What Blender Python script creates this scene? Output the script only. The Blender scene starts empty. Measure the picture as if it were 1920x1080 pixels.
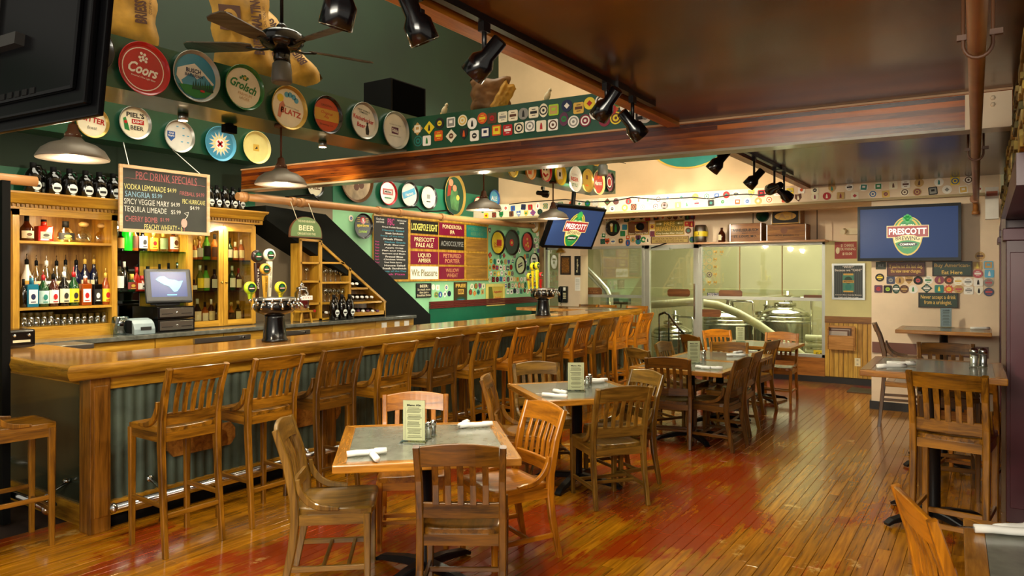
import bpy, bmesh, math, random
from mathutils import Vector as V, Matrix as Mx, Euler
PI = math.pi
R = random.Random(7)
sc = bpy.context.scene
col = sc.collection

# ---------------------------------------------------------------- camera, world, exposure
CAMH, F, YAW, HOR = 1.68, 1350.0, math.radians(33.5), 512.0
cam_d = bpy.data.cameras.new('camera')
cam_d.sensor_width = 36.0
cam_d.lens = F / 1920 * 36.0
cam_d.shift_y = (HOR - 540) / 1920
cam_d.clip_start = 0.05
cam = bpy.data.objects.new('camera', cam_d)
col.objects.link(cam)
cam.location = (0, 0, CAMH)
cam.rotation_euler = (PI / 2, 0, YAW)
sc.camera = cam
w = bpy.data.worlds.new('world')
sc.world = w
w.use_nodes = True
w.node_tree.nodes['Background'].inputs[0].default_value = (1.0, 0.93, 0.8, 1)
w.node_tree.nodes['Background'].inputs[1].default_value = 0.26
vs = sc.view_settings
vs.view_transform = 'Standard'
vs.look = 'None'
vs.exposure = 1.08
vs.gamma = 1.0
vs.use_curve_mapping = False
sc.cycles.max_bounces = 7
sc.cycles.transparent_max_bounces = 12
sc.cycles.transmission_bounces = 6
sc.cycles.sample_clamp_indirect = 3.0
sc.cycles.caustics_reflective = False
sc.cycles.caustics_refractive = False
sc.cycles.use_denoising = True

def lamp(name, kind, loc, energy, color=(1, .82, .6), size=.1, size_y=None, aim=None, spot=None, blend=.6):
    d = bpy.data.lights.new(name, kind)
    d.energy = energy
    d.color = color
    if kind == 'AREA':
        d.size = size
        if size_y:
            d.shape = 'RECTANGLE'
            d.size_y = size_y
    elif kind in ('POINT', 'SPOT'):
        d.shadow_soft_size = size
    if kind == 'SPOT':
        d.spot_size = math.radians(spot or 60)
        d.spot_blend = blend
    o = bpy.data.objects.new(name, d)
    col.objects.link(o)
    o.location = loc
    if aim is not None:
        o.rotation_euler = (V(aim) - V(loc)).to_track_quat('-Z', 'Y').to_euler()
    return o
# soft fill areas added without fixtures over bar, front and far end; brewery light
lamp('fill_light_bar', 'AREA', (-5.0, 4.6, 7.2), 210, (1, .94, .74), 3.2, 6, (-5.0, 4.6, 0))
lamp('fill_light_front', 'AREA', (-.9, -1.2, 2.65), 150, (1, .93, .76), 2.6, 1.4, (-2.2, 5, .6))
lamp('fill_light_far', 'AREA', (-4.2, 8.2, 7.2), 55, (1, .94, .74), 3, 3, (-3, 9, 0))
lamp('brewery_light', 'AREA', (-3.4, 14.6, 4.2), 250, (1, .97, .82), 4, 3, (-3.4, 14.6, 0))

# ---------------------------------------------------------------- rays: a picture point seen on a real plane of the room
CA, SA = math.cos(YAW), math.sin(YAW)
def ray(px, py):
    r = (px - 960) / F
    return V((r * CA - SA, r * SA + CA, (HOR - py) / F))
def onx(px, py, X):
    d = ray(px, py); return V((0, 0, CAMH)) + d * (X / d.x)
def ony(px, py, Y):
    d = ray(px, py); return V((0, 0, CAMH)) + d * (Y / d.y)
def onz(px, py, Z):
    d = ray(px, py); return V((0, 0, CAMH)) + d * ((Z - CAMH) / d.z)

# ---------------------------------------------------------------- materials
MATS = {}
def _new(name):
    m = bpy.data.materials.new(name)
    m.use_nodes = True
    nt = m.node_tree
    return m, nt, nt.nodes['Principled BSDF']
def rgb(h):
    if isinstance(h, str):
        h = h.lstrip('#')
        c = [int(h[i:i + 2], 16) / 255 for i in (0, 2, 4)]
        return tuple((x / 12.92 if x <= .04045 else ((x + .055) / 1.055) ** 2.4) for x in c) + (1,)
    return tuple(h) + (1,) if len(h) == 3 else tuple(h)
def mat(name, c, rough=.5, metal=0, emit=0, coat=0, trans=0, alpha=1, spec=.5, vary=.06, scale=6, bump=0):
    """plain colour with slight procedural mottling"""
    if name in MATS: return MATS[name]
    m, nt, b = _new(name)
    c = rgb(c)
    b.inputs['Roughness'].default_value = rough
    b.inputs['Metallic'].default_value = metal
    b.inputs['Specular IOR Level'].default_value = spec
    b.inputs['Coat Weight'].default_value = coat
    b.inputs['Coat Roughness'].default_value = .08
    b.inputs['Transmission Weight'].default_value = trans
    b.inputs['Alpha'].default_value = alpha
    if vary and not trans:
        t = nt.nodes.new('ShaderNodeTexCoord')
        n = nt.nodes.new('ShaderNodeTexNoise'); n.inputs['Scale'].default_value = scale; n.inputs['Detail'].default_value = 5
        nt.links.new(t.outputs['Object'], n.inputs['Vector'])
        r = nt.nodes.new('ShaderNodeValToRGB')
        r.color_ramp.elements[0].position = .3; r.color_ramp.elements[1].position = .7
        r.color_ramp.elements[0].color = tuple(x * (1 - vary * 2) for x in c[:3]) + (1,)
        r.color_ramp.elements[1].color = tuple(min(1, x * (1 + vary)) for x in c[:3]) + (1,)
        nt.links.new(n.outputs['Fac'], r.inputs[0])
        nt.links.new(r.outputs[0], b.inputs['Base Color'])
        if bump:
            bp = nt.nodes.new('ShaderNodeBump'); bp.inputs['Strength'].default_value = bump; bp.inputs['Distance'].default_value = .01
            nt.links.new(n.outputs['Fac'], bp.inputs['Height']); nt.links.new(bp.outputs[0], b.inputs['Normal'])
    else:
        b.inputs['Base Color'].default_value = c
    if emit:
        b.inputs['Emission Color'].default_value = c
        b.inputs['Emission Strength'].default_value = emit
    MATS[name] = m
    return m
def wood(name, c1, c2, axis='z', rough=.35, coat=.3, s=1.0, world=False, c3=None):
    """grain stretched along one axis"""
    if name in MATS: return MATS[name]
    m, nt, b = _new(name)
    L = nt.links.new
    t = nt.nodes.new('ShaderNodeTexCoord')
    oi = nt.nodes.new('ShaderNodeObjectInfo')
    add = nt.nodes.new('ShaderNodeVectorMath'); add.operation = 'ADD'
    mul = nt.nodes.new('ShaderNodeVectorMath'); mul.operation = 'SCALE'; mul.inputs[0].default_value = (7, 5, 9)
    L(oi.outputs['Random'], mul.inputs['Scale'])
    if world:
        g = nt.nodes.new('ShaderNodeNewGeometry'); L(g.outputs['Position'], add.inputs[0])
    else:
        L(t.outputs['Object'], add.inputs[0])
    L(mul.outputs[0], add.inputs[1])
    mp = nt.nodes.new('ShaderNodeMapping')
    sc3 = {'x': (1.2, 14, 14), 'y': (14, 1.2, 14), 'z': (14, 14, 1.2)}[axis]
    mp.inputs['Scale'].default_value = tuple(k * s for k in sc3)
    L(add.outputs[0], mp.inputs['Vector'])
    n = nt.nodes.new('ShaderNodeTexNoise'); n.inputs['Scale'].default_value = 1.6; n.inputs['Detail'].default_value = 7; n.inputs['Distortion'].default_value = .7
    L(mp.outputs[0], n.inputs['Vector'])
    n2 = nt.nodes.new('ShaderNodeTexNoise'); n2.inputs['Scale'].default_value = 9; n2.inputs['Detail'].default_value = 3
    L(mp.outputs[0], n2.inputs['Vector'])
    mx = nt.nodes.new('ShaderNodeMath'); mx.operation = 'MULTIPLY_ADD'; mx.inputs[1].default_value = .35
    L(n2.outputs['Fac'], mx.inputs[0]); L(n.outputs['Fac'], mx.inputs[2])
    r = nt.nodes.new('ShaderNodeValToRGB')
    e = r.color_ramp.elements
    e[0].position = .48; e[1].position = .86
    e[0].color = rgb(c2); e[1].color = rgb(c1)
    if c3:
        k = e.new(.66); k.color = rgb(c3)
    L(mx.outputs[0], r.inputs[0])
    L(r.outputs[0], b.inputs['Base Color'])
    bp = nt.nodes.new('ShaderNodeBump'); bp.inputs['Strength'].default_value = .12; bp.inputs['Distance'].default_value = .004
    L(mx.outputs[0], bp.inputs['Height']); L(bp.outputs[0], b.inputs['Normal'])
    b.inputs['Roughness'].default_value = rough
    b.inputs['Coat Weight'].default_value = coat
    b.inputs['Coat Roughness'].default_value = .12
    MATS[name] = m
    return m
def glass(name, c, rough=.02, alpha=.25):
    """cheap see-through glass: tinted transparency plus gloss"""
    if name in MATS: return MATS[name]
    m, nt, b = _new(name)
    L = nt.links.new
    c = rgb(c)
    tr = nt.nodes.new('ShaderNodeBsdfTransparent'); tr.inputs[0].default_value = c
    gl = nt.nodes.new('ShaderNodeBsdfGlossy'); gl.inputs['Roughness'].default_value = rough
    lw = nt.nodes.new('ShaderNodeLayerWeight'); lw.inputs[0].default_value = .25
    ma = nt.nodes.new('ShaderNodeMath'); ma.operation = 'MULTIPLY_ADD'; ma.inputs[1].default_value = .6; ma.inputs[2].default_value = alpha * .25
    L(lw.outputs['Facing'], ma.inputs[0])
    mi = nt.nodes.new('ShaderNodeMixShader')
    L(ma.outputs[0], mi.inputs[0]); L(tr.outputs[0], mi.inputs[1]); L(gl.outputs[0], mi.inputs[2])
    L(mi.outputs[0], nt.nodes['Material Output'].inputs['Surface'])
    MATS[name] = m
    return m

# ---------------------------------------------------------------- mesh builder
TXT = {}
def text_mesh(s, bold=0, shear=0):
    k = (s, bold, shear)
    if k not in TXT:
        cu = bpy.data.curves.new('t', 'FONT')
        cu.body = s; cu.align_x = 'CENTER'; cu.resolution_u = 2; cu.offset = bold; cu.shear = shear
        cu.space_line = .95
        o = bpy.data.objects.new('t', cu)
        me = bpy.data.meshes.new_from_object(o)
        vs_ = [v.co.copy() for v in me.vertices]
        fs = [tuple(p.vertices) for p in me.polygons]
        bpy.data.objects.remove(o); bpy.data.curves.remove(cu); bpy.data.meshes.remove(me)
        if not vs_: vs_ = [V((0, 0, 0))]
        x0 = min(v.x for v in vs_); x1 = max(v.x for v in vs_); y0 = min(v.y for v in vs_); y1 = max(v.y for v in vs_)
        TXT[k] = ([V(((v.x - (x0 + x1) / 2) / max(x1 - x0, 1e-6), (v.y - (y0 + y1) / 2) / max(y1 - y0, 1e-6), 0)) for v in vs_], fs)
    return TXT[k]
class G:
    def __init__(s, M=None):
        s.v = []; s.f = []; s.m = []; s.sm = []; s.mats = []; s.M = M
    def add(s, vs_, fs, mt, smooth=False, M=None):
        o = len(s.v)
        Q = s.M @ M if (s.M is not None and M is not None) else (s.M if M is None else M)
        for p in vs_:
            p = V(p)
            s.v.append(Q @ p if Q is not None else p)
        if mt not in s.mats: s.mats.append(mt)
        k = s.mats.index(mt)
        for f in fs:
            s.f.append(tuple(i + o for i in f)); s.m.append(k); s.sm.append(smooth)
        return s
    def box(s, c, d, mt, M=None):
        x, y, z = (k / 2 for k in d)
        vs_ = [V((c[0] + i * x, c[1] + j * y, c[2] + k * z)) for i in (-1, 1) for j in (-1, 1) for k in (-1, 1)]
        return s.add(vs_, [(0, 1, 3, 2), (4, 6, 7, 5), (0, 4, 5, 1), (2, 3, 7, 6), (0, 2, 6, 4), (1, 5, 7, 3)], mt, False, M)
    def bx(s, x0, x1, y0, y1, z0, z1, mt):
        return s.box(((x0 + x1) / 2, (y0 + y1) / 2, (z0 + z1) / 2), (abs(x1 - x0), abs(y1 - y0), abs(z1 - z0)), mt)
    def lathe(s, prof, mt, n=16, c=(0, 0, 0), M=None, smooth=True, sx=1, sy=1):
        vs_ = []; fs = []
        for r, z in prof:
            for i in range(n):
                a = 2 * PI * i / n
                vs_.append(V((c[0] + r * math.cos(a) * sx, c[1] + r * math.sin(a) * sy, c[2] + z)))
        for j in range(len(prof) - 1):
            for i in range(n):
                k = (i + 1) % n
                fs.append((j * n + i, j * n + k, (j + 1) * n + k, (j + 1) * n + i))
        s.add(vs_, fs, mt, smooth, M)
        o = len(s.v) - len(vs_); L_ = len(prof) - 1
        k = s.mats.index(mt)
        if prof[0][0] > 1e-5: s.f.append(tuple(o + i for i in reversed(range(n)))); s.m.append(k); s.sm.append(False)
        if prof[-1][0] > 1e-5: s.f.append(tuple(o + L_ * n + i for i in range(n))); s.m.append(k); s.sm.append(False)
        return s
    def cyl(s, p0, p1, r0, mt, r1=None, n=12, smooth=True):
        p0 = V(p0); p1 = V(p1); d = p1 - p0
        q = V((0, 0, 1)).rotation_difference(d.normalized()).to_matrix().to_4x4()
        return s.lathe([(r0, 0), (r0 if r1 is None else r1, d.length)], mt, n, M=Mx.Translation(p0) @ q, smooth=smooth)
    def tube(s, pts, r, mt, n=8, closed=False, rs=None, flat=None):
        pts = [V(p) for p in pts]; N = len(pts); vs_ = []; fs = []
        up = V((0, 0, 1)); prev = None
        for i, p in enumerate(pts):
            t = (pts[(i + 1) % N] - pts[i - 1]) if closed else (pts[min(i + 1, N - 1)] - pts[max(i - 1, 0)])
            t.normalize()
            a = t.cross(up if prev is None else prev)
            if a.length < 1e-3: a = t.cross(V((1, 0, 0)))
            a.normalize(); b = a.cross(t).normalized(); prev = b
            rr = rs[i] if rs else r
            for k in range(n):
                an = 2 * PI * (k + .5) / n
                vs_.append(p + a * (math.cos(an) * rr * (flat[0] if flat else 1)) + b * (math.sin(an) * rr * (flat[1] if flat else 1)))
        for i in range(N if closed else N - 1):
            for k in range(n):
                j = (i + 1) % N; l = (k + 1) % n
                fs.append((i * n + k, i * n + l, j * n + l, j * n + k))
        if not closed:
            fs.append(tuple(reversed(range(n)))); fs.append(tuple((N - 1) * n + k for k in range(n)))
        return s.add(vs_, fs, mt, n > 4)
    def bar(s, pts, wx, wy, mt, side=(1, 0, 0)):
        """rectangular section swept along pts; side = direction of width wx; wx, wy numbers or lists"""
        pts = [V(p) for p in pts]; N = len(pts); vs_ = []; fs = []
        for i, p in enumerate(pts):
            t = (pts[min(i + 1, N - 1)] - pts[max(i - 1, 0)]).normalized()
            a = V(side); a = (a - t * a.dot(t)).normalized(); b = t.cross(a)
            X = (wx[i] if isinstance(wx, (list, tuple)) else wx) / 2; Y = (wy[i] if isinstance(wy, (list, tuple)) else wy) / 2
            c = min(X, Y) * .3
            for u, v in ((-X + c, -Y), (X - c, -Y), (X, -Y + c), (X, Y - c), (X - c, Y), (-X + c, Y), (-X, Y - c), (-X, -Y + c)):
                vs_.append(p + a * u + b * v)
        for i in range(N - 1):
            for k in range(8):
                l = (k + 1) % 8
                fs.append((i * 8 + k, i * 8 + l, (i + 1) * 8 + l, (i + 1) * 8 + k))
        fs.append(tuple(reversed(range(8)))); fs.append(tuple((N - 1) * 8 + k for k in range(8)))
        return s.add(vs_, fs, mt, False)
    def prism(s, poly, z0, z1, mt, M=None):
        n = len(poly)
        vs_ = [V((p[0], p[1], z0)) for p in poly] + [V((p[0], p[1], z1)) for p in poly]
        fs = [tuple(reversed(range(n))), tuple(n + i for i in range(n))] + [(i, (i + 1) % n, n + (i + 1) % n, n + i) for i in range(n)]
        return s.add(vs_, fs, mt, False, M)
    def disc(s, x, y, r, z, mt, n=20, h=.0012, ry=None):
        return s.prism([(x + r * math.cos(2 * PI * i / n), y + (ry or r) * math.sin(2 * PI * i / n)) for i in range(n)], z - h, z, mt)
    def annulus(s, x, y, r0, r1, z, mt, n=24, sy=1):
        vs_ = [V((x + r * math.cos(2 * PI * i / n), y + r * sy * math.sin(2 * PI * i / n), z)) for r in (r0, r1) for i in range(n)]
        return s.add(vs_, [(i, n + i, n + (i + 1) % n, (i + 1) % n) for i in range(n)], mt)
    def rect(s, x, y, w_, h_, z, mt, h=.0012):
        return s.box((x, y, z - h / 2), (w_, h_, h), mt)
    def text(s, t, x, y, w_, h_, z, mt, bold=0, rot=0, shear=0):
        vs_, fs = text_mesh(t, bold, shear)
        c, sn = math.cos(rot), math.sin(rot)
        return s.add([V((x + v.x * w_ * c - v.y * h_ * sn, y + v.x * w_ * sn + v.y * h_ * c, z)) for v in vs_], fs, mt)
    def obj(s, name, parent=None, bev=0, M=None, kind=None, label=None):
        me = bpy.data.meshes.new(name)
        me.from_pydata([tuple(v) for v in s.v], [], s.f)
        for m in s.mats: me.materials.append(m)
        me.polygons.foreach_set('material_index', s.m)
        me.polygons.foreach_set('use_smooth', s.sm)
        if bev:
            bm = bmesh.new(); bm.from_mesh(me)
            es = [e for e in bm.edges if len(e.link_faces) == 2 and e.calc_face_angle(0) > .5]
            bmesh.ops.bevel(bm, geom=es, offset=bev, segments=2, affect='EDGES', profile=.6)
            bm.to_mesh(me); bm.free()
        me.update()
        o = bpy.data.objects.new(name, me); col.objects.link(o)
        if parent is not None: o.parent = parent
        if M is not None: o.matrix_local = M
        if kind: o['kind'] = kind
        if label: o['label'] = label
        return o
def frame(o, right, up=(0, 0, 1)):
    """matrix: local x = right, y = up, z = outward"""
    r = V(right).normalized(); u = V(up); u = (u - r * u.dot(r)).normalized(); n = r.cross(u)
    return Mx(((r.x, u.x, n.x, o[0]), (r.y, u.y, n.y, o[1]), (r.z, u.z, n.z, o[2]), (0, 0, 0, 1)))
LABELS = {}
def tag(o, label, cat, group=None):
    o['label'] = label; o['category'] = cat
    if group: o['group'] = group
    LABELS.setdefault(label, []).append(o)
    n = len(label.split())
    if n < 4 or n > 16: print('LABEL LENGTH', n, label)
    return o
def thing(name, label, cat, loc=(0, 0, 0), rotz=0, group=None, M=None):
    o = bpy.data.objects.new(name, None); col.objects.link(o)
    o.empty_display_size = .05
    if M is not None: o.matrix_world = M
    else:
        o.location = loc; o.rotation_euler = (0, 0, rotz)
    return tag(o, label, cat, group)
def struct(name, g, bev=0, parent=None):
    o = g.obj(name, parent, bev)
    if parent is None: o['kind'] = 'structure'
    return o
def copy_tree(o, parent=None):
    c = o.copy(); col.objects.link(c)
    if parent is not None: c.parent = parent
    for ch in list(o.children):
        copy_tree(ch, c)
    return c
RX, RY = (0, 1, 0), (1, 0, 0)          # 'right' of a wall facing +x and of a wall facing -y
ORD = 'first second third fourth fifth sixth seventh eighth ninth tenth eleventh twelfth thirteenth fourteenth fifteenth sixteenth seventeenth eighteenth nineteenth twentieth twenty-first twenty-second twenty-third twenty-fourth twenty-fifth twenty-sixth twenty-seventh twenty-eighth twenty-ninth thirtieth thirty-first thirty-second thirty-third thirty-fourth thirty-fifth thirty-sixth thirty-seventh thirty-eighth thirty-ninth fortieth forty-first forty-second forty-third forty-fourth forty-fifth forty-sixth forty-seventh forty-eighth forty-ninth fiftieth fifty-first fifty-second fifty-third'.split()

# ---- shared materials
oak_tones = {
    'brown': ('#a06a14', '#4a2c05'), 'dark': ('#744a10', '#341f05'), 'orange': ('#c87e16', '#7e480a'), 'grey': ('#906a26', '#4a330e')}
WD = {}
for k, (a_, b_) in oak_tones.items():
    for ax in 'xyz': WD[k, ax] = wood('oak_%s_%s' % (k, ax), a_, b_, ax, .32, .22)
oak_y = wood('bar_oak_y', '#c49028', '#805610', 'y', .22, .5)
oak_x = wood('bar_oak_x', '#c49028', '#805610', 'x', .22, .5)
oak_z = wood('bar_oak_z', '#94601c', '#482a06', 'z', .3, .3)
cab_z = wood('cabinet_oak_z', '#cc9c34', '#986a16', 'z', .4, .2)
cab_y = wood('cabinet_oak_y', '#cc9c34', '#986a16', 'y', .4, .2)
cab_dk = wood('cabinet_back', '#9c7433', '#6e4b1a', 'z', .5, .1)
black = mat('black_metal', '#0c0c0e', .3, .2)
matte_black = mat('matte_black', '#0a0a0a', .7, spec=.15)
gloss_black = mat('gloss_black', '#08080a', .2, coat=.25)
chrome = mat('chrome', '#c8c8c4', .15, 1, vary=.02)
steel = mat('brushed_steel', '#b4b6b2', .3, 1, vary=.03)
white = mat('white_paper', '#f0ede4', .7)
cream = mat('cream', '#e6dcb4', .6)
gold = mat('gold_paint', '#d8b04a', .4)
yellow = mat('yellow', '#e8cf2a', .4)
red = mat('red', '#b01a1e', .35)
orange = mat('orange', '#d0561c', .4)
green = mat('green', '#1f7a3a', .4)
dkgreen = mat('dark_green_paint', '#12402c', .45)
blue = mat('blue', '#2458a0', .4)
ltblue = mat('light_blue', '#4fa6cc', .4)
navy = mat('navy', '#18234c', .4)
maroon = mat('maroon', '#7c1432', .4)
brown = mat('brown', '#5a3218', .5)
grey = mat('grey', '#8a8a84', .5)
tan = mat('tan', '#c09a58', .5)
teal = mat('teal', '#1f7a70', .45)
pink = mat('pink', '#d2567c', .5)
lime = mat('lime', '#a8d030', .35)
plum = mat('plum', '#5a2a48', .5)
ink = mat('ink', '#141210', .6)
beige = mat('beige_plastic', '#d9cfae', .5)
# ================================================================ THE SETTING
WX, FY, AY = -7.2, 11.9, 9.9          # left wall, window wall, alcove wall
CZ, CE = 2.78, -1.95                  # low ceiling height and its left edge
upgreen = mat('upper_wall_green', '#0c2612', .7, vary=.15, scale=1.2, bump=.15)
midgreen = mat('mid_wall_green', '#1d6a4c', .4, vary=.15, scale=2, bump=.2)
mint = mat('mint_wall', '#93cf9c', .5, vary=.07, scale=2)
greywall = mat('taupe_wall', '#86765e', .6, vary=.08, scale=2)
peach = mat('peach_wall', '#cdb088', .7, vary=.08, scale=1.5, bump=.1)
pale = mat('pale_wall', '#e2ccae', .6, vary=.07, scale=2.2, bump=.1)
palegreen = mat('pale_yellow_wall', '#d9d69c', .6, vary=.05, scale=2)
boxgreen = mat('box_beam_green', '#174a34', .3, vary=.12, scale=3, bump=.15, coat=.3)
maroonp = mat('maroon_paint', '#4a1420', .35, vary=.1)
alum = mat('aluminium_frame', '#b9bdb4', .35, .6, vary=.03)
rubber = mat('rubber_base', '#1a1614', .5)
ceilm = wood('ceiling_panel', '#693a08', '#3a1d04', 'x', .26, .22, .16, True, c3='#502b06')
beamw = wood('beam_wood', '#b4601a', '#4a1c08', 'x', .22, .4, .35, False, c3='#84400e')

# floor material: amber boards with red-brown stain and pale worn spots
def floor_mat():
    m, nt, b = _new('floor_boards'); L = nt.links.new
    g = nt.nodes.new('ShaderNodeNewGeometry')
    at = nt.nodes.new('ShaderNodeAttribute'); at.attribute_name = 'tone'
    sep = nt.nodes.new('ShaderNodeSeparateXYZ'); L(g.outputs['Position'], sep.inputs[0])
    off = nt.nodes.new('ShaderNodeVectorMath'); off.operation = 'SCALE'; off.inputs[0].default_value = (0, 3.1, 0); L(at.outputs['Fac'], off.inputs['Scale'])
    ad = nt.nodes.new('ShaderNodeVectorMath'); ad.operation = 'ADD'; L(g.outputs['Position'], ad.inputs[0]); L(off.outputs[0], ad.inputs[1])
    mp = nt.nodes.new('ShaderNodeMapping'); mp.inputs['Scale'].default_value = (40, 2.5, 1); L(ad.outputs[0], mp.inputs[0])
    gr = nt.nodes.new('ShaderNodeTexNoise'); gr.inputs['Scale'].default_value = 1; gr.inputs['Detail'].default_value = 6; L(mp.outputs[0], gr.inputs['Vector'])
    # base amber with grain and board tone
    r1 = nt.nodes.new('ShaderNodeValToRGB'); e = r1.color_ramp.elements
    e[0].position = .3; e[0].color = rgb('#7e4c05'); e[1].position = .75; e[1].color = rgb('#c08012')
    L(gr.outputs['Fac'], r1.inputs[0])
    hs = nt.nodes.new('ShaderNodeHueSaturation'); L(r1.outputs[0], hs.inputs['Color'])
    mr = nt.nodes.new('ShaderNodeMapRange'); mr.inputs['To Min'].default_value = .72; mr.inputs['To Max'].default_value = 1.2
    L(at.outputs['Fac'], mr.inputs['Value']); L(mr.outputs[0], hs.inputs['Value'])
    # stain mask
    n1 = nt.nodes.new('ShaderNodeTexNoise'); n1.inputs['Scale'].default_value = 1.15; n1.inputs['Detail'].default_value = 8; n1.inputs['Roughness'].default_value = .62; n1.inputs['Distortion'].default_value = .4
    mp1 = nt.nodes.new('ShaderNodeMapping'); mp1.inputs['Scale'].default_value = (1, .62, 1); L(g.outputs['Position'], mp1.inputs[0]); L(mp1.outputs[0], n1.inputs['Vector'])
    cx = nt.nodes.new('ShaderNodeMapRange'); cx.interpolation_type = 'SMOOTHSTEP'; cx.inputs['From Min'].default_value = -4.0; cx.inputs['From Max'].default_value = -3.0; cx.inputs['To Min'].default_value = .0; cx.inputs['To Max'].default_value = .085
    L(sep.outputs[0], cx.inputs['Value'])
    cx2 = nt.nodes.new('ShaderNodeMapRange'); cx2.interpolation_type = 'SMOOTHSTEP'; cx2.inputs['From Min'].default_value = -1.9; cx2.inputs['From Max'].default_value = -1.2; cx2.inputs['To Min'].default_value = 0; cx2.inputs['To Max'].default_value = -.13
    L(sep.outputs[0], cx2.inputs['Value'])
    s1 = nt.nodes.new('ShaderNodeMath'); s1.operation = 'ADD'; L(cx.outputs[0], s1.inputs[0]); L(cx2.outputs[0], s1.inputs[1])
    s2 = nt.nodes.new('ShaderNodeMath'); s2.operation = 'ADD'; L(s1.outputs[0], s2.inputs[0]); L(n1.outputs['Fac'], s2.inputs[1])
    s3 = nt.nodes.new('ShaderNodeMath'); s3.operation = 'MULTIPLY_ADD'; s3.inputs[1].default_value = .3; L(gr.outputs['Fac'], s3.inputs[0]); L(s2.outputs[0], s3.inputs[2])
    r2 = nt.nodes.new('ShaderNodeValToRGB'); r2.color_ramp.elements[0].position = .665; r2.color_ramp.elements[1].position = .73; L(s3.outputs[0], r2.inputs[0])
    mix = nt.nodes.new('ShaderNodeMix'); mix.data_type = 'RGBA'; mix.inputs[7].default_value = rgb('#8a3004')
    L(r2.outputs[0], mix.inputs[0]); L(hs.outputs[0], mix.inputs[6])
    # worn pale spots
    n2 = nt.nodes.new('ShaderNodeTexNoise'); n2.inputs['Scale'].default_value = 2.6; n2.inputs['Detail'].default_value = 9; n2.inputs['Roughness'].default_value = .7
    mp2 = nt.nodes.new('ShaderNodeMapping'); mp2.inputs['Location'].default_value = (3.3, 1.7, 0); mp2.inputs['Scale'].default_value = (1, .7, 1); L(g.outputs['Position'], mp2.inputs[0]); L(mp2.outputs[0], n2.inputs['Vector'])
    r3 = nt.nodes.new('ShaderNodeValToRGB'); r3.color_ramp.elements[0].position = .62; r3.color_ramp.elements[1].position = .68; r3.color_ramp.elements[1].color = (.8, .8, .8, 1); L(n2.outputs['Fac'], r3.inputs[0])
    mix2 = nt.nodes.new('ShaderNodeMix'); mix2.data_type = 'RGBA'; mix2.inputs[7].default_value = rgb('#c9a45c')
    L(r3.outputs[0], mix2.inputs[0]); L(mix.outputs[2], mix2.inputs[6])
    L(mix2.outputs[2], b.inputs['Base Color'])
    rr = nt.nodes.new('ShaderNodeMapRange'); rr.inputs['To Min'].default_value = .08; rr.inputs['To Max'].default_value = .3; L(n1.outputs['Fac'], rr.inputs['Value']); L(rr.outputs[0], b.inputs['Roughness'])
    b.inputs['Coat Weight'].default_value = .35; b.inputs['Coat Roughness'].default_value = .1
    bp = nt.nodes.new('ShaderNodeBump'); bp.inputs['Strength'].default_value = .1; bp.inputs['Distance'].default_value = .004; L(n1.outputs['Fac'], bp.inputs['Height']); L(bp.outputs[0], b.inputs['Normal'])
    return m
fm = floor_mat()
gap = mat('floor_gap', '#241004', .8)
floor = struct('floor', G().bx(-7.3, 3.2, -2.5, 11.95, -.12, -.016, gap))
boards = []
x = -5.2; W_ = .076
while x < 1.4:
    y = -1.0 + R.random() * -1.2
    while y < 11.9:
        Ln = R.uniform(.5, 2.1)
        y1 = min(y + Ln, 11.9)
        boards.append((x, y, y1)); y = y1
    x += W_
def seen(bd):
    x, y0, y1 = bd
    best = 99
    for k in (0, .25, .5, .75, 1):
        y = y0 + (y1 - y0) * k
        Z = -x * SA + y * CA; X = x * CA + y * SA
        if Z < 1: continue
        px = 960 + F * X / Z; py = HOR + F * CAMH / Z
        if -20 < px < 1940 and py < 1100: best = min(best, Z)
    return best
boards.sort(key=seen)
def plank(g, bd):
    x, y0, y1 = bd; a = .0007; c = .0022; dz = R.uniform(-.0008, 0)
    vs_ = [(x + a, y0 + a, -.016), (x + W_ - a, y0 + a, -.016), (x + W_ - a, y1 - a, -.016), (x + a, y1 - a, -.016),
           (x + a, y0 + a, -.002 + dz), (x + W_ - a, y0 + a, -.002 + dz), (x + W_ - a, y1 - a, -.002 + dz), (x + a, y1 - a, -.002 + dz),
           (x + c, y0 + c, dz), (x + W_ - c, y0 + c, dz), (x + W_ - c, y1 - c, dz), (x + c, y1 - c, dz)]
    fs = [(8, 9, 10, 11)]
    for i in range(4):
        j = (i + 1) % 4
        fs += [(i, j, 4 + j, 4 + i), (4 + i, 4 + j, 8 + j, 8 + i)]
    g.add(vs_, fs, fm)
    return len(fs)
def tone(o, vals):
    at = o.data.attributes.new('tone', 'FLOAT', 'FACE')
    at.data.foreach_set('value', vals)
for bd in boards[:300]:
    g = G(); n = plank(g, bd); o = g.obj('plank', floor); tone(o, [R.random()] * n)
g = G(); vals = []
for bd in boards[300:]:
    n = plank(g, bd); vals += [R.random()] * n
o = g.obj('plank', floor, kind='stuff'); tone(o, vals)

# left wall and what is built on it
struct('wall_left', G().bx(WX - .1, WX, -1, 12, 2.62, 7.7, upgreen))
struct('wall_left', G().bx(WX - .1, WX, -1, 5.4, 0, 2.62, midgreen))
struct('wall_left', G().bx(WX - .1, WX, 5.4, 6.6, 0, 2.62, greywall))
struct('wall_left', G().bx(WX - .1, WX, 6.6, 11.9, 0, 2.62, mint))
struct('wall_left', G().bx(WX - .002, WX + .006, 6.6, 10.5, 2.62, 3.0, midgreen))
struct('wall_left', G().bx(WX, WX + .3, -1, 5.3, 2.93, 3.5, boxgreen))         # soffit over the back bar carrying the lower trays
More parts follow.
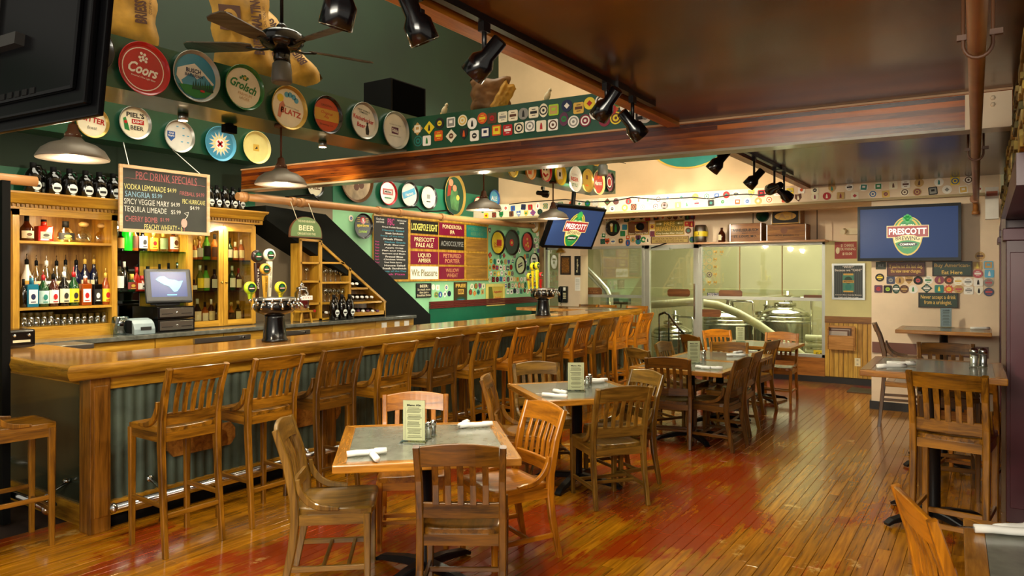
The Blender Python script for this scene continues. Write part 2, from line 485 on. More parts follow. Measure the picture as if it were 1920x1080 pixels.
# stair casing crossing the wall
P = [onx(a, b_, -6.7) for a, b_ in ((498, 385), (611, 402), (807, 590), (807, 700), (722, 700), (722, 562), (563, 458), (500, 412))]
M_yz = Mx(((0, 0, 1, 0), (1, 0, 0, 0), (0, 1, 0, 0), (0, 0, 0, 1)))
darkstair = mat('stair_casing', '#080b07', .8, vary=.2, scale=2, spec=.2)
struct('trim_1', G().prism([(p.y, p.z) for p in P], WX + .001, -6.7, darkstair, M_yz))
# maroon and green dado at the foot of the mint wall
y0 = onx(808, 590, -7.16).y
g = G()
for i in range(4):
    z = 1.13 + i * .028
    g.bx(WX, WX + .035, y0, 11.85, z, z + .024, mat('dado_maroon', '#5a1c18', .4))
struct('trim_2', g)
struct('trim_3', G().bx(WX, WX + .02, y0, 11.88, .3, 1.125, mat('dado_green', '#156044', .4)))

# box beam with trays above the bar
g = G(); g.bx(-4.8, -4.4, -.5, 9.3, 2.8, 3.12, boxgreen)
struct('trim_4', g)
# high ceiling, far upper wall
struct('ceiling', G().bx(-7.3, CE - .35, -2.2, 10.6, 7.6, 7.7, mat('high_ceiling', '#1d2a20', .7)))
struct('wall_upper_right', G().bx(CE - .3, CE - .25, -2.2, 10.5, CZ + .12, 7.6, peach))
struct('wall_far', G().bx(-7.2, .12, 10.45, 10.6, 2.55, 7.6, peach))
struct('trim_5', G().bx(-7.2, .1, 9.7, 10.45, 2.57, 2.80, pale))                   # ledge beam with coasters
struct('trim_6', G().bx(-7.2, .1, 9.67, 9.7, 2.555, 2.585, mat('ledge_lip', '#a89468', .5)))
# low ceiling
struct('ceiling', G().bx(CE, 3.2, -2.5, 9.72, CZ, CZ + .12, ceilm))
struct('trim_7', G().bx(CE - .02, CE + .07, -2.5, 9.7, CZ - .03, CZ + .2, wood('edge_board', '#c07822', '#8a4a10', 'y', .4, .2)))
struct('trim_8', G().bx(CE - .25, CE - .02, -2.5, 10.45, CZ + .1, CZ + .2, peach))
# big cross beam, slightly askew
a = V((-6.6, 4.78, 0)); b_ = V((.12, 5.18, 0)); d = (b_ - a).normalized()
MB = frame((a.x, a.y, 2.56), d, (0, 0, 1))
Ln = (b_ - a).length
g = G(MB); g.bx(0, Ln, 0, .215, -.14, 0, beamw)
beam = struct('trim_9', g)
g = G(MB); g.bx(0, Ln, .205, .219, -.14, .012, mat('beam_edge', '#b08860', .5)); g.bx(0, Ln, -.014, .004, -.15, .008, mat('beam_underside', '#8c7e62', .3, coat=.4))
g.obj('edge_strip', beam)
g = G(MB)
for (x0, x1, y0, y1, c) in ((.0, 6.72, .008, .05, '#a05a18'), (.0, 3.3, .058, .092, '#84400e'), (2.2, 6.72, .10, .135, '#8a4616'), (0, 5.0, .14, .17, '#5e260a'), (3.4, 6.72, .172, .2, '#4a2014')):
    g.bx(x0, x1, y0, y1, 0, .004, wood('beam_lam' + c, c, '#2c0e04', 'x', .22, .4, .5))
g.obj('laminate_strip', beam, kind='stuff')
# coaster band on the beam
MBB = frame((a.x, a.y, 2.78), d, (0, 0, 1))
struct('trim_10', G(MBB).bx(2.2, 5.2, 0, .3, -.1, -.01, boxgreen))

# alcove wall on the right, right wall with stone band and maroon frames
struct('wall_alcove', G().bx(-1.21, .14, AY, FY + .1, 0, 2.6, pale))
struct('trim_11', G().bx(-1.23, .14, AY - .02, AY + .3, 0, .1, rubber))
struct('trim_12', G().bx(-1.2, .0, AY - .02, AY, .7, .83, mat('chair_rail_brown', '#6e4436', .5)))
# upper stone band of right wall, built of rough stones
stone = [mat('stone_%d' % i, c, .85, vary=.3, scale=12, bump=.6) for i, c in enumerate(('#8e7a3c', '#b8a060', '#5c5430', '#746038', '#a88a34'))]
wr = struct('wall_right', G().bx(.16, .3, 3.2, 9.9, 2.2, 2.78, stone[2]))
z = 2.2
while z < 2.77:
    h = R.uniform(.03, .055); h = min(h, 2.775 - z); y = 3.2
    while y < 9.7:
        l = R.uniform(.1, .32); dx = R.uniform(.02, .055)
        if R.random() < .0: pass
        bb = G(); bb.box((.16 - dx / 2, y + l / 2, z + h / 2), (dx, l - .008, h - .006), R.choice(stone))
        if len(wr.children) < 290: bb.obj('stone', wr, bev=.004)
        else:
            break
        y += l
    z += h
struct('wall_right', G().bx(.3, .32, 3.2, 9.9, 0, 2.78, maroonp))
struct('trim_13', G().bx(.1, .3, 3.8, 9.85, 2.06, 2.2, maroonp))
g = G(); g.bx(.1, .62, 5.9, 6.1, 0, 1.9, maroonp); g.bx(.08, .64, 5.88, 6.12, 1.9, 1.98, mat('maroon_cap', '#5e2a3a', .4))
for k in range(3): g.bx(.12 + .17 * k, .25 + .17 * k, 5.885, 5.9, .1, 1.82, mat('maroon_panel', '#531826', .35))
struct('wall_booth', g, .004)
for i, (ya, yb, xx) in enumerate(((6.25, 6.4, .12), (7.7, 7.85, .1), (9.2, 9.88, .1))):
    g = G(); g.bx(xx, xx + .2, ya, yb, 0, 2.1, maroonp); g.bx(xx - .02, xx + .1, ya - .02, yb + .02, 2.0, 2.06, maroonp)
    struct('trim_%d' % (14 + i), g, .004)
struct('trim_18', G().bx(.075, .1, 6.12, 6.2, 0, 2.06, mat('brown_jamb', '#6b4e2c', .4)))
struct('wall_right', G().bx(.2, .26, 6.1, 9.85, 0, .7, maroonp))
# dark post at the very left edge
p_ = onz(4, 985, 0)
struct('trim_19', G().bx(p_.x - .12, p_.x, p_.y, p_.y + .05, 0, 2.3, matte_black))

# window wall: pieces round the openings
XW = [ony(p, 500, FY).x for p in (1020, 1207, 1310, 1547, 1640)]
struct('wall_far', G().bx(-7.3, XW[4], FY, FY + .12, 2.17, 2.8, pale))
struct('wall_far', G().bx(XW[3], XW[4] + .3, FY, FY + .12, 1.0, 2.17, palegreen))
struct('ceiling', G().bx(-7.3, .1, 10.6, FY + .1, 2.8, 2.85, pale))
wsc = struct('wall_far', G().bx(XW[3], XW[4] + .3, FY, FY + .12, .06, 1.0, mat('beadboard_groove', '#6a4c14', .6)))
n = 15; wd = (XW[4] + .3 - XW[3]) / n
pine = [wood('pine_%d' % i, c, c2, 'z', .4, .2) for i, (c, c2) in enumerate((('#d8b048', '#a87c22'), ('#cca040', '#9a6e1c'), ('#dfb850', '#b0842c')))]
for i in range(n):
    G().bx(XW[3] + i * wd + .003, XW[3] + (i + 1) * wd - .003, FY - .014, FY, .1, .92, R.choice(pine)).obj('board', wsc)
struct('trim_20', G().bx(XW[3], XW[4] + .3, FY - .03, FY, .92, 1.02, wood('chair_rail', '#9a6a2c', '#6a4216', 'x')))
struct('baseboard_far', G().bx(-4.9, XW[4] + .3, FY - .035, FY, 0, .09, rubber))
struct('trim_21', G().bx(XW[2], XW[3], FY - .02, FY + .12, .09, .37, wood('sill_panel', '#bb7a30', '#85501a', 'x')))
wglass = glass('window_glass', '#eef0e0', .03, .45)
def window(name, x0, x1, z0, z1, muls, rails, fw=.05):
    g = G()
    g.bx(x0, x0 + fw, FY + .02, FY + .1, z0, z1, alum); g.bx(x1 - fw, x1, FY + .02, FY + .1, z0, z1, alum)
    g.bx(x0, x1, FY + .02, FY + .1, z1 - fw, z1, alum); g.bx(x0, x1, FY + .02, FY + .1, z0, z0 + fw, alum)
    o = struct(name, g, .004)
    for z in rails: G().bx(x0 + fw, x1 - fw, FY + .03, FY + .09, z - .025, z + .025, alum).obj('rail', o)
    for m_ in muls: G().bx(m_ - .008, m_ + .008, FY + .05, FY + .07, z0 + fw + .9, z1 - fw, mat('seal_brown', '#9a7c3c', .5)).obj('glazing_bar', o)
    zz = [z0 + fw] + [r_ for r_ in rails] + [z1 - fw]
    for i in range(len(zz) - 1): G().bx(x0 + fw, x1 - fw, FY + .055, FY + .06, zz[i], zz[i + 1], wglass).obj('pane', o)
    return o
win1 = window('window_1', XW[0] + .02, XW[1], .1, 2.17, [], [1.26])
door = window('door_1', XW[1], XW[2], .02, 2.2, [], [], .1)
G().bx(XW[2] - .085, XW[2] - .055, FY - .02, FY + .03, .9, 1.5, chrome).obj('handle', door)
g = G(); g.bx(XW[1] + .1, XW[1] + .48, FY - .02, FY + .02, 2.08, 2.12, alum); g.bar([(XW[1] + .15, FY - .02, 2.12), (XW[1] + .38, FY - .16, 2.16), (XW[1] + .42, FY - .0, 2.2)], .02, .015, black, (0, 0, 1)); g.obj('door_closer', door)
xm = [ony(p, 500, FY).x for p in (1385, 1465)]
win2 = window('window_2', XW[2], XW[3], .37, 2.17, xm, [1.27])
# white pillar by the phone
XP = [ony(p, 500, 11.55).x for p in (1047, 1088)]
struct('trim_22', G().bx(XP[0], XP[1], 11.55, 11.85, 0, 2.2, pale))
struct('trim_23', G().bx(WX, WX + .06, 11.82, 11.9, .3, 2.75, mat('corner_brown', '#8a6a44', .5)))

# ---- brewery behind the glass
bw = mat('brewery_wall', '#b4ae8c', .6, vary=.05, scale=1)
struct('wall_brewery', G().bx(-10, .5, 17, 17.1, -1.4, 4.5, bw))
struct('wall_brewery', G().bx(-.4, -.3, 12.05, 17, -1.4, 4.5, bw))
struct('wall_brewery', G().bx(-10.1, -10, 12.05, 17, -1.4, 4.5, bw))
struct('ceiling', G().bx(-10, .5, 12.05, 17, 4.5, 4.6, bw))
struct('floor', G().bx(-10, .5, 12.05, 17, -1.5, -1.4, mat('brewery_floor', '#8c8c7c', .4)))
struct('floor', G().bx(-7.3, -1.2, FY - .02, 12.7, -1.4, -.01, mat('concrete_ledge', '#77776a', .6)))
struct('trim_24', G().bx(-9, -.4, 15.2, 15.35, 1.15, 1.35, mat('brewery_rail', '#b8b890', .5)))
tankm = mat('tank_steel', '#cfd0c8', .18, 1, vary=.02)
def tank(px, ytop, Y, rad, label):
    p = ony(px, ytop, Y)
    t = thing('brew_tank', label, 'tank', (p.x, Y, -1.4))
    H_ = p.z + 1.4
    g = G(); g.lathe([(rad * .96, .25), (rad, .3), (rad, H_ - .28), (rad * 1.02, H_ - .26), (rad * 1.02, H_ - .22), (rad * .98, H_ - .2)], tankm, 32); g.obj('shell', t)
    g = G(); g.lathe([(rad * .98, H_ - .2), (rad * .9, H_ - .13), (rad * .6, H_ - .06), (rad * .25, H_ - .03), (.2, H_ - .02), (.2, H_ + .04), (.16, H_ + .06), (0, H_ + .07)], tankm, 32); g.obj('dome', t)
    g = G(); g.tube([(rad * 1.06 * math.cos(k * PI / 14), rad * 1.06 * math.sin(k * PI / 14), H_ - .3) for k in range(28)], .02, tankm, 6, True); g.obj('band', t)
    g = G(); g.tube([(rad * .3, -rad * .2, H_), (rad * .3, -rad * .2, H_ + .15), (rad * 1.1, -rad * .5, H_ + .15), (rad * 1.15, -rad * .55, H_ + .1), (rad * 1.15, -rad * .55, .1)], .022, chrome); g.obj('pipe', t)
    for k in range(4):
        an = PI / 4 + k * PI / 2
        G().cyl((rad * .8 * math.cos(an), rad * .8 * math.sin(an), 0), (rad * .8 * math.cos(an), rad * .8 * math.sin(an), .3), .04, tankm).obj('leg', t)
    g = G(); g.lathe([(.06, H_ + .07), (.05, H_ + .16), (.09, H_ + .18), (.03, H_ + .2), (.03, H_ + .27)], chrome, 10, (rad * .1, 0, 0)); g.obj('valve', t)
tank(1362, 578, 14.2, .52, 'round steel brewing tank directly left of the diagonal white reflection tube')
tank(1472, 572, 14.4, .46, 'steel brewing tank behind the window at right, beyond the white reflection tube')
tank(1434, 588, 15.6, .42, 'smaller steel tank set back between the two large brewing tanks')
tank(1262, 606, 14.6, .45, 'steel brewing tank seen through the glass door below the handrail')
pipew = mat('white_tube', '#dcdcc0', .4)
g = G(); pts = [ony(a_, c_, 13.2) for a_, c_ in ((1215, 572), (1300, 566), (1345, 572), (1385, 588), (1420, 608), (1460, 636), (1500, 664), (1540, 700))]; pts.append(V((pts[-1].x + .25, pts[-1].y, -1.39)))
g.tube(pts, .075, pipew, 14); tag(g.obj('duct'), 'thick white tube standing in for a curved reflection in the right window', 'duct')  # a reflection in the window glass, built as a solid white tube
g = G(); pts = [ony(a_, c_, 12.9) for a_, c_ in ((1070, 478), (1090, 496), (1120, 526), (1137, 545), (1143, 560), (1144, 600), (1144, 640))]; pts.append(V((pts[-1].x, pts[-1].y, -1.39)))
g.tube(pts, .075, steel, 14); tag(g.obj('duct'), 'steel duct running diagonally down behind the left window', 'duct')
# motor on a rod behind the left window
p = ony(1166, 565, 13.4); t = thing('mixer_motor', 'dark motor on a rod seen behind the left window', 'motor', p)
G().box((0, 0, 0), (.34, .16, .12), mat('motor_grey', '#3c4038', .5)).box((.02, -.085, 0), (.1, .01, .06), steel).obj('housing', t, .01)
G().cyl((-.02, 0, -.06), (-.02, 0, -1.4), .012, steel).obj('shaft', t)
# black stair rail seen through the door
g = G(); Y = 12.6
pts = [ony(a_, c_, Y) for a_, c_ in ((1236, 590), (1246, 586), (1254, 590), (1262, 602), (1275, 618), (1290, 632), (1310, 650))]
g.tube(pts, .022, black)
for a_, c_ in ((1236, 590), (1254, 590), (1273, 616)):
    p = ony(a_, c_, Y); g.cyl(p, (p.x, p.y, 0), .014, black)
tag(g.obj('handrail'), 'black metal stair handrail behind the glass door', 'handrail')
# reflecting pipes stack and caution sign at the right
for k in range(3):
    p = ony(1533, 634 + 13 * k, 13.6)
    tag(G().cyl((p.x - .2, p.y, p.z), (-.42, p.y, p.z), .055, pipew).obj('pipe'), 'white horizontal pipe behind the right window, %s of three' % ('topmost', 'middle', 'lowest')[k], 'pipe', None)
p = ony(1537, 664, FY + .052); g = G(frame(p, RY)); g.rect(0, 0, .18, .12, .003, yellow, .006); g.text('EA', 0, .0, .1, .05, .004, ink)
tag(g.obj('caution_sign'), 'small yellow sign with black letters at the window corner', 'sign')
# ================================================================ THE BAR
bar = thing('bar_counter', 'long oak bar counter with corrugated metal front and chrome foot rail', 'bar', (-4.8, 2.35, 0))
BI = Mx.Translation((4.8, -2.35, 0))
ZB = 1.10
g = G(BI)
out = [(-4.74, 2.22), (-4.74, 10.86), (-6.7, 10.86), (-6.7, 10.25), (-5.36, 10.25), (-5.36, 2.78), (-6.99, 2.78), (-6.99, 2.22)]
g.prism(out, ZB - .05, ZB, wood('bar_top', '#c08a4a', '#8e5c24', 'y', .14, .6, .7)); g.obj('bar_top', bar)
g = G(BI)
def nosing(g, pts, mt):
    # moulded rounded edge following the outside of the top
    prof = [(-.02, .003), (.02, .008), (.045, -.005), (.055, -.035), (.048, -.06), (.03, -.085), (0, -.095), (-.03, -.095)]
    for (p, q, n0, n1) in pts:
        vs_ = []; fs = []
        for P_, nn in ((p, n0), (q, n1)):
            for o_, z_ in prof: vs_.append((P_[0] + nn[0] * o_, P_[1] + nn[1] * o_, ZB + z_))
        k = len(prof)
        for i in range(k - 1): fs.append((i, i + 1, k + i + 1, k + i))
        fs += [tuple(range(k)), tuple(range(2 * k - 1, k - 1, -1))]
        g.add(vs_, fs, mt, True)
nosing(g, [((-4.74, 2.22), (-4.74, 10.86), (1, -1), (1, 1))], oak_y)
g.obj('edge_rail', bar)
for e_ in (((-6.99, 2.22), (-4.74, 2.22), (0, -1), (1, -1)), ((-4.74, 10.86), (-6.7, 10.86), (1, 1), (0, 1))):
    g = G(BI); nosing(g, [e_], oak_x); g.obj('edge_rail', bar)
corr = mat('corrugated_metal', '#4e5c50', .5, .25, vary=.25, scale=5)
posts = [2.35, 4.3, 6.25, 8.2, 10.1, 10.62]
for i, y in enumerate(posts):
    g = G(BI); g.bx(-4.93, -4.79, y, y + .13, 0, 1.01, oak_z); g.bx(-4.79, -4.782, y + .02, y + .11, .1, .95, oak_z); g.obj('post', bar, .004)
for i in range(len(posts) - 1):
    ya, yb = posts[i] + .13, posts[i + 1]
    if yb - ya < .1: continue
    g = G(BI); n = int((yb - ya) / .0125); vs_ = []; fs = []
    for k in range(n + 1):
        y = ya + (yb - ya) * k / n
        xx = -4.845 + .009 * math.sin(2 * PI * (y - ya) / .075)
        vs_ += [(xx, y, .17), (xx, y, .93)]
    for k in range(n): fs.append((2 * k, 2 * k + 2, 2 * k + 3, 2 * k + 1))
    g.add(vs_, fs, corr, True); g.obj('corrugated_panel', bar)
    G(BI).bx(-4.86, -4.81, ya, yb, .92, 1.01, oak_y).obj('upper_rail', bar)
    G(BI).bx(-4.86, -4.81, ya, yb, .09, .18, oak_y).obj('lower_rail', bar)
    G(BI).bx(-4.9, -4.85, ya, yb, 0, .09, matte_black).obj('kick_board', bar)
g = G(BI); g.bx(-4.9, -4.87, 2.4, 10.7, 0, 1.04, brown); g.bx(-5.36, -5.33, 2.7, 10.3, 0, 1.04, brown); g.obj('carcass', bar)
sidep = mat('side_panel', '#343c2c', .25, .1, vary=.2, scale=2, coat=.3)
G(BI).bx(-6.95, -4.93, 2.42, 2.45, .14, 1.02, sidep).obj('side_panel', bar)
G(BI).bx(-6.95, -4.93, 2.4, 2.45, 0, .14, oak_x).obj('lower_rail', bar)
G(BI).bx(-6.95, -4.93, 2.4, 2.45, .94, 1.02, oak_x).obj('upper_rail', bar)
G(BI).bx(-6.65, -4.93, 10.66, 10.7, 0, 1.04, sidep).obj('side_panel', bar)
for px, py in ((378, 822), (592, 775)):
    p = onx(px, py, -4.83); g = G(BI @ frame((-4.835, p.y, p.z), RX))
    w2, h2 = .27, .085
    g.prism([(-w2, -h2 + .05), (-w2 + .04, -h2), (w2 - .04, -h2), (w2, -h2 + .05), (w2, h2 - .05), (w2 - .04, h2), (-w2 + .04, h2), (-w2, h2 - .05)], 0, .025, wood('plaque_wood', '#a5702e', '#6a3c12', 'x'))
    g.obj('plaque', bar)
g = G(BI); g.cyl((-4.63, 2.42, .19), (-4.63, 10.6, .19), .025, chrome, n=14); g.lathe([(.032, 0), (.034, .02), (0, .03)], chrome, 14, M=Mx.Translation((-4.63, 2.42, .19)) @ Mx.Rotation(PI / 2, 4, 'X')); g.obj('foot_rail', bar)
g = G(BI); g.cyl((-6.6, 2.22, .17), (-5.05, 2.22, .17), .025, chrome, n=14); g.lathe([(.045, 0), (.047, .015), (.02, .03), (0, .03)], chrome, 16, M=Mx.Translation((-5.05, 2.22, .17)) @ Mx.Rotation(PI / 2, 4, 'Y')); g.obj('foot_rail', bar)
for y in (2.75, 4.0, 5.25, 6.5, 7.75, 9.0, 10.2):
    g = G(BI); g.tube([(-4.63, y, .2), (-4.68, y, .23), (-4.8, y, .27)], .012, chrome); g.tube([(-4.63, y, .18), (-4.66, y, .08), (-4.68, y, 0)], .01, chrome); g.lathe([(.025, 0), (.02, .015), (0, .02)], chrome, 10, M=Mx.Translation((-4.81, y, .27)) @ Mx.Rotation(PI / 2, 4, 'Y')); g.obj('rail_bracket', bar)
for x in (-5.2, -6.2):
    g = G(BI); g.tube([(x, 2.22, .18), (x, 2.3, .22), (x, 2.42, .27)], .012, chrome); g.lathe([(.03, 0), (.02, .02), (0, .02)], chrome, 10, (x, 2.4, .27)); g.obj('rail_bracket', bar)
# bar mats
p = onz(1050, 588, ZB); 
# steel work top at the near left
tag(G().bx(-6.95, -6.15, 2.79, 3.05, 1.06, 1.10, steel).obj('steel_shelf', bev=.004), 'stainless steel shelf behind the near end of the bar', 'shelf')

# ================================================================ CHAIRS AND STOOLS
def seat_mesh(g, mt, w, d, z, t=.032):
    nx, ny = 12, 12; vs_ = []; fs = []
    for top in (1, 0):
        for j in range(ny + 1):
            for i in range(nx + 1):
                u = -1 + 2 * i / nx; v = -1 + 2 * j / ny
                k = 1.0 - .10 * (1 - v) / 2
                x = u * w / 2 * k; y = v * d / 2
                # rounded corners
                m = max(0, abs(u) + abs(v) - 1.72) * .5
                x *= 1 - m * .5; y *= 1 - m * .5
                zz = z
                if top:
                    dip = max(0, 1 - (u * u) ** 1.0) * max(0, 1 - ((v + .15) ** 2) * 1.1)
                    zz -= .018 * dip; zz += .006 * math.exp(-(u / .16) ** 2) * max(0, v)
                    e = max(abs(u), abs(v))
                    if e > .99: zz -= .006
                else: zz = z - t
                vs_.append((x, y, zz))
    N = (nx + 1) * (ny + 1)
    for j in range(ny):
        for i in range(nx):
            a = j * (nx + 1) + i
            fs.append((a, a + 1, a + nx + 2, a + nx + 1)); fs.append((N + a, N + a + nx + 1, N + a + nx + 2, N + a + 1))
    g.add(vs_, fs, mt, True)
    rim = [i for i in range(nx + 1)] + [(j + 1) * (nx + 1) - 1 for j in range(1, ny + 1)] + [ny * (nx + 1) + i for i in range(nx - 1, -1, -1)] + [j * (nx + 1) for j in range(ny - 1, 0, -1)]
    o = len(g.v) - 2 * N; k = g.mats.index(mt)
    for i in range(len(rim)):
        a, b_ = rim[i], rim[(i + 1) % len(rim)]
        g.f.append((o + b_, o + a, o + N + a, o + N + b_)); g.m.append(k); g.sm.append(False)
    return g
def make_seat_furniture(name, tone, zs, zt, wide, deep, arched, slats=5, stool=False):
    """facing +y, back at -y; zs seat height, zt top of the back"""
    X, Y_, Z_ = WD[tone, 'x'], WD[tone, 'y'], WD[tone, 'z']
    t = bpy.data.objects.new(name, None); col.objects.link(t); t.empty_display_size = .05
    hw = wide / 2 - .02; hd = deep / 2
    seat_mesh(G(), Y_, wide, deep - .02, zs).obj('seat', t)
    for s_ in (-1, 1):
        G().bar([(s_ * hw, hd - .045, 0), (s_ * hw, hd - .045, zs * .6), (s_ * hw, hd - .045, zs - .03)], [.03, .036, .04], [.03, .036, .04], Z_).obj('front_leg', t)
        back = [(s_ * (hw + .005), -hd - (.05 if not stool else .04), 0), (s_ * hw, -hd + .0, zs * .55), (s_ * hw, -hd + .015, zs * .85), (s_ * hw, -hd + .01, zs + .05), (s_ * hw, -hd - .03, (zs + zt) / 2 + .03), (s_ * (hw + .005), -hd - .085, zt - .012)]
        G().bar(back, [.028, .034, .036, .036, .034, .032], [.034, .042, .046, .046, .04, .032], Z_).obj('back_post', t)
        # curved side piece that runs from the back post down on to the seat
        pts = []
        for k in range(8):
            a = k / 7 * PI / 2
            pts.append((s_ * (hw + .012), -hd + .03 + .15 * (1 - math.cos(a)) * 1.0, zs + .15 * (1 - math.sin(a)) + .004))
        pts.append((s_ * (hw + .012), -hd + .24, zs + .0))
        G().bar(pts, .026, [.02, .026, .032, .034, .034, .032, .03, .026, .016], Z_).obj('side_wing', t)
    G().bx(-hw + .02, hw - .02, hd - .062, hd - .03, zs - .085, zs - .032, X).obj('apron', t)
    G().bx(-hw + .02, hw - .02, -hd + .0, -hd + .03, zs - .085, zs - .032, X).obj('apron', t)
    for s_ in (-1, 1): G().bx(s_ * hw - .012, s_ * hw + .012, -hd + .03, hd - .06, zs - .085, zs - .032, Y_).obj('apron', t)
    yb = lambda z: (-hd + .01) + (z - zs - .05) / (zt - zs - .05) * (-.095)
    # crest rail, bowed backwards with arched top
    zc0 = zt - (.115 if not stool else .10); n = 10; vs_ = []; fs = []
    for i in range(n + 1):
        u = -1 + 2 * i / n; x = u * (hw - .014)
        bow = -.02 * (1 - u * u); top = zt - .012 + (.02 * (math.cos(u * PI * .5)) if arched else .004 * (1 - u * u)); lo = zc0 + (.012 * (1 - u * u) if arched else 0)
        for (yy, zz) in ((yb(zc0) - .011, lo), (yb(zc0) + .011, lo), (yb(zt) + .011, top - .003), (yb(zt) + .006, top), (yb(zt) - .006, top), (yb(zt) - .011, top - .003)):
            vs_.append((x, yy + bow, zz))
    for i in range(n):
        for k in range(6):
            l = (k + 1) % 6; fs.append((i * 6 + k, i * 6 + l, (i + 1) * 6 + l, (i + 1) * 6 + k))
    fs += [tuple(range(5, -1, -1)), tuple(n * 6 + k for k in range(6))]
    G().add(vs_, fs, X).obj('crest_rail', t)
    zl0, zl1 = (zs + .05, zs + .125) if not stool else (zs + .01, zs + .085)
    g = G(); g.bar([(-hw + .012, yb(zl0 + .03), (zl0 + zl1) / 2), (0, yb(zl0 + .03) - .012, (zl0 + zl1) / 2), (hw - .012, yb(zl0 + .03), (zl0 + zl1) / 2)], zl1 - zl0, .02, X, (0, 0, 1)); g.obj('lower_rail', t)
    for i in range(slats):
        u = -1 + 2 * (i + 1) / (slats + 1)
        x = u * (hw - .02); b0 = -.012 * (1 - u * u); b1 = -.02 * (1 - u * u)
        zm = (zl1 + zc0) / 2
        G().bar([(x, yb(zl1) + b0, zl1 - .005), (x, yb(zm) + (b0 + b1) / 2 + .012, zm), (x, yb(zc0) + b1, zc0 + .012)], .03, .01, Z_).obj('slat', t)
    if stool:
        for s_ in (-1, 1):
            G().bar([(s_ * hw, hd - .05, .30), (s_ * hw, -hd - .01, .30)], .018, .028, Y_).obj('stretcher', t)
        G().bar([(-hw, hd - .045, .22), (hw, hd - .045, .22)], .022, .032, X, (0, 1, 0)).obj('foot_rest', t)
        G().bar([(-hw, -hd - .018, .24), (hw, -hd - .018, .24)], .018, .028, X, (0, 1, 0)).obj('stretcher', t)
    else:
        for s_ in (-1, 1):
            G().bar([(s_ * hw, hd - .045, .135), (s_ * hw, -hd - .03, .135)], .018, .028, Y_).obj('stretcher', t)
        for y in (.07, -.06):
            G().bar([(-hw, y, .135), (hw, y, .135)], .018, .024, X, (0, 1, 0)).obj('cross_stretcher', t)
    return t
PROTO = {}
def cam2(X, Z): return (X * CA - Z * SA, X * SA + Z * CA)
def cf(fx, fz):        # facing given relative to the camera (right, away)
    return (fx * CA - fz * SA, fx * SA + fz * CA)
def seatat(kind, tone, x, y, facing, label, group=None):
    """facing = direction (dx, dy) the sitter looks to"""
    k = (kind, tone)
    if k in PROTO: o = copy_tree(PROTO[k])
    else:
        o = make_seat_furniture('bar_stool' if kind == 'stool' else 'dining_chair', tone, .76, 1.13, .40, .40, False, 5, True) if kind == 'stool' else \
            make_seat_furniture('dining_chair', tone, .45, .875, .44, .43, tone in ('orange', 'grey', 'dark'), 5)
        PROTO[k] = o
    o.location = (x, y, 0)
    o.rotation_euler = (0, 0, math.atan2(facing[1], facing[0]) - PI / 2)
    tag(o, label, 'bar stool' if kind == 'stool' else 'chair', group)
    return o
# stools along the bar front; position from where the top of each back is seen
spx = [375, 527, 645, 753, 843, 920, 990, 1050, 1097, 1138, 1175, 1214]
tn = ['brown', 'brown', 'dark', 'brown', 'dark', 'brown', 'orange', 'brown', 'orange', 'brown', 'orange', 'orange']
for i, px in enumerate(spx):
    p = onx(px, 640, -3.99)
    where = 'nearest the corner post' if i == 0 else ('%s from the near corner' % ORD[i] if i < 11 else 'farthest along, beside the glass door')
    seatat('stool', tn[i], -4.27, p.y, (-1, R.uniform(-.05, .05)), 'slat-back oak stool in the row along the bar, ' + where, 'stools along the long bar front')
p = onz(97, 1022, 0)
f_ = cf(.64, .77); a_ = cf(-.77, .64)
seatat('stool', 'brown', p.x - .155 * f_[0] + .18 * a_[0], p.y - .155 * f_[1] + .18 * a_[1], f_, 'oak stool at the short near end of the bar, cropped by the left edge', None)
for i, px in enumerate((1100, 1132, 1190)):
    p = ony(px, 580, 11.33)
    seatat('stool', ('brown', 'orange', 'orange')[i], p.x, 11.15, (0, -1), 'oak stool behind the far end of the bar, %s' % ('at left', 'in the middle', 'at right')[i], 'stools behind the far bar end')

# ================================================================ TABLES
lam = mat('table_laminate', '#7c7e72', .22, vary=.12, scale=14, coat=.3)
edge_x = wood('table_edge_x', '#bf8228', '#7e4c10', 'x', .25, .4)
edge_y = wood('table_edge_y', '#bf8228', '#7e4c10', 'y', .25, .4)
castiron = mat('cast_iron_base', '#17191c', .35, .4)
def table(x, y, ang, z, label, sx=.93, sy=.93, cat='table', double=False):
    t = thing('table', label, cat, (x, y, 0), ang)
    hx, hy = sx / 2, sy / 2; e = .065
    g = G(); g.bx(-hx + e, hx - e, -hy + e, hy - e, z - .03, z, lam); g.obj('table_top', t)
    for s_ in (-1, 1):
        g = G(); g.prism([(-hx, s_ * hy), (hx, s_ * hy), (hx - e, s_ * (hy - e)), (-hx + e, s_ * (hy - e))][::s_], z - .04, z + .001, edge_x); g.obj('edge_band', t, .006)
        g = G(); g.prism([(s_ * hx, -hy), (s_ * hx, hy), (s_ * (hx - e), hy - e), (s_ * (hx - e), -hy + e)][::-s_], z - .04, z + .001, edge_y); g.obj('edge_band', t, .006)
    G().lathe([(.045, .06), (.042, .09), (.042, z - .06), (.16, z - .045), (.16, z - .04)], castiron, 20).obj('column', t)
    for k in range(4):
        a = k * PI / 2 + PI / 4; dx, dy = math.cos(a), math.sin(a)
        g = G(); g.bar([(0, 0, .07), (dx * .15, dy * .15, .06), (dx * .33, dy * .33, .032), (dx * .37, dy * .37, .012)], [.075, .06, .055, .05], [.05, .045, .03, .02], castiron, (-dy, dx, 0)); g.obj('foot', t)
    return t
T1 = (-2.61, 3.07); T2 = (-2.74, 5.08); T3 = (-2.52, 7.09); T4 = (-2.52, 8.04); T5 = (-2.5, 9.72)
table(*T1, math.radians(42.5), .75, 'nearest square table with grey top and oak edge', .93, .93)
table(*T2, math.radians(50), .75, 'second square table from the camera, pale grey top', .9, .9)
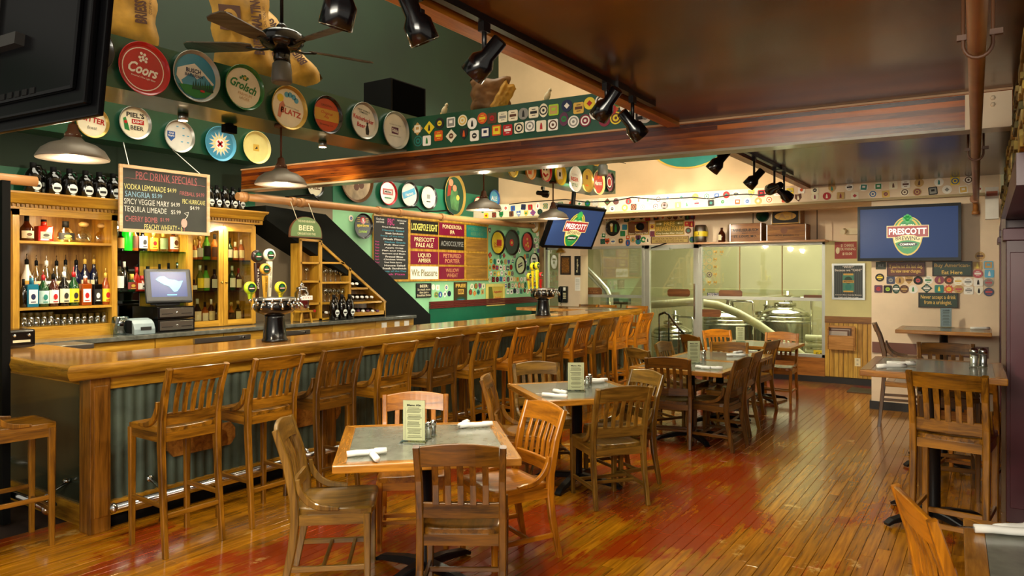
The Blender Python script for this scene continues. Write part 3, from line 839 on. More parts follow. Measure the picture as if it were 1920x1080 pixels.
table(*T3, math.radians(0), .75, 'third table, pushed edge to edge against the one behind', .93, .93)
table(*T4, math.radians(0), .75, 'fourth table, joined to the far side of the third', .93, .93)
table(*T5, math.radians(0), .75, 'farthest low table just in front of the windows', .93, .8)
table(-.31, 5.63, math.radians(1), 1.05, 'high table at the right wall with cutlery and shakers', .8, .93, 'high table')
table(-.42, 9.42, math.radians(0), 1.05, 'far high table against the pale wall below the signs', .9, .74, 'high table')
table(-.34, 7.35, 0, .75, 'low table at right half hidden behind the near high table', .8, .9)
table(.40, 2.79, math.radians(2), .75, 'cropped table in the bottom right corner of the view', .93, .93)

def chair_px(tone, crest, facing, label, z=.875):
    p = onz(crest[0], crest[1], z)
    d = V(facing).normalized()
    x = p.x + d.x * .29; y = p.y + d.y * .29
    return seatat('chair', tone, x, y, (d.x, d.y), label)
chair_px('dark', (862, 832), cf(.02, 1), 'dark brown chair with its back to us at the nearest table')
chair_px('grey', (534, 788), cf(1, .12), 'chair at the left of the nearest table, seat toward us')
chair_px('orange', (1020, 756), cf(-.85, -.5), 'orange-toned chair at the right of the nearest table, glare on its seat')
chair_px('orange', (779, 737), cf(.1, -1), 'light honey chair behind the nearest table facing us')
chair_px('grey', (1005, 679), cf(.22, -1), 'pale chair behind the second table facing us')
chair_px('brown', (912, 703), cf(1, -.1), 'brown chair at the left of the second table')
chair_px('grey', (1170, 724), cf(-.3, .95), 'grey-brown chair with its back to us at the second table')
chair_px('grey', (1212, 695), cf(-.9, -.45), 'weathered chair at the right of the second table')
chair_px('dark', (1252, 670), cf(.36, .93), 'dark chair with its back to us at the third table')
chair_px('grey', (1195, 653), cf(.83, .4), 'small pale chair at the left of the third table')
chair_px('grey', (1244, 641), cf(.75, -.55), 'pale chair at the left of the fourth table')
chair_px('dark', (1393, 670), cf(-.8, .6), 'chair at the right of the third table, seen edge-on')
chair_px('brown', (1420, 656), cf(-.84, .5), 'chair at the right of the fourth table, seen from behind')
chair_px('brown', (1367, 640), cf(-.3, -.95), 'chair facing us between the fourth and farthest tables')
chair_px('brown', (1448, 637), cf(-.75, .65), 'brown chair right of the farthest table with its back turned')
chair_px('orange', (1466, 623), cf(-.5, -.8), 'orange-brown chair at the far right corner of the farthest table')
chair_px('orange', (1344, 618), cf(.2, -1), 'chair behind the farthest table facing the camera')
chair_px('dark', (1294, 628), cf(.9, .3), 'dark chair at the left of the farthest table')
chair_px('orange', (1716, 934), cf(.95, -.22), 'glossy honey chair at the lower right, cut by the frame')
# right side high stools
seatat('stool', 'brown', -.165, 4.97, (.12, 1), 'high slat-back stool with its back to us at the right table')
seatat('stool', 'dark', -.26, 6.42, (.1, -1), 'stool on the far side of the right high table')
seatat('stool', 'dark', -.78, 9.0, (1, .1), 'dark stool drawn up sideways to the far high table')
seatat('chair', 'orange', -.1, 6.95, (.2, 1), 'light chair tucked under the half-hidden low table')
# ================================================================ BACK BAR
CF, CB = -6.8, -7.19
ct = thing('back_counter', 'grey topped oak counter along the wall behind the bar', 'counter', (0, 0, 0))
yc0, yc1 = 1.6, onx(779, 597, -6.5).y
G().bx(-7.19, -6.48, yc0, yc1, 1.07, 1.11, mat('counter_stone', '#5f6058', .14, vary=.2, scale=20, coat=.4)).obj('counter_top', ct, .006)
n = 8
for i in range(n):
    a_ = yc0 + (yc1 - yc0) * i / n; b_ = yc0 + (yc1 - yc0) * (i + 1) / n
    G().bx(-6.56, -6.53, a_ + .004, b_ - .004, .62, 1.065, cab_y).obj('front_panel', ct, .003)
G().bx(-7.19, -6.56, yc0, yc1, 0, 1.07, cab_dk).obj('carcass', ct)
for px0, px1 in ((365, 470), (535, 582)):
    a_ = onx(px0, 625, -6.5).y; b_ = onx(px1, 625, -6.5).y
    G().bx(-6.53, -6.50, a_, b_, .985, 1.035, steel).cyl((-6.49, b_ - .1, 1.01), (-6.47, b_ - .1, 1.01), .012, black).obj('steel_latch_plate', ct, .002)
for px in (720, 744, 762):
    p = onx(px, 610, -6.53); G().bx(-6.53, -6.524, p.y - .045, p.y + .045, .93, 1.04, white).obj('white_card', ct)

def cornice(t, y0, y1):
    g = G(); M_ = Mx(((1, 0, 0, 0), (0, 0, 1, 0), (0, 1, 0, 0), (0, 0, 0, 1)))
    prof = [(CB, 2.22), (CF + .01, 2.22), (CF + .01, 2.26), (CF + .04, 2.27), (CF + .06, 2.30), (CF + .10, 2.33), (CF + .12, 2.345), (CF + .12, 2.36), (CB, 2.36)]
    g.prism(prof, y0 - .08, y1 + .08, cab_y, M_); g.obj('cornice', t)
    g = G(); y = y0 - .05
    while y < y1 + .04:
        g.bx(CF + .01, CF + .032, y, y + .018, 2.238, 2.262, cab_dk); y += .034
    g.obj('dentil_moulding', t, kind='stuff')
cab = thing('liquor_cabinet', 'open oak liquor cabinet at left with lit top shelf', 'cabinet', (0, 0, 0))
ya, yb = onx(24, 500, CF).y, onx(220, 500, CF).y
G().bx(CB, CB + .02, ya, yb, 1.11, 2.22, cab_dk).obj('back_panel', cab)
for y in (ya, yb - .05): G().bx(CB, CF, y, y + .05, 1.11, 2.22, cab_z).obj('side_panel', cab)
G().bx(CF - .02, CF, ya, yb, 2.17, 2.22, cab_y).obj('top_rail', cab)
G().bx(CF - .02, CF, ya + .05, yb - .05, 1.11, 1.215, cab_y).obj('bottom_rail', cab)
for z in (1.215, 1.385, 1.955): G().bx(CB, CF - .005, ya + .05, yb - .05, z - .022, z, cab_y).obj('shelf', cab)
G().bx(CB, CF - .02, ya, yb, 2.2, 2.22, cab_y).obj('top_panel', cab)
cornice(cab, ya, yb)
lamp('cabinet_strip_light', 'AREA', (-6.88, (ya + yb) / 2, 2.19), 4.2, (1, .78, .42), .06, .8, (-7.05, (ya + yb) / 2, 1.95))
lamp('cabinet_lower_light', 'AREA', (-6.83, (ya + yb) / 2, 1.92), 1.5, (1, .85, .6), .04, .8, (-7.05, (ya + yb) / 2, 1.5))
# neighbouring cabinet end at the far left
cab0 = thing('liquor_cabinet', 'closed oak cabinet end at the left edge of the back bar', 'cabinet', (0, 0, 0))
G().bx(CB, CF - .06, ya - .75, ya - .005, 1.11, 2.22, cab_z).obj('side_panel', cab0)
g = G(); g.bx(CB, CF - .02, ya - .75, ya - .085, 2.22, 2.33, cab_y); g.obj('cornice', cab0)
g = G()
for k in range(18): g.bx(CF - .06, CF - .04, ya - .70 + k * .034, ya - .682 + k * .034, 2.19, 2.215, cab_dk)
g.obj('dentil_moulding', cab0, kind='stuff')
# middle bay, mirror back with glass shelves
mb = thing('display_bay', 'open middle bay with mirror and glass shelves between the cabinets', 'shelving', (0, 0, 0))
yd = onx(352, 500, CF).y
G().bx(CB, CB + .015, yb, yb + .42, 1.11, 2.22, mat('mirror', '#c8cfc8', .06, 1, vary=0)).obj('mirror', mb)
G().bx(CB, CB + .02, yb + .42, yd, 1.11, 2.22, cab_z).obj('back_panel', mb)
sg = glass('shelf_glass', '#a8d8c8', .02, .6)
for z in (1.50, 1.895): G().bx(CB + .02, CF - .03, yb, yd, z - .012, z, sg).obj('shelf', mb)
G().bx(CB, CF, yb, yd, 2.17, 2.22, cab_y).obj('top_rail', mb)
lamp('display_bay_light', 'AREA', (-6.9, (yb + yd) / 2, 2.15), 7, (1, .85, .58), .05, .6, (-7.0, (yb + yd) / 2, 1.5))
# right cabinet with two glass doors
cab2 = thing('liquor_cabinet', 'oak liquor cabinet with two glass doors right of the cash register', 'cabinet', (0, 0, 0))
ye = onx(480, 500, CF).y
G().bx(CB, CB + .02, yd, ye, 1.11, 2.22, cab_z).obj('back_panel', cab2)
for y in (yd, ye - .03): G().bx(CB, CF - .025, y, y + .03, 1.11, 2.22, cab_z).obj('side_panel', cab2)
for z in (1.49, 1.82): G().bx(CB + .02, CF - .04, yd + .03, ye - .03, z - .012, z, sg).obj('shelf', cab2)
G().bx(CB, CF - .03, yd, ye, 1.11, 1.145, cab_y).obj('bottom_panel', cab2)
G().bx(CB, CF - .03, yd, ye, 2.2, 2.22, cab_y).obj('top_panel', cab2)
cornice(cab2, yd, ye)
cg = glass('cabinet_glass', '#f2f0e0', .02, .3)
ym = (yd + ye) / 2
for k, (a_, b_) in enumerate(((yd, ym), (ym, ye))):
    D = G()
    for (u0, u1, w0, w1) in ((a_ + .003, a_ + .055, 1.12, 2.2), (b_ - .055, b_ - .003, 1.12, 2.2)): D.bx(CF - .024, CF, u0, u1, w0, w1, cab_z)
    D.bx(CF - .024, CF, a_ + .055, b_ - .055, 1.12, 1.18, cab_y); D.bx(CF - .024, CF, a_ + .055, b_ - .055, 2.13, 2.2, cab_y)
    dd = D.obj('door', cab2)
    G().bx(CF - .014, CF - .01, a_ + .055, b_ - .055, 1.18, 2.13, cg).obj('pane', dd)
    yk = b_ - .028 if k == 0 else a_ + .028
    g = G(); g.lathe([(.006, 0), (.006, .012), (.013, .02), (.008, .028), (0, .03)], mat('brass', '#b08a3c', .3, .8), 10, M=Mx.Translation((CF, yk, 1.58)) @ Mx.Rotation(PI / 2, 4, 'Y')); g.obj('knob', dd)
lamp('glass_cabinet_light', 'AREA', (-6.86, ym, 2.19), 9, (1, .85, .58), .05, .7, (-7.0, ym, 1.5))

# ---- bottles
BP = {
    'bourbon': [(.9, 0), (1, .02), (1, .56), (.86, .63), (.4, .74), (.34, .8), (.34, .93)],
    'tall': [(.9, 0), (1, .02), (1, .48), (.9, .56), (.45, .72), (.34, .82), (.33, .95)],
    'round': [(.6, 0), (.85, .05), (1, .25), (.95, .4), (.6, .58), (.3, .66), (.28, .84)],
    'squat': [(.9, 0), (1, .03), (1, .45), (.8, .6), (.35, .68), (.3, .84)],
    'column': [(.95, 0), (1, .02), (1, .9), (.8, .95)],
    'growler': [(.9, 0), (1, .03), (1, .52), (.92, .64), (.62, .76), (.34, .84), (.3, .94)]}
gm = lambda n, c, r=.1, **k: mat('bottle_' + n, c, r, coat=.5, vary=.02, **k)
GC = {'navy': gm('navy', '#0a1030'), 'black': gm('black', '#0a0806'), 'brown': gm('brown', '#3a1406'), 'green': gm('green', '#0c3a16'), 'red': gm('red', '#a41c08'),
      'amber': gm('amber', '#a85410'), 'white': gm('white', '#ecebe4', .3), 'clear': glass('bottle_clear', '#e8ecdf', .02, .8), 'teal': gm('teal', '#1c6a86'),
      'lime': gm('lime', '#7ee01c'), 'brightgreen': mat('bottle_brightgreen', '#12d81c', .3, emit=.35, vary=0), 'lightgreen': gm('lightgreen', '#4f9a2c'), 'orange': gm('orange', '#d8721a'), 'olive': gm('olive', '#59601c'),
      'whisky': gm('whisky', '#8a3c0a'), 'pale': glass('bottle_pale', '#f0e4b0', .02, .8)}
CAPS = {'black': matte_black, 'red': red, 'white': white, 'gold': gold, 'steel': chrome, 'green': green, 'cork': tan}
def bottle(px, X, z, h, r, kind, gc, lc, cap, desc, group=None, pour=False, mark=None, lab=(.12, .42), y=None, rot=0, name='bottle'):
    if y is None: y = onx(px, 500, X).y
    t = thing(name, desc, 'bottle' if name == 'bottle' else 'jug', (X, y, z), rot, group)
    if kind == 'square':
        g = G(); g.box((0, 0, h * .33), (r * 1.5, r * 2, h * .66), GC[gc]); o = g.obj('glass_body', t, r * .18)
        G().lathe([(r * .4, h * .66), (r * .36, h * .84)], GC[gc], 12).obj('neck', t)
    else:
        G().lathe([(a * r, b * h) for a, b in BP[kind]], GC[gc], 16, sx=.55 if kind == 'round' else 1).obj('glass_body', t)
    g = G(); top = {'column': .95, 'round': .84, 'squat': .84, 'square': .84}.get(kind, .93) * h
    cr = r * .36
    if pour:
        g.lathe([(cr, top - .03), (cr, top + .012), (cr * .6, top + .016), (.004, top + .02), (.0035, top + .06)], CAPS[cap], 10); g.lathe([(.0045, top + .02), (.0035, top + .065)], chrome, 6)
        g.obj('pourer', t)
    elif kind != 'column':
        g.lathe([(cr, top - .035), (cr, top + .02)], CAPS[cap], 12) if cap != 'cork' else g.lathe([(cr * .9, top), (cr * 1.5, top + .01), (cr * 1.6, top + .03), (cr * .8, top + .045)], CAPS[cap], 12)
        g.obj('cap', t)
    if lc:
        g = G(); z0, z1 = lab[0] * h, lab[1] * h
        if kind == 'square': g.box((r * .76, 0, (z0 + z1) / 2), (.004, r * 1.5, z1 - z0), lc)
        else:
            rr = r * 1.012; n = 8; sx = .55 if kind == 'round' else 1
            vs_ = [(rr * math.cos(a) * sx + (.003 if kind == 'round' else 0), rr * math.sin(a), q) for q in (z0, z1) for a in [(-1 + 2 * i / n) * 1.15 for i in range(n + 1)]]
            g.add(vs_, [(i, i + 1, n + 2 + i, n + 1 + i) for i in range(n)], lc, True)
        if mark:
            mx_ = r * .77 + .002 if kind == 'square' else r * (.56 if kind == 'round' else 1.02) + .003
            MK = frame((mx_, 0, 0), RX)
            g.prism([((.42 * r) * math.cos(a), (z0 + z1) / 2 + (z1 - z0) * .22 * math.sin(a)) for a in [PI / 5 * i for i in range(10)]], 0, .001, mark, MK)
            g.box((0, z0 + (z1 - z0) * .12, 0), (r * .9, (z1 - z0) * .08, .001), mark, MK)
        g.obj('label', t)
    return t
X0 = -6.96
lay = [(50, .215, .052, 'tall', 'brown', cream, 'black', 'dark brown rounded liqueur bottle', brown), (82, .21, .062, 'square', 'red', grey, 'black', 'square red bottle with black stopper', ink), (123, .205, .075, 'round', 'pale', ink, 'black', 'round flask with amber spirit and black medallion', gold),
       (157, .18, .072, 'round', 'clear', None, 'cork', 'round clear bottle with ball stopper', None), (190, .175, .062, 'round', 'pale', None, 'cork', 'smaller clear bottle with round cork', None)]
for (px, h, r, k, gc, lc, cp, ds, mk) in lay:
    bottle(px, X0, 1.956, h, r, k, gc, lc, cp, ds + ' on the lit top shelf', 'bottles on the lit top shelf', mark=mk)
bottle(123, -6.96, 1.957, .085, .058, 'column', 'amber', None, 'black', 'amber spirit standing inside the round flask', y=onx(123, 500, -6.96).y - .0) if False else None
back = [(50, .36, .045, 'tall', 'white', gold, 'black', 'white coconut liqueur bottle with palm label', orange), (68, .35, .038, 'bourbon', 'pale', cream, 'black', 'clear rum bottle with cream pirate label', red), (87, .35, .042, 'bourbon', 'clear', white, 'white', 'clear rum bottle with white label and white collar', ink),
        (106, .35, .042, 'bourbon', 'clear', cream, 'black', 'clear tequila bottle with pale label', tan), (123, .36, .042, 'tall', 'clear', white, 'black', 'tall clear bottle with plain white label', grey),
        (143, .36, .044, 'bourbon', 'navy', None, 'black', 'leftmost navy blue vodka bottle', None), (159, .37, .042, 'bourbon', 'navy', cream, 'gold', 'navy vodka bottle with gold collar and heart label', orange), (176, .37, .042, 'bourbon', 'navy', cream, 'gold', 'navy vodka bottle with orange oval mark', orange), (190, .36, .04, 'bourbon', 'navy', None, 'red', 'rightmost navy vodka bottle, red collar', None)]
G().bx(-7.16, -7.03, ya + .06, yb - .06, 1.386, 1.45, cab_dk).obj('riser_step', cab)
for (px, h, r, k, gc, lc, cp, ds, mk) in back:
    b = bottle(px, -7.09, 1.451, h, r, k, gc, lc, cp, ds + ' in the back row', 'pour bottles in the back row', True, mk, (.2, .45))
front = [(44, .24, .03, 'bourbon', 'black', None, 'black', 'slim dark bottle at the left end', None), (59, .30, .045, 'square', 'teal', white, 'steel', 'blue square gin bottle with white label', navy), (81, .28, .044, 'bourbon', 'green', mat('label_aqua', '#b8d8d0', .5), 'red', 'dark green gin bottle with pale blue label', teal),
         (100, .29, .042, 'bourbon', 'brown', white, 'black', 'dark bottle with white shield label', red), (120, .31, .044, 'bourbon', 'black', cream, 'white', 'black bottle with cream label and dark spade', ink), (138, .31, .044, 'bourbon', 'green', yellow, 'red', 'green whiskey bottle with yellow label', ink),
         (160, .30, .044, 'square', 'whisky', white, 'white', 'square bourbon bottle with white and red label', red), (181, .29, .04, 'square', 'black', ink, 'black', 'square bottle with black label', white), (198, .30, .042, 'bourbon', 'whisky', yellow, 'gold', 'bottle with bright yellow label at the right end', red)]
for (px, h, r, k, gc, lc, cp, ds, mk) in front:
    bottle(px, -6.88, 1.386, h, r, k, gc, lc, cp, ds + ' in the front row', 'pour bottles in the front row', px > 60, mk, (.1, .5))
# tumblers on the bottom shelf
tg = glass('tumbler_glass', '#e6eee4', .02, 1.2)
def tumbler(x, y, z, h, r, label, group, stem=False):
    if stem: prof = [(r * .8, 0), (r * .75, .004), (.005, .012), (.005, h * .45), (r * .5, h * .52), (r, h * .7), (r * .8, h)]
    else: prof = [(r * .8, 0), (r * .85, .01), (r, h), (r * .92, h - .002), (r * .78, .02), (0, .02)]
    return tag(G(Mx.Translation((0, 0, 0))).lathe(prof, tg, 12).obj('wine_glass' if stem else 'tumbler', M=Mx.Translation((x, y, z))), label, 'glass', group)
pr = None
for i in range(13):
    big = i < 5; px = 43 + i * 12.6
    tumbler(-6.87 - .0, onx(px, 600, -6.87).y, 1.216, .125 if big else .10, .036 if big else .032, 'clear %s tumbler, %s from left in the front of the lower shelf' % ('tall' if big else 'short', ORD[i]), 'tumblers on the lower shelf')
    tumbler(-6.97, onx(px + 3, 600, -6.97).y, 1.216, .125 if big else .10, .036 if big else .032, 'clear %s tumbler, %s from left in the row behind' % ('tall' if big else 'short', ORD[i]), 'tumblers on the lower shelf')
# middle bay
mid1 = [(226, .2, .035, 'bourbon', 'black', tan, 'black', 'dark bottle beside the bright green one', None), (238, .29, .046, 'column', 'brightgreen', None, 'black', 'bright green cylinder bottle', None), (252, .24, .035, 'bourbon', 'amber', brown, 'black', 'amber bottle right of the green cylinder', None),
        (267, .24, .046, 'squat', 'black', white, 'black', 'wide dark bottle with white label', ink), (288, .22, .045, 'round', 'orange', yellow, 'gold', 'round orange liqueur bottle', red), (306, .22, .045, 'squat', 'pale', mat('leaf_label', '#6a7a4a', .5), 'gold', 'clear bottle with a leaf emblem', None), (325, .25, .052, 'squat', 'whisky', cream, 'black', 'large red-brown whiskey bottle with cream label', brown), (342, .2, .03, 'bourbon', 'brown', None, 'black', 'thin brown bottle at the right end', None)]
for (px, h, r, k, gc, lc, cp, ds, mk) in mid1: bottle(px, -6.98, 1.896, h, r, k, gc, lc, cp, ds + ' on the upper glass shelf', 'bottles on the upper glass shelf', False, mk, (.12, .62))
mid2 = [(224, .3, .04, 'bourbon', 'clear', white, 'black', 'clear bottle with white label', None), (233, .29, .035, 'tall', 'black', None, 'white', 'slim black bottle with white cap', None), (247, .18, .05, 'round', 'green', mat('oval_label', '#8a2c1c', .5), 'gold', 'round flask with dark red oval label', gold), (256, .26, .042, 'round', 'red', None, 'red', 'red decanter with red cap', None), (266, .16, .055, 'squat', 'red', white, 'red', 'squat dark red bottle with white label', ink), (277, .27, .048, 'squat', 'pale', None, 'black', 'pale bottle with sloping shoulders', None), (299, .27, .035, 'tall', 'brown', None, 'black', 'dark neck rising behind the till screen', None), (316, .28, .035, 'tall', 'black', None, 'black', 'black capped bottle behind the till screen', None), (333, .32, .05, 'round', 'clear', None, 'steel', 'tall clear decanter behind the till screen', None)]
for (px, h, r, k, gc, lc, cp, ds, mk) in mid2: bottle(px, -6.98, 1.501, h, r, k, gc, lc, cp, ds + ' on the lower glass shelf', 'bottles on the lower glass shelf', False, mk, (.12, .5))
rows = [(1.821, 'top shelf of the glass-door cabinet', [(364, .2, .03, 'bourbon', 'amber', cream, 'gold', 'amber bottle with cream label'), (374, .25, .04, 'round', 'whisky', grey, 'cork', 'dark flask with grey label'), (387, .3, .042, 'tall', 'lightgreen', matte_black, 'green', 'bright green bottle with black label'), (402, .28, .04, 'bourbon', 'orange', brown, 'black', 'orange bottle with brown label'), (411, .2, .028, 'bourbon', 'brown', white, 'black', 'thin brown bottle with white label'),
        (431, .24, .03, 'bourbon', 'green', white, 'black', 'green bottle with white label'), (441, .22, .035, 'squat', 'whisky', cream, 'white', 'stout bottle with large cream label'), (452, .23, .035, 'bourbon', 'amber', cream, 'white', 'amber bottle with beige label'), (463, .22, .032, 'bourbon', 'amber', tan, 'gold', 'amber bottle with tan label')]),
        (1.491, 'middle shelf of the glass-door cabinet', [(364, .12, .03, 'squat', 'brown', white, 'black', 'small bottle with white label'), (375, .27, .04, 'tall', 'olive', yellow, 'white', 'olive bottle with yellow label'), (386, .27, .04, 'tall', 'lightgreen', cream, 'black', 'green bottle with cream label'), (402, .25, .042, 'squat', 'black', white, 'black', 'dark bottle with tall white label'),
        (435, .27, .038, 'bourbon', 'green', white, 'white', 'green bottle with large white label'), (447, .24, .034, 'bourbon', 'brown', cream, 'red', 'brown bottle with beige label'), (461, .22, .04, 'round', 'pale', None, 'gold', 'round pale flask')]),
        (1.146, 'bottom shelf of the glass-door cabinet', [(370, .26, .04, 'tall', 'black', white, 'white', 'black bottle with white label'), (384, .22, .038, 'bourbon', 'whisky', white, 'black', 'whiskey bottle with white label'), (396, .25, .036, 'bourbon', 'brown', cream, 'white', 'brown bottle with cream label'), (406, .2, .03, 'bourbon', 'black', None, 'black', 'plain dark bottle'),
        (433, .2, .038, 'squat', 'amber', matte_black, 'cork', 'squat amber bottle with black label'), (446, .22, .036, 'squat', 'black', cream, 'cork', 'black bottle with cream square label'), (461, .2, .035, 'bourbon', 'black', None, 'black', 'unlabelled black bottle')])]
for z, wh, lst in rows:
    for (px, h, r, k, gc, lc, cp, ds) in lst: bottle(px, -6.98, z, h, r, k, gc, lc, cp, ds + ', ' + wh, 'bottles on the ' + wh, False, None, (.12, .5))
# growlers on top of the cabinets
glogo = mat('growler_logo', '#dfe6e4', .5)
def growler(px, X, z, h, r, desc, group):
    t = bottle(px, X, z, h, r, 'growler', 'black', None, 'black', desc, group, name='growler')
    y = r
    g = G(); g.tube([(0, r * .3, h * .9), (0, r * .75, h * .88), (0, r * .95, h * .76), (0, r * .8, h * .64)], .008, GC['black']); g.obj('handle', t)
    g = G(frame((r * 1.005, 0, h * .3), RX)); g.disc(0, 0, r * .55, .003, glogo, 18, .001, r * .62); g.rect(0, -.004, r * .8, r * .3, .0045, ink); g.rect(0, -r * .75, r * .5, r * .12, .003, glogo); g.obj('emblem', t)
    return t
for i, px in enumerate((62, 72, 100, 130, 160, 186, 212)):
    growler(px, -7.0 if i != 1 else -7.12, 2.361, .29 if i < 2 else .27, .07, 'dark glass growler, %s from left on top of the open cabinet' % ORD[i], 'growlers above the open cabinet')
for i, px in enumerate((392, 406, 421, 436, 450)):
    growler(px, -6.98, 2.361, .27, .052, 'dark growler with white emblem, %s from left above the glass doors' % ORD[i], 'growlers above the glass-door cabinet')
for i, px in enumerate((626, 641, 655)):
    growler(px, -6.6, 1.111, .31, .058, 'swing-top dark growler on the counter, %s of three' % ('left', 'middle', 'right')[i], 'growlers beside the wine rack')

# ---- till, drawers, printer, small machine
plastic = mat('till_plastic', '#2c2e30', .4)
p = onx(296, 620, -6.6); p2 = onx(365, 620, -6.6)
for i in range(2):
    t = thing('cash_drawer', 'black cash drawer with steel front, %s of the two' % ('lower', 'upper')[i], 'cash drawer', ((-7.05 - 6.6) / 2, (p.y + p2.y) / 2, 1.111 + i * .125), 0, 'stacked cash drawers')
    G().box((0, 0, .06), (.45, p2.y - p.y, .118), gloss_black).obj('case', t, .004)
    g = G(); g.box((.228, .0, .062), (.008, (p2.y - p.y) * .9, .085), steel); g.obj('front', t, .002)
    g = G(); g.box((.233, -.1, .05), (.002, .11, .008), ink); g.box((.233, .1, .05), (.002, .11, .008), ink); g.lathe([(.012, 0), (.01, .006), (0, .006)], chrome, 10, M=Mx.Translation((.232, 0, .06)) @ Mx.Rotation(PI / 2, 4, 'Y')); g.obj('lock', t)
t = thing('till_monitor', 'touch screen till with blue wave image on the cash drawers', 'monitor', (-6.72, (p.y + p2.y) / 2 - .02, 1.362), math.radians(-14))
G().box((-.08, 0, .015), (.2, .22, .03), plastic).box((-.1, 0, .1), (.06, .1, .2), plastic).obj('stand', t, .006)
MS = Mx.Translation((.02, 0, .19)) @ Mx.Rotation(math.radians(-14), 4, 'Y')
g = G(MS); g.box((0, 0, 0), (.05, .43, .34), plastic); g.obj('housing', t, .02)
g = G(MS @ frame((.026, 0, .012), RX)); scr = mat('till_screen', '#0e2a66', .3, emit=.35, vary=0); g.rect(0, 0, .33, .25, .001, scr)
g.prism([(-.12, .05), (-.09, .075), (-.04, .08), (.0, .05), (.05, .045), (.09, .03), (.13, .035), (.1, -.03), (.07, -.07), (.04, -.075), (0, -.02), (-.05, .0), (-.08, .02)], .0012, .002, mat('till_wave', '#5fc8ea', .3, emit=.5, vary=0)); g.rect(.02, -.105, .09, .008, .002, mat('till_wave', '#fff', .2)); g.obj('screen', t)
p = onx(262, 625, -6.62); t = thing('receipt_printer', 'grey receipt printer with rounded front left of the drawers', 'printer', (p.x, p.y, 1.111))
g = G(); M_ = Mx(((1, 0, 0, 0), (0, 0, 1, 0), (0, 1, 0, 0), (0, 0, 0, 1)))
g.prism([(-.16, 0), (.09, 0), (.09, .05), (.07, .1), (.03, .13), (-.03, .145), (-.16, .14)], -.1, .1, mat('printer_grey', '#7e8c90', .35), M_); g.obj('body', t, .006)
G().box((.092, .01, .055), (.006, .1, .03), ink).obj('slot', t); G().box((-.05, -.102, .07), (.2, .004, .12), matte_black).obj('side_cover', t)
p = onx(24, 630, -6.3); t = thing('blender_base', 'small black appliance base with two dials at the left edge', 'appliance', (p.x, p.y, 1.101))
g = G(); g.box((0, 0, .075), (.2, .24, .14), gloss_black); g.obj('base', t, .02)
for k in (-1, 1): G().lathe([(.012, 0), (.01, .012), (0, .012)], chrome, 10, M=Mx.Translation((.1, k * .05 + .02, .1)) @ Mx.Rotation(PI / 2, 4, 'Y')).obj('dial', t)
G().box((.102, .02, .055), (.003, .12, .018), beige).obj('plate', t)
tag(G().lathe([(.06, 0), (.075, .1), (.07, .16), (.055, .17)], glass('jar_blue', '#c8e6ec', .02, 1.2), 16).obj('glass_jar', M=Mx.Translation(onx(226, 620, -6.75) * 1.0) if False else Mx.Translation((-6.72, onx(226, 600, -6.72).y, 1.111))), 'clear glass jar standing left of the receipt printer', 'jar')

# ---- chalkboard hanging above the bar back
a_ = onx(223, 307, -6.6); b_ = onx(392, 325, -6.6); c_ = onx(226, 434, -6.6)
CW, CH = b_.y - a_.y, a_.z - c_.z
t = thing('chalkboard', 'framed chalkboard of drink specials hanging on two cords', 'chalkboard', M=frame((-6.6, (a_.y + b_.y) / 2, (a_.z + c_.z) / 2), RX))
fr = wood('chalk_frame', '#e2bc94', '#c49a6c', 'x', .4, .1)
G().rect(0, 0, CW, CH, 0, mat('slate', '#33352f', .7, vary=.12, scale=4), .012).obj('board', t)
for s_ in (-1, 1):
    G().box((s_ * (CW / 2 - .014), 0, .002), (.03, CH, .022), fr).obj('frame_side', t); G().box((0, s_ * (CH / 2 - .014), .002), (CW - .06, .03, .022), fr).obj('frame_side', t)
def chalk(n, c): return mat('chalk_' + n, c, .8, vary=.1)
cw, cy_, cb, cr_ = chalk('white', '#c8c8bc'), chalk('yellow', '#cfc87e'), chalk('blue', '#7fa6bc'), chalk('red', '#a45c5c')
g = G()
T_ = lambda s_, u, v, wd_, m_, h_=.052: g.text(s_, (u + wd_ / 2 - .5) * CW, (.5 - v) * CH, wd_ * CW, h_, .002, m_, -.0)
T_('PBC DRINK SPECIALS', .17, .14, .68, cr_, .075); T_('VODKA LEMONADE', .05, .32, .44, cy_); T_('$4.99', .51, .32, .1, cy_, .045); T_('SANGRIA', .06, .43, .26, cb); T_('$5.99', .34, .43, .11, cb, .045)
T_('SPICY VEGGIE MARY', .05, .54, .48, cw); T_('$4.99', .55, .54, .1, cw, .045); T_('TEQUILA LIMEADE', .05, .66, .45, cw, .06); T_('$5.99', .55, .66, .11, cw, .045); T_('CHERRY BOMB', .06, .8, .34, cr_); T_('$1.99', .43, .79, .1, cr_, .04); T_('PEACHY WHEATY • 6', .26, .91, .42, cy_)
T_('FIREBALL $4.99', .65, .35, .29, cr_, .045); T_('PBC HURRICANE', .68, .47, .27, cy_, .045); T_('$4.99', .77, .57, .11, cw, .04)
g.tube([((-.45 + .9 * k / 24) * CW, (.295 + .014 * abs(math.sin(k * 1.2))) * CH, .002) for k in range(25)], .002, cr_, 4)
g.disc(.2 * CW, -.32 * CH, .032, .003, chalk('pink', '#c89a8c'), 14, .001, .045); g.rect(.2 * CW, -.43 * CH, .006, .05, .003, cr_); g.rect(.2 * CW, -.46 * CH, .04, .006, .003, cr_); g.tube([(.21 * CW, -.26 * CH, .003), (.24 * CW, -.2 * CH, .003), (.25 * CW, -.14 * CH, .003), (.2 * CW, -.16 * CH, .003), (.24 * CW, -.2 * CH, .003)], .003, cw, 4)
g.obj('chalk_writing', t)
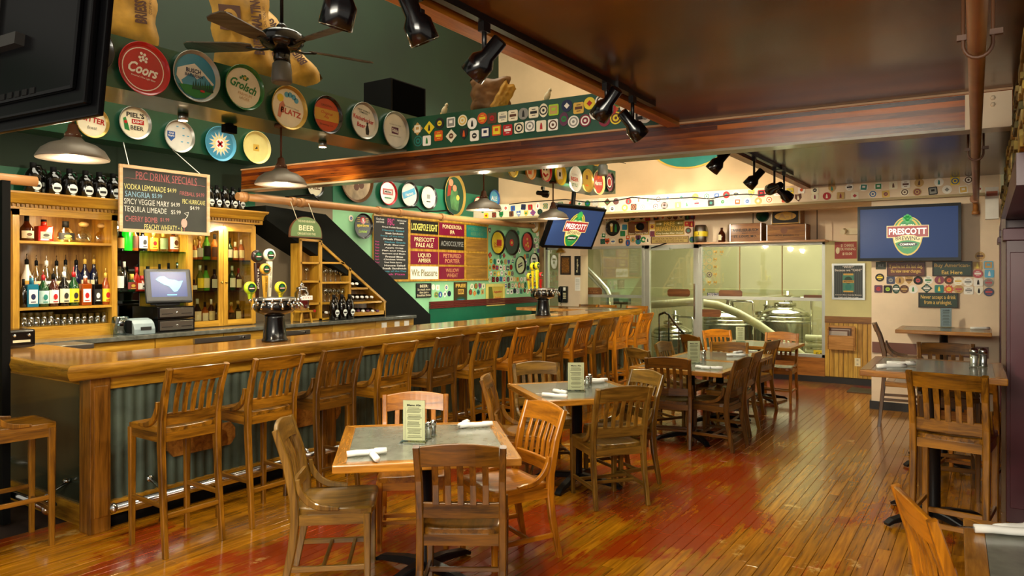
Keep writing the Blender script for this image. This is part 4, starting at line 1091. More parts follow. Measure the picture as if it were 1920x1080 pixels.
for u, px in ((-.4, 258), (.39, 360)):
    q = V((-6.6, 0, 2.93)); y1 = (u * .9) * CW
    G().tube([(u * CW, CH / 2, 0), (u * CW + (.11 if u < 0 else -.11), 2.93 - (a_.z + c_.z) / 2, -.3)], .004, white, 6).obj('cord', t)
# ---- wine rack under the stair
rk = thing('wine_rack', 'oak wine rack with sloping top built under the stair casing', 'rack', (0, 0, 0))
RXP = -6.685
def stick(px0, py0, px1, py1, th, name='rail', m_=None, dpt=.16):
    a = onx(px0, py0, RXP); b = onx(px1, py1, RXP); a.x = b.x = RXP - dpt / 2
    G().bar([a, b], dpt, th, m_ or cab_z, (1, 0, 0)).obj(name, rk)
zb = 1.115
def stickz(px, z0, z1, th=.035):
    y = onx(px, 500, RXP).y; G().bx(RXP - .16, RXP, y, y + th, z0, z1, cab_z).obj('upright', rk)
zt = onx(580, 450, RXP).z
stickz(562, zb, zt); stickz(598, zb, zt, .05); stickz(655, zb, onx(657, 502, RXP).z, .03); stickz(720, zb, onx(720, 566, RXP).z, .03)
stick(562, 449, 602, 452, .03, 'top_rail', cab_y); stick(602, 456, 724, 567, .035, 'sloping_rail', cab_y)
for (a0, a1, y) in ((564, 600, 493), (564, 600, 528), (564, 600, 570), (604, 646, 493), (604, 655, 530), (604, 655, 568), (657, 690, 541), (657, 716, 567)):
    z = onx((a0 + a1) / 2, y, RXP).z; ya_ = onx(a0, 500, RXP).y; yb_ = onx(a1, 500, RXP).y
    G().bx(RXP - .155, RXP, ya_, yb_, z - .012, z + .012, cab_y).obj('shelf', rk)
ya_ = onx(563, 500, RXP).y; yb_ = onx(722, 500, RXP).y
G().bx(RXP - .155, RXP, ya_, yb_, zb, zb + .02, cab_y).obj('shelf', rk); G().bx(RXP - .012, RXP, onx(657, 500, RXP).y, yb_, zb, zb + .07, cab_y).obj('scalloped_rail', rk)
G().add([(RXP - .16, ya_, zb), (RXP - .16, yb_, zb), (RXP - .16, yb_, onx(722, 566, RXP).z), (RXP - .16, onx(602, 452, RXP).y, zt), (RXP - .16, ya_, zt)], [(0, 1, 2, 3, 4)], cab_dk).obj('back_panel', rk)
k_ = 0
for row, (px0, px1, n, ybase) in enumerate(((574, 594, 2, 528), (610, 648, 5, 530), (574, 594, 2, 570), (609, 650, 6, 568))):
    for i in range(n):
        px = px0 + (px1 - px0) * i / (n - 1); z = onx(px, ybase, RXP).z + .013
        tumbler(RXP - .08 - .0 * i, onx(px, 500, RXP - .08).y, z, .17, .033, 'stemmed wine glass, %s in the %s of the wine rack' % (ORD[i], ('upper left bay', 'upper middle bay', 'lower left bay', 'lower middle bay')[row]), 'wine glasses in the rack', True)
def winebottle(px, py, cap, label):
    p = onx(px, py, RXP + .03); t = thing('wine_bottle', label, 'bottle', p, 0, 'wine bottles lying in the rack')
    Mr = Mx.Rotation(-PI / 2, 4, 'Y')
    G(Mr).lathe([(.013, 0), (.014, .07), (.036, .12), (.037, .28), (.03, .285)], GC['black'], 12).obj('glass_body', t)
    G(Mr).lathe([(.0155, -.004), (.0155, .03)], cap, 12).obj('capsule', t)
for i in range(2): winebottle(662 + i * 8, 532, white, 'wine bottle with white cap, %s in the top row at right' % ORD[i])
for i in range(5): winebottle(662 + i * 9, 557, white, 'wine bottle with white cap, %s in the middle row at right' % ORD[i])
for i in range(6): winebottle(664 + i * 9, 583, (white, plum)[i % 2], 'wine bottle with %s cap, %s in the bottom row' % (('white', 'purple')[i % 2], ORD[i]))
winebottle(590, 583, red, 'wine bottle with red cap in the lower left bay')
winebottle(613, 586, white, 'wine bottle with white cap in the lower middle bay')
# drink dispenser on wooden stand
p = onx(566, 600, -6.6); t = thing('drink_dispenser', 'glass jar of red drink with lid on a wooden stand', 'dispenser', (-6.6, p.y, 1.111))
for dx in (-.07, .07):
    for dy in (-.06, .06): G().bar([(dx * 1.1, dy * 1.3, 0), (dx, dy, .13)], .018, .018, cab_z).obj('leg', t)
G().bx(-.09, .09, -.09, .09, .12, .14, cab_y).obj('stand_top', t)
G().lathe([(.07, .14), (.08, .16), (.08, .27)], gm('redjuice', '#8a0c1c'), 20).obj('red_drink', t)
G().lathe([(.083, .141), (.083, .34), (.06, .37), (.06, .39)], tg, 20).obj('glass_body', t)
G().lathe([(.062, .39), (.065, .4), (.02, .42), (.025, .44), (0, .46)], chrome, 16).obj('lid', t)
G().rect(0, 0, .16, .05, 0, white).text('• • • •', 0, 0, .12, .01, .001, red).obj('label', t, M=frame((.09, 0, .285), RX))
G().cyl((.08, 0, .175), (.12, 0, .175), .008, chrome).obj('spigot', t)
# tap towers
def tap_tower(px, y_base, label, handles, s=1.0):
    p = onz(px, y_base, ZB)
    t = thing('tap_tower', label, 'beer tap', (p.x, p.y, ZB))
    G().lathe([(.105, 0), (.108, .015), (.097, .03), (.092, .1), (.08, .2), (.085, .225)], gloss_black, 28).obj('column', t)
    G().lathe([(.085, .225), (.15, .25), (.168, .27), (.168, .35)], gloss_black, 32).obj('drum', t)
    G().lathe([(.174, .35), (.176, .365), (.165, .375), (.06, .38), (0, .382)], steel, 32).obj('drip_disc', t)
    for k in range(9):
        a = -1.5 + k * .37; c, s_ = math.cos(a), math.sin(a)
        g = G(); g.cyl((c * .165, s_ * .165, .325), (c * .195, s_ * .195, .325), .016, chrome, n=10); g.tube([(c * .195, s_ * .195, .33), (c * .225, s_ * .225, .315), (c * .235, s_ * .235, .28)], .009, chrome); g.lathe([(.01, 0), (.013, .02), (.008, .035)], chrome, 8, (c * .195, s_ * .195, .33)); g.obj('faucet', t)
    for (hpx, top, colr, colr2, hw_, dy) in handles:
        q = onx(hpx, top, p.x + dy); y = q.y - p.y; H_ = q.z - ZB
        m1 = mat('handle_' + colr, colr, .3); x = dy
        hb = .37
        g = G(); g.bar([(x, y, hb), (x, y, hb + (H_ - hb) * .4), (x, y, H_ - .11)], [.014, .03, .03], [.026, .042, .05], m1, (1, 0, 0))
        g.lathe([(.012, .345), (.016, .36), (.01, .375)], chrome, 8, (x, y, 0)); hd = g.obj('tap_handle', t)
        Mf = frame((x + .0, y, H_ - .055), RX)
        g = G(Mf); g.lathe([(hw_, -.016), (hw_ * 1.04, 0), (hw_, .016), (0, .018)], m1, 20); g.disc(0, 0, hw_ * .72, .021, dkgreen, 16); g.prism([(-hw_ * .4, -.0), (0, hw_ * .55), (hw_ * .4, 0)], .021, .0225, green); g.rect(0, -.004, hw_ * 1.1, hw_ * .3, .0235, maroon); g.rect(0, -.004, hw_ * .9, hw_ * .1, .0245, white)
        g.obj('medallion', hd)
        g = G(frame((x + .016, y, (hb + H_ - .11) / 2 + .02), (0, 0, 1), (0, -1, 0))); g.text(colr2, 0, 0, (H_ - hb) * .42, .018, .0012, ink if colr != '#2a100c' else white); g.obj('lettering', hd)
tap_tower(515, 640, 'near black beer tap tower with five tall handles', [(482, 468, '#2a100c', 'PORTER', .05, -.02), (505, 466, '#e8e2c8', 'PRESCOTT PALE ALE', .052, -.06), (497, 492, '#c8962e', 'AMBER ALE', .045, .03), (526, 527, '#e8d420', 'WHEAT', .05, .09), (469, 527, '#b4d626', 'LODGEPOLE', .05, .09)])
tap_tower(1018, 592, 'far black beer tap tower near the wall telephone', [(999, 492, '#ecd61e', 'LIGHT', .05, .0), (1007, 490, '#e4dc20', 'WHEAT', .045, .06), (992, 510, '#d8c83a', 'ALE', .04, .1), (1014, 508, '#c8201c', 'AMBER', .035, .0)])
# hanging half-round BEER sign
p0 = onx(543, 446, -6.45); p1 = onx(604, 446, -6.45); W2 = (p1.y - p0.y) / 2
t = thing('hanging_sign', 'half-round green BEER sign hanging from the pipe', 'sign', M=frame((-6.45, (p0.y + p1.y) / 2, p0.z + .01), RX))
hsg = [(W2 * math.cos(PI * i / 16), .04 + .2 * math.sin(PI * i / 16)) for i in range(17)] + [(-W2, 0), (W2, 0)]
G().prism(hsg, -.02, 0, brown).prism([(x * .93, .012 + y * .93) for x, y in hsg], 0, .006, mat('sign_green', '#5f7a4a', .5)).obj('board', t)
G().text('BEER', 0, .11, W2 * .95, .06, .0075, cream, .02).text('THE RIVER NEVER RUNS', 0, .185, W2 * 1.05, .025, .0075, cream).text('CAN EARTH DO THIS', 0, .045, W2 * 1.1, .026, .0075, cream).obj('lettering', t)
for s_ in (-1, 1): G().cyl((s_ * W2 * .55, .2, 0), (s_ * W2 * .55, onx(570, 384, -6.45).z - p0.z + .06, -.13), .004, beige).obj('cord', t)
# copper-coloured pipe along the wall
cpipe = mat('painted_pipe', '#c08a54', .4)
ZP = 2.49; XPp = -6.6
ys = [onx(px, 400, XPp).y for px in (30, 445, 560, 707, 850, 1000)]
t = thing('wall_pipe', 'tan painted pipe with couplings running along the bar wall', 'pipe', (0, 0, 0))
G().cyl((XPp, ys[1], ZP), (XPp, ys[5], ZP), .042, cpipe, n=16).obj('pipe_run', t)
G().cyl((XPp, ys[0] - .3, 2.44), (XPp, ys[0] + .15, 2.44), .042, cpipe, n=16).obj('pipe_run', t)
for y in (ys[1] + .05, ys[2], ys[2] - .12, ys[3], ys[3] + .4, ys[4] - .3): G().cyl((XPp, y, ZP), (XPp, y + .06, ZP), .054, cpipe, n=16).obj('coupling', t)
for y in (ys[2] + .3, ys[3] + .9, ys[4]): G().tube([(XPp, y, ZP + .05), (XPp - .1, y, ZP + .12), (WX, y, ZP + .12)], .012, black).obj('hanger', t)
# ================================================================ TRAYS
def onpl(px, py, M):
    o = M.translation; n = M.col[2].to_3d(); d = ray(px, py); c = V((0, 0, CAMH))
    return c + d * ((o - c).dot(n) / d.dot(n))
def tray(M, D, rim, face, label, deco=None, sy=1.0, deep=.028, group=None, name='serving_tray', cat='tray', ring=None):
    t = thing(name, label, cat, M=M, group=group)
    r = D / 2
    g = G(); g.lathe([(r * .86, 0), (r * .97, deep * .9), (r, deep), (r * 1.005, deep * .85), (r * .9, -.004), (0, -.004)], rim, 40, sy=sy); g.obj('rim', t)
    g = G(); g.disc(0, 0, r * .87, .004, face, 36, .003, r * .87 * sy)
    if ring: g.annulus(0, 0, r * .775, r * .81, .0048, ring, 36, sy)
    g.obj('face', t)
    if deco:
        g = G(); deco(g, r); g.obj('artwork', t)
    return t
def tr(px, py, hpx, X, *a, tilt=0, **k):
    p = onx(px, py, X)
    dist = X / ray(px, py).x
    D = hpx * dist / F
    up = V((math.sin(tilt), 0, math.cos(tilt)))
    return tray(frame(p, RX, up), D, *a, **k)
ivory = mat('tray_ivory', '#ece4c8', .3, coat=.3); offw = mat('tray_white', '#dcdcd4', .25, coat=.4); trred = mat('tray_red', '#b4121c', .25, coat=.5)
trgreen = mat('tray_green', '#1c6a28', .25, coat=.4); goldr = mat('tray_gold', '#c0a050', .3, .6); silv = mat('tray_silver', '#a8aaa4', .3, .7); blackr = mat('tray_black', '#141414', .25, coat=.4)
creamy = mat('tray_cream', '#e8dc90', .3, coat=.3); yel = mat('tray_yellow', '#e4c820', .3, coat=.3); sky = mat('tray_sky', '#3a8cb0', .3, coat=.3)
def bub(g, r, pts, m, z, rad=.06):
    for x, y in pts: g.disc(x * r, y * r, rad * r, z, m, 10)
def d_red(g, r):
    g.text('Coors', 0, -.02 * r, 1.15 * r, .42 * r, .006, white, .03, -.1, .35); g.text("America's Fine Light Beer", 0, -.33 * r, .95 * r, .09 * r, .006, white, 0, -.1)
    bub(g, r, [(-.02, .45), (.05, .55), (-.08, .58), (0, .36), (.12, .42), (-.14, .42), (.1, .3), (-.1, .3)], white, .006, .055)
def d_mtn(g, r):
    g.prism([(-.8 * r, -.1 * r), (-.75 * r, .2 * r), (-.35 * r, .38 * r), (-.05 * r, .5 * r), (.25 * r, .3 * r), (.5 * r, .1 * r), (.8 * r, -.15 * r), (.5 * r, -.5 * r), (-.5 * r, -.5 * r)], .004, .0055, offw)
    g.prism([(-.6 * r, -.25 * r), (-.2 * r, .1 * r), (.05 * r, -.1 * r), (.35 * r, .12 * r), (.7 * r, -.2 * r), (.4 * r, -.45 * r), (-.5 * r, -.45 * r)], .0055, .0065, sky)
    g.prism([(-.72 * r, -.4 * r), (0, -.35 * r), (.76 * r, -.2 * r), (.7 * r, -.5 * r), (.4 * r, -.75 * r), (0, -.84 * r), (-.45 * r, -.72 * r)], .0065, .0075, green)
    for k in range(9): x = (-.1 + k * .1) * r; g.prism([(x - .06 * r, -.5 * r), (x, (-.18 + .1 * (k % 2)) * r), (x + .06 * r, -.5 * r)], .0075, .0085, dkgreen)
    g.rect(.28 * r, -.52 * r, .18 * r, .08 * r, .0095, red)
    g.text('BUSCH', -.1 * r, .2 * r, .62 * r, .17 * r, .009, navy, .02); g.text('BAVARIAN', -.08 * r, .02 * r, .75 * r, .13 * r, .009, navy, .01)
def d_green(g, r):
    g.text('Grolsch', 0, .08 * r, 1.35 * r, .4 * r, .006, green, .03, -.22, .3); g.text('PREMIUM\nLAGER', .05 * r, -.38 * r, .7 * r, .3 * r, .006, tan, 0, -.15)
    bub(g, r, [(-.05, .5), (.08, .52), (.2, .45), (-.15, .42), (.02, .4), (.12, .38)], green, .006, .06); g.disc(.06 * r, .44 * r, .07 * r, .008, gold, 10)
def d_blatz(g, r):
    g.text('BLATZ', .15 * r, -.18 * r, 1.15 * r, .26 * r, .006, mat('faded_red', '#c04a34', .5), .03, -.12); g.text("Milwaukee's finest", .15 * r, .05 * r, .9 * r, .08 * r, .006, grey, 0, -.12)
    bub(g, r, [(-.1, .6), (.1, .62), (.3, .55), (.45, .42)], ltblue, .006, .13); g.disc(-.45 * r, .4 * r, .18 * r, .007, yellow, 12)
    g.prism([(-.5 * r, .1 * r), (-.3 * r, .3 * r), (-.2 * r, .1 * r), (-.45 * r, -.5 * r), (-.6 * r, -.45 * r)], .004, .006, mat('salmon', '#d08468', .5))
def d_orange(g, r):
    g.rect(0, 0, 1.66 * r, .62 * r, .0055, mat('ochre', '#c0902c', .4)); g.text('Original\nAle', 0, 0, .8 * r, .36 * r, .007, trred, 0, -.1, .3)
    g.text('ORIGINAL', 0, .5 * r, .8 * r, .12 * r, .006, brown); g.text('Brewing Co.', 0, -.52 * r, .9 * r, .13 * r, .006, brown)
def d_knick(g, r):
    g.text('NEW YORK’S\nFAMOUS', 0, .5 * r, .9 * r, .22 * r, .006, dkgreen, .01, -.1); g.text('Knickerbocker', 0, .1 * r, 1.5 * r, .24 * r, .006, trred, .02, -.12); g.text('Beer', -.18 * r, -.25 * r, .6 * r, .24 * r, .006, trred, .02, -.12)
    g.prism([(.25 * r, -.15 * r), (.35 * r, -.2 * r), (.42 * r, -.5 * r), (.38 * r, -.72 * r), (.18 * r, -.7 * r), (.15 * r, -.4 * r)], .004, .006, ink); g.disc(.28 * r, -.1 * r, .07 * r, .006, ink, 10)
def d_logo(g, r):
    g.rect(0, 0, .52 * r, .36 * r, .006, plum); g.text('Schlitz', 0, 0, .46 * r, .2 * r, .007, white, .02, -.1); g.text('THE BEER THAT MADE', 0, .3 * r, .9 * r, .05 * r, .006, grey); g.text('MILWAUKEE FAMOUS', 0, -.3 * r, .9 * r, .05 * r, .006, grey)
XB = -4.385
tr(160, 88, 100, XB, blackr, mat('tray_dark', '#241414', .3), 'black tray with yellow rim half behind the dark television', lambda g, r: g.text('ALE', .3 * r, 0, .6 * r, .3 * r, .006, red), ring=yel)
tr(268, 130, 99, XB, trred, trred, 'large red tray with white script on the box beam', d_red, ring=white)
tr(366, 144, 96, XB, silv, sky, 'tray picturing a snowy blue mountain above green trees', d_mtn)
tr(456, 165, 85, XB, trgreen, ivory, 'green rimmed tray with green script and hop leaves', d_green)
tr(540, 203, 82, XB, goldr, ivory, 'cream tray with a red figure, yellow circle and red block letters', d_blatz)
tr(612, 216, 71, XB, blackr, mat('tray_rust', '#b8421c', .35), 'rust red tray with broad ochre band across the middle', d_orange)
tr(681, 227, 69, XB, silv, offw, 'white tray with red script and small black standing figure', d_knick)
tr(740, 245, 70, XB, silv, offw, 'plain white tray with small plum square logo at its centre', d_logo)
XL = -6.88
def d_bitter(g, r): g.text('BITTER', .1 * r, .15 * r, 1.4 * r, .35 * r, .006, trred, .03, -.12); g.text('finest', 0, -.35 * r, .6 * r, .2 * r, .006, ink, 0, 0, .3)
def d_piels(g, r):
    g.text("PIEL'S", .05 * r, .48 * r, 1.1 * r, .3 * r, .006, ink, .03); g.rect(.2 * r, .1 * r, .75 * r, .28 * r, .006, trred); g.text('LIGHT', .2 * r, .1 * r, .6 * r, .16 * r, .007, white, .02); g.text('BEER', .15 * r, -.28 * r, .8 * r, .26 * r, .006, ink, .02)
    g.prism([(-.7 * r, .2 * r), (-.55 * r, .3 * r), (-.4 * r, -.1 * r), (-.3 * r, -.5 * r), (-.6 * r, -.45 * r)], .004, .006, green); g.disc(-.55 * r, .0, .1 * r, .008, trred, 10)
def d_shield(g, r):
    g.prism([(-.75 * r, .25 * r), (-.25 * r, .25 * r), (-.25 * r, -.1 * r), (-.5 * r, -.35 * r), (-.75 * r, -.1 * r)], .004, .006, blue); g.text('Old\nStyle', -.5 * r, .05 * r, .4 * r, .3 * r, .007, white, .02)
    for x, y in ((.3, .1), (.6, .1), (.2, -.3), (.6, -.3), (-.1, .6), (.3, .55)): g.rect(x * r, y * r, .14 * r, .06 * r, .006, ltblue)
def d_sun(g, r):
    n = 32; g.prism([((.72 if i % 2 == 0 else .42) * r * math.cos(PI * i / n * 2 + .1), (.72 if i % 2 == 0 else .42) * r * math.sin(PI * i / n * 2 + .1)) for i in range(n)], .004, .0055, offw)
    g.prism([((.62 if i % 2 == 0 else .3) * r * math.cos(PI * i / n * 2 + .1), (.62 if i % 2 == 0 else .3) * r * math.sin(PI * i / n * 2 + .1)) for i in range(n)], .0055, .0065, creamy)
    g.disc(0, 0, .3 * r, .0075, white, 16)
    for a in (.8, -.8): g.box((0, 0, .008), (.42 * r, .12 * r, .0012), trred, Mx.Rotation(a, 4, 'Z'))
def d_square(g, r): g.rect(0, 0, .42 * r, .4 * r, .006, gold); g.prism([(-.1 * r, -.1 * r), (.1 * r, -.05 * r), (.05 * r, .1 * r)], .006, .007, ink)
tr(172, 229, 60, XL, goldr, ivory, 'gold rimmed tray with red letters above the near lamp', d_bitter)
tr(252, 231, 62, XL, silv, ivory, 'white tray with black letters, red box and small green figure', d_piels)
tr(335, 256, 61, XL, silv, offw, 'pale grey tray with small blue shield', d_shield)
tr(412, 270, 65, XL, ltblue, sky, 'bright blue tray with white sunburst and red cross', d_sun)
tr(480, 277, 61, XL, creamy, creamy, 'cream tray with a small gold square in the middle', d_square)
XW2 = -7.17
lg = lambda s_, m_: (lambda g, r: g.text(s_, 0, 0, 1.2 * r, .5 * r, .006, m_, .02))
tr(590, 350, 40, XW2, blackr, ivory, 'dark rimmed tray half hidden under the left part of the beam', lg('ALE', brown))
tr(668, 338, 84, XW2, mat('tray_bronze', '#5a3a1c', .3, .4), mat('tray_sepia', '#a8906c', .4, vary=.3), 'large bronze tray with faded picture below the beam', lambda g, r: bub(g, r, [(-.3, 0), (.2, .1), (0, -.3), (.3, -.2)], brown, .006, .16))
def d_rw(g, r): g.rect(0, .1 * r, 1.2 * r, .5 * r, .006, mat('pink_red', '#c05a54', .4)); g.rect(0, .1 * r, .9 * r, .22 * r, .007, white); g.text('Miller', 0, .1 * r, .8 * r, .16 * r, .0085, ink, .02); g.rect(0, -.4 * r, .8 * r, .1 * r, .006, green)
tr(727, 362, 46, XW2, trred, offw, 'red rimmed white tray with pink band on the green wall', d_rw)
def d_bw(g, r):
    g.box((0, .1 * r, .005), (1.5 * r, .5 * r, .002), ltblue, Mx.Rotation(.35, 4, 'Z')); g.text('Hamms', 0, .05 * r, .9 * r, .25 * r, .008, white, .02, .3)
tr(767, 365, 48, XW2, blackr, offw, 'dark rimmed tray with blue slanted band on the green wall', d_bw)
tr(803, 370, 46, XW2, blackr, ivory, 'plain cream tray with small grey square beside the oval one', lambda g, r: (g.rect(0, .05 * r, .4 * r, .35 * r, .006, grey), g.rect(0, -.35 * r, .5 * r, .08 * r, .006, ink)))
def d_oval(g, r):
    sgn = mat('picture_green', '#4a7a48', .4, vary=.3); skin = mat('picture_skin', '#c0805c', .5)
    g.disc(-.35 * r, .75 * r, .22 * r, .007, skin, 12); g.disc(.0, .45 * r, .2 * r, .007, skin, 12); g.prism([(-.3 * r, .3 * r), (.25 * r, .35 * r), (.45 * r, -.3 * r), (.3 * r, -.9 * r), (-.3 * r, -.8 * r), (-.45 * r, -.2 * r)], .004, .006, sgn)
    g.prism([(-.6 * r, .6 * r), (-.3 * r, .55 * r), (-.4 * r, .0), (-.7 * r, -.1 * r)], .004, .0065, mat('picture_red', '#8a2c1c', .5)); g.disc(.3 * r, -.1 * r, .16 * r, .008, gold, 10)
p = onx(852, 367, XW2)
tray(frame(p, RX), .54, goldr, dkgreen, 'big oval picture tray of green-clad drinkers on the wall', d_oval, sy=1.28)
tr(896, 384, 30, XW2, trred, ivory, 'small red and white tray behind the third lamp', lg('ALE', red))
tr(926, 372, 32, XW2, blue, ltblue, 'small blue tray right of the third lamp', lg('ALE', white))
# far part of the box beam
far = [(960, 318, 30, yel, creamy, 'yellow tray cut off by the beam, leftmost of the far row', brown), (993, 320, 34, mat('tray_orange', '#c88424', .3), ivory, 'orange rimmed tray with a jug, second in the far row', orange), (1022, 322, 38, trred, ivory, 'cream tray with a black and red face in the far row', ink), (1049, 328, 40, yel, yel, 'bright yellow tray with white square in the far row', white),
       (1077, 336, 48, offw, offw, 'white oval-looking tray with red and green letters in the far row', red), (1100, 339, 44, goldr, mat('tray_mustard', '#a8882c', .35), 'mustard gold tray between the white and red ones', brown), (1121, 342, 47, creamy, trred, 'red tray with cream rim and white script near the beam end', white), (1142, 342, 38, blackr, mat('tray_ringed', '#8a4a5c', .35), 'dark tray with concentric rings at the beam end', white)]
for i, (px, py, h, rm, fc, ds, mk) in enumerate(far):
    dk = [lg('ALE', mk), lambda g, r: (g.rect(0, 0, .7 * r, .8 * r, .006, orange), g.rect(0, .1 * r, .4 * r, .3 * r, .007, gold)), lambda g, r: (g.disc(-.3 * r, .2 * r, .12 * r, .006, ink), g.disc(.25 * r, .25 * r, .12 * r, .006, ink), g.tube([(-.4 * r, -.2 * r, .006), (0, -.45 * r, .006), (.4 * r, -.2 * r, .006)], .012, trred, 5)),
          lambda g, r: (g.box((0, .05 * r, .005), (.9 * r, .9 * r, .002), white, Mx.Rotation(.2, 4, 'Z')), g.rect(0, .05 * r, .35 * r, .4 * r, .0075, ink)), lambda g, r: (g.text('OLYMPIA', 0, .35 * r, .9 * r, .16 * r, .006, grey), g.text('BEER', 0, 0, 1.2 * r, .3 * r, .006, trred, .03), g.text('STYLE', 0, -.45 * r, .9 * r, .26 * r, .006, green, .02)),
          lambda g, r: (g.rect(0, .3 * r, .35 * r, .35 * r, .006, brown), g.rect(0, -.4 * r, .5 * r, .12 * r, .006, orange)), lambda g, r: (g.text('Hanns', 0, -.05 * r, 1.3 * r, .38 * r, .006, white, .03, .1, .3), g.disc(0, .45 * r, .2 * r, .006, orange)), lambda g, r: (g.disc(0, 0, .62 * r, .0055, ink), g.disc(0, 0, .5 * r, .0065, mk), g.disc(0, 0, .38 * r, .0075, red))][i]
    tr(px, py, h, XB, rm, fc, ds, dk, group='trays on the far box beam')
# round trays among the coasters
XM = -7.17
def d_nine(g, r):
    g.text('9', 0, .45 * r, .25 * r, .35 * r, .008, white, .02); g.disc(0, .45 * r, .28 * r, .0065, trred, 14); g.text('springs', 0, .02 * r, 1.3 * r, .3 * r, .006, yellow, .03, 0, .2); g.text('Lambel', 0, -.4 * r, .9 * r, .24 * r, .006, lime, .01, 0, .2)
    for s_ in (-1, 1):
        for k in range(3): g.box((s_ * .45 * r, (.35 + .14 * k) * r, .005), (.3 * r, .05 * r, .002), gold, Mx.Rotation(0, 4, 'Z'))
mtr = [(680, 424, 48, blackr, mat('tray_darkgrey', '#1c1e1c', .3), 'black round tray with yellow script beside the stair casing', d_nine), (933, 455, 46, blackr, yel, 'dark rimmed yellow tray nearest the menu board', lambda g, r: (g.rect(.2 * r, 0, .7 * r, .5 * r, .006, trred), g.text('DOUBLE\nBARREL', 0, -.2 * r, 1.1 * r, .4 * r, .007, trred, .02))), (959, 455, 48, blackr, mat('tray_slate', '#33463c', .4), 'slate green round tray with small red centre', lambda g, r: (g.disc(0, 0, .28 * r, .006, trred), g.disc(0, 0, .12 * r, .0075, gold))),
       (988, 454, 38, blackr, trred, 'red picture tray in a black rim', lambda g, r: bub(g, r, [(0, .3), (.1, -.1), (-.2, -.3), (.2, -.4)], gold, .006, .14)), (1002, 421, 32, goldr, ivory, 'cream tray high up near the wall corner', lambda g, r: (g.rect(0, 0, .6 * r, .7 * r, .006, green), g.rect(0, 0, .4 * r, .4 * r, .007, white))), (975, 497, 34, blackr, mat('tray_palegreen', '#c8d8a8', .35), 'pale green tray in black rim with dark tilted word', lambda g, r: (g.box((0, 0, .005), (.9 * r, .4 * r, .002), ink, Mx.Rotation(.35, 4, 'Z')), g.text('Tuborg', 0, 0, .8 * r, .22 * r, .0075, white, .02, .35))),
       (1001, 490, 32, blackr, offw, 'white tray with green rim behind the far tap handles', lambda g, r: (g.rect(0, .3 * r, .8 * r, .2 * r, .006, ink), g.rect(0, -.1 * r, .5 * r, .3 * r, .006, green)))]
for (px, py, h, rm, fc, ds, dk) in mtr: tr(px, py, h, XM, rm, fc, ds, dk)

# ================================================================ SIGNS
def sign(M, w_, h_, face, label, deco, name='sign', cat='sign', fr=None, fw=.012, th=.015, bev=.002):
    t = thing(name, label, cat, M=M)
    G().rect(0, 0, w_, h_, 0, face, th).obj('board', t, bev)
    if fr:
        for s_ in (-1, 1):
            G().box((s_ * (w_ - fw) / 2, 0, .004), (fw, h_, .012), fr).obj('frame_side', t); G().box((0, s_ * (h_ - fw) / 2, .004), (w_ - 2 * fw, fw, .012), fr).obj('frame_side', t)
    g = G(); deco(g, w_, h_); g.obj('lettering', t)
    return t
def boxpx(fn, x0, y0, x1, y1, pl):
    a = fn(x0, (y0 + y1) / 2, pl); b = fn(x1, (y0 + y1) / 2, pl); c = fn((x0 + x1) / 2, y0, pl); d_ = fn((x0 + x1) / 2, y1, pl)
    return (a + b) / 2, (b - a).length, c.z - d_.z
def wsign(x0, y0, x1, y1, X, *a, **k):
    c, w_, h_ = boxpx(onx, x0, y0, x1, y1, X); c.z = (onx((x0 + x1) / 2, y0, X).z + onx((x0 + x1) / 2, y1, X).z) / 2
    return sign(frame(c, RX), w_, h_, *a, **k)
def fsign(x0, y0, x1, y1, Y, *a, **k):
    c, w_, h_ = boxpx(ony, x0, y0, x1, y1, Y); c.z = (ony((x0 + x1) / 2, y0, Y).z + ony((x0 + x1) / 2, y1, Y).z) / 2
    return sign(frame(c, RY), w_, h_, *a, **k)
# menu board on the mint wall
ya_, yb_ = 7.32, 10.09; zc = 2.035; Hh = .93
t = thing('menu_board', 'wide oak menu board with black chalk menu and beer name plates', 'menu board', M=frame((-7.19, (ya_ + yb_) / 2, zc), RX))
G().rect(0, 0, yb_ - ya_, Hh, .02, cab_y, .02).obj('board', t)
L_ = lambda y: y - (ya_ + yb_) / 2
for y in (8.06, 9.43): G().rect(L_(y), 0, .05, Hh, .03, cab_z, .01).obj('frame_side', t)
for s_ in (-1, 1): G().rect(0, s_ * Hh / 2, yb_ - ya_, .03, .035, cab_y, .02).obj('frame_side', t)
G().rect(L_(7.69), 0, .72, .89, .026, mat('chalk_black', '#14120f', .6), .006).obj('chalk_menu', t)
g = G(); x0 = L_(7.69); R2 = random.Random(3)
g.text('PBC', x0 - .02, .38, .14, .1, .028, mat('chalk_magenta', '#b8387c', .7), .02)
cols = [mat('chalk_w2', '#d8d4cc', .8), mat('chalk_magenta', '#b8387c'), mat('chalk_cyan', '#3a8aa0', .7)]
wl = ['Fried Pickle Spears', 'Nachos Grande', 'Pretzel Bites', 'Soup of the Day', 'Fish and Chips', 'House Salad', 'Pub Burger', 'Chicken Wings', 'Fresh Pizza', 'Bangers and Mash', 'Steak Sandwich', 'Apple Crisp']
for k in range(17):
    z = .30 - k * .042; c = cols[0] if k not in (1, 3, 5, 15, 16) else cols[1 + (k % 2)]
    if k > 4 and k < 15: g.text(wl[k % 12].split()[0], x0 - .30, z, .08, .025, .028, cols[1], .02)
    g.text(wl[(k * 5) % 12], x0 + .04 + R2.uniform(-.03, .03), z, R2.uniform(.36, .52), .026, .028, c, .03)
g.text('Good eats\nand brews', x0 - .24, .39, .16, .07, .028, cols[0], .02); g.text('Ask about our\nspecials', x0 + .21, .39, .2, .07, .028, cols[0], .02)
g.obj('chalk_writing', t)
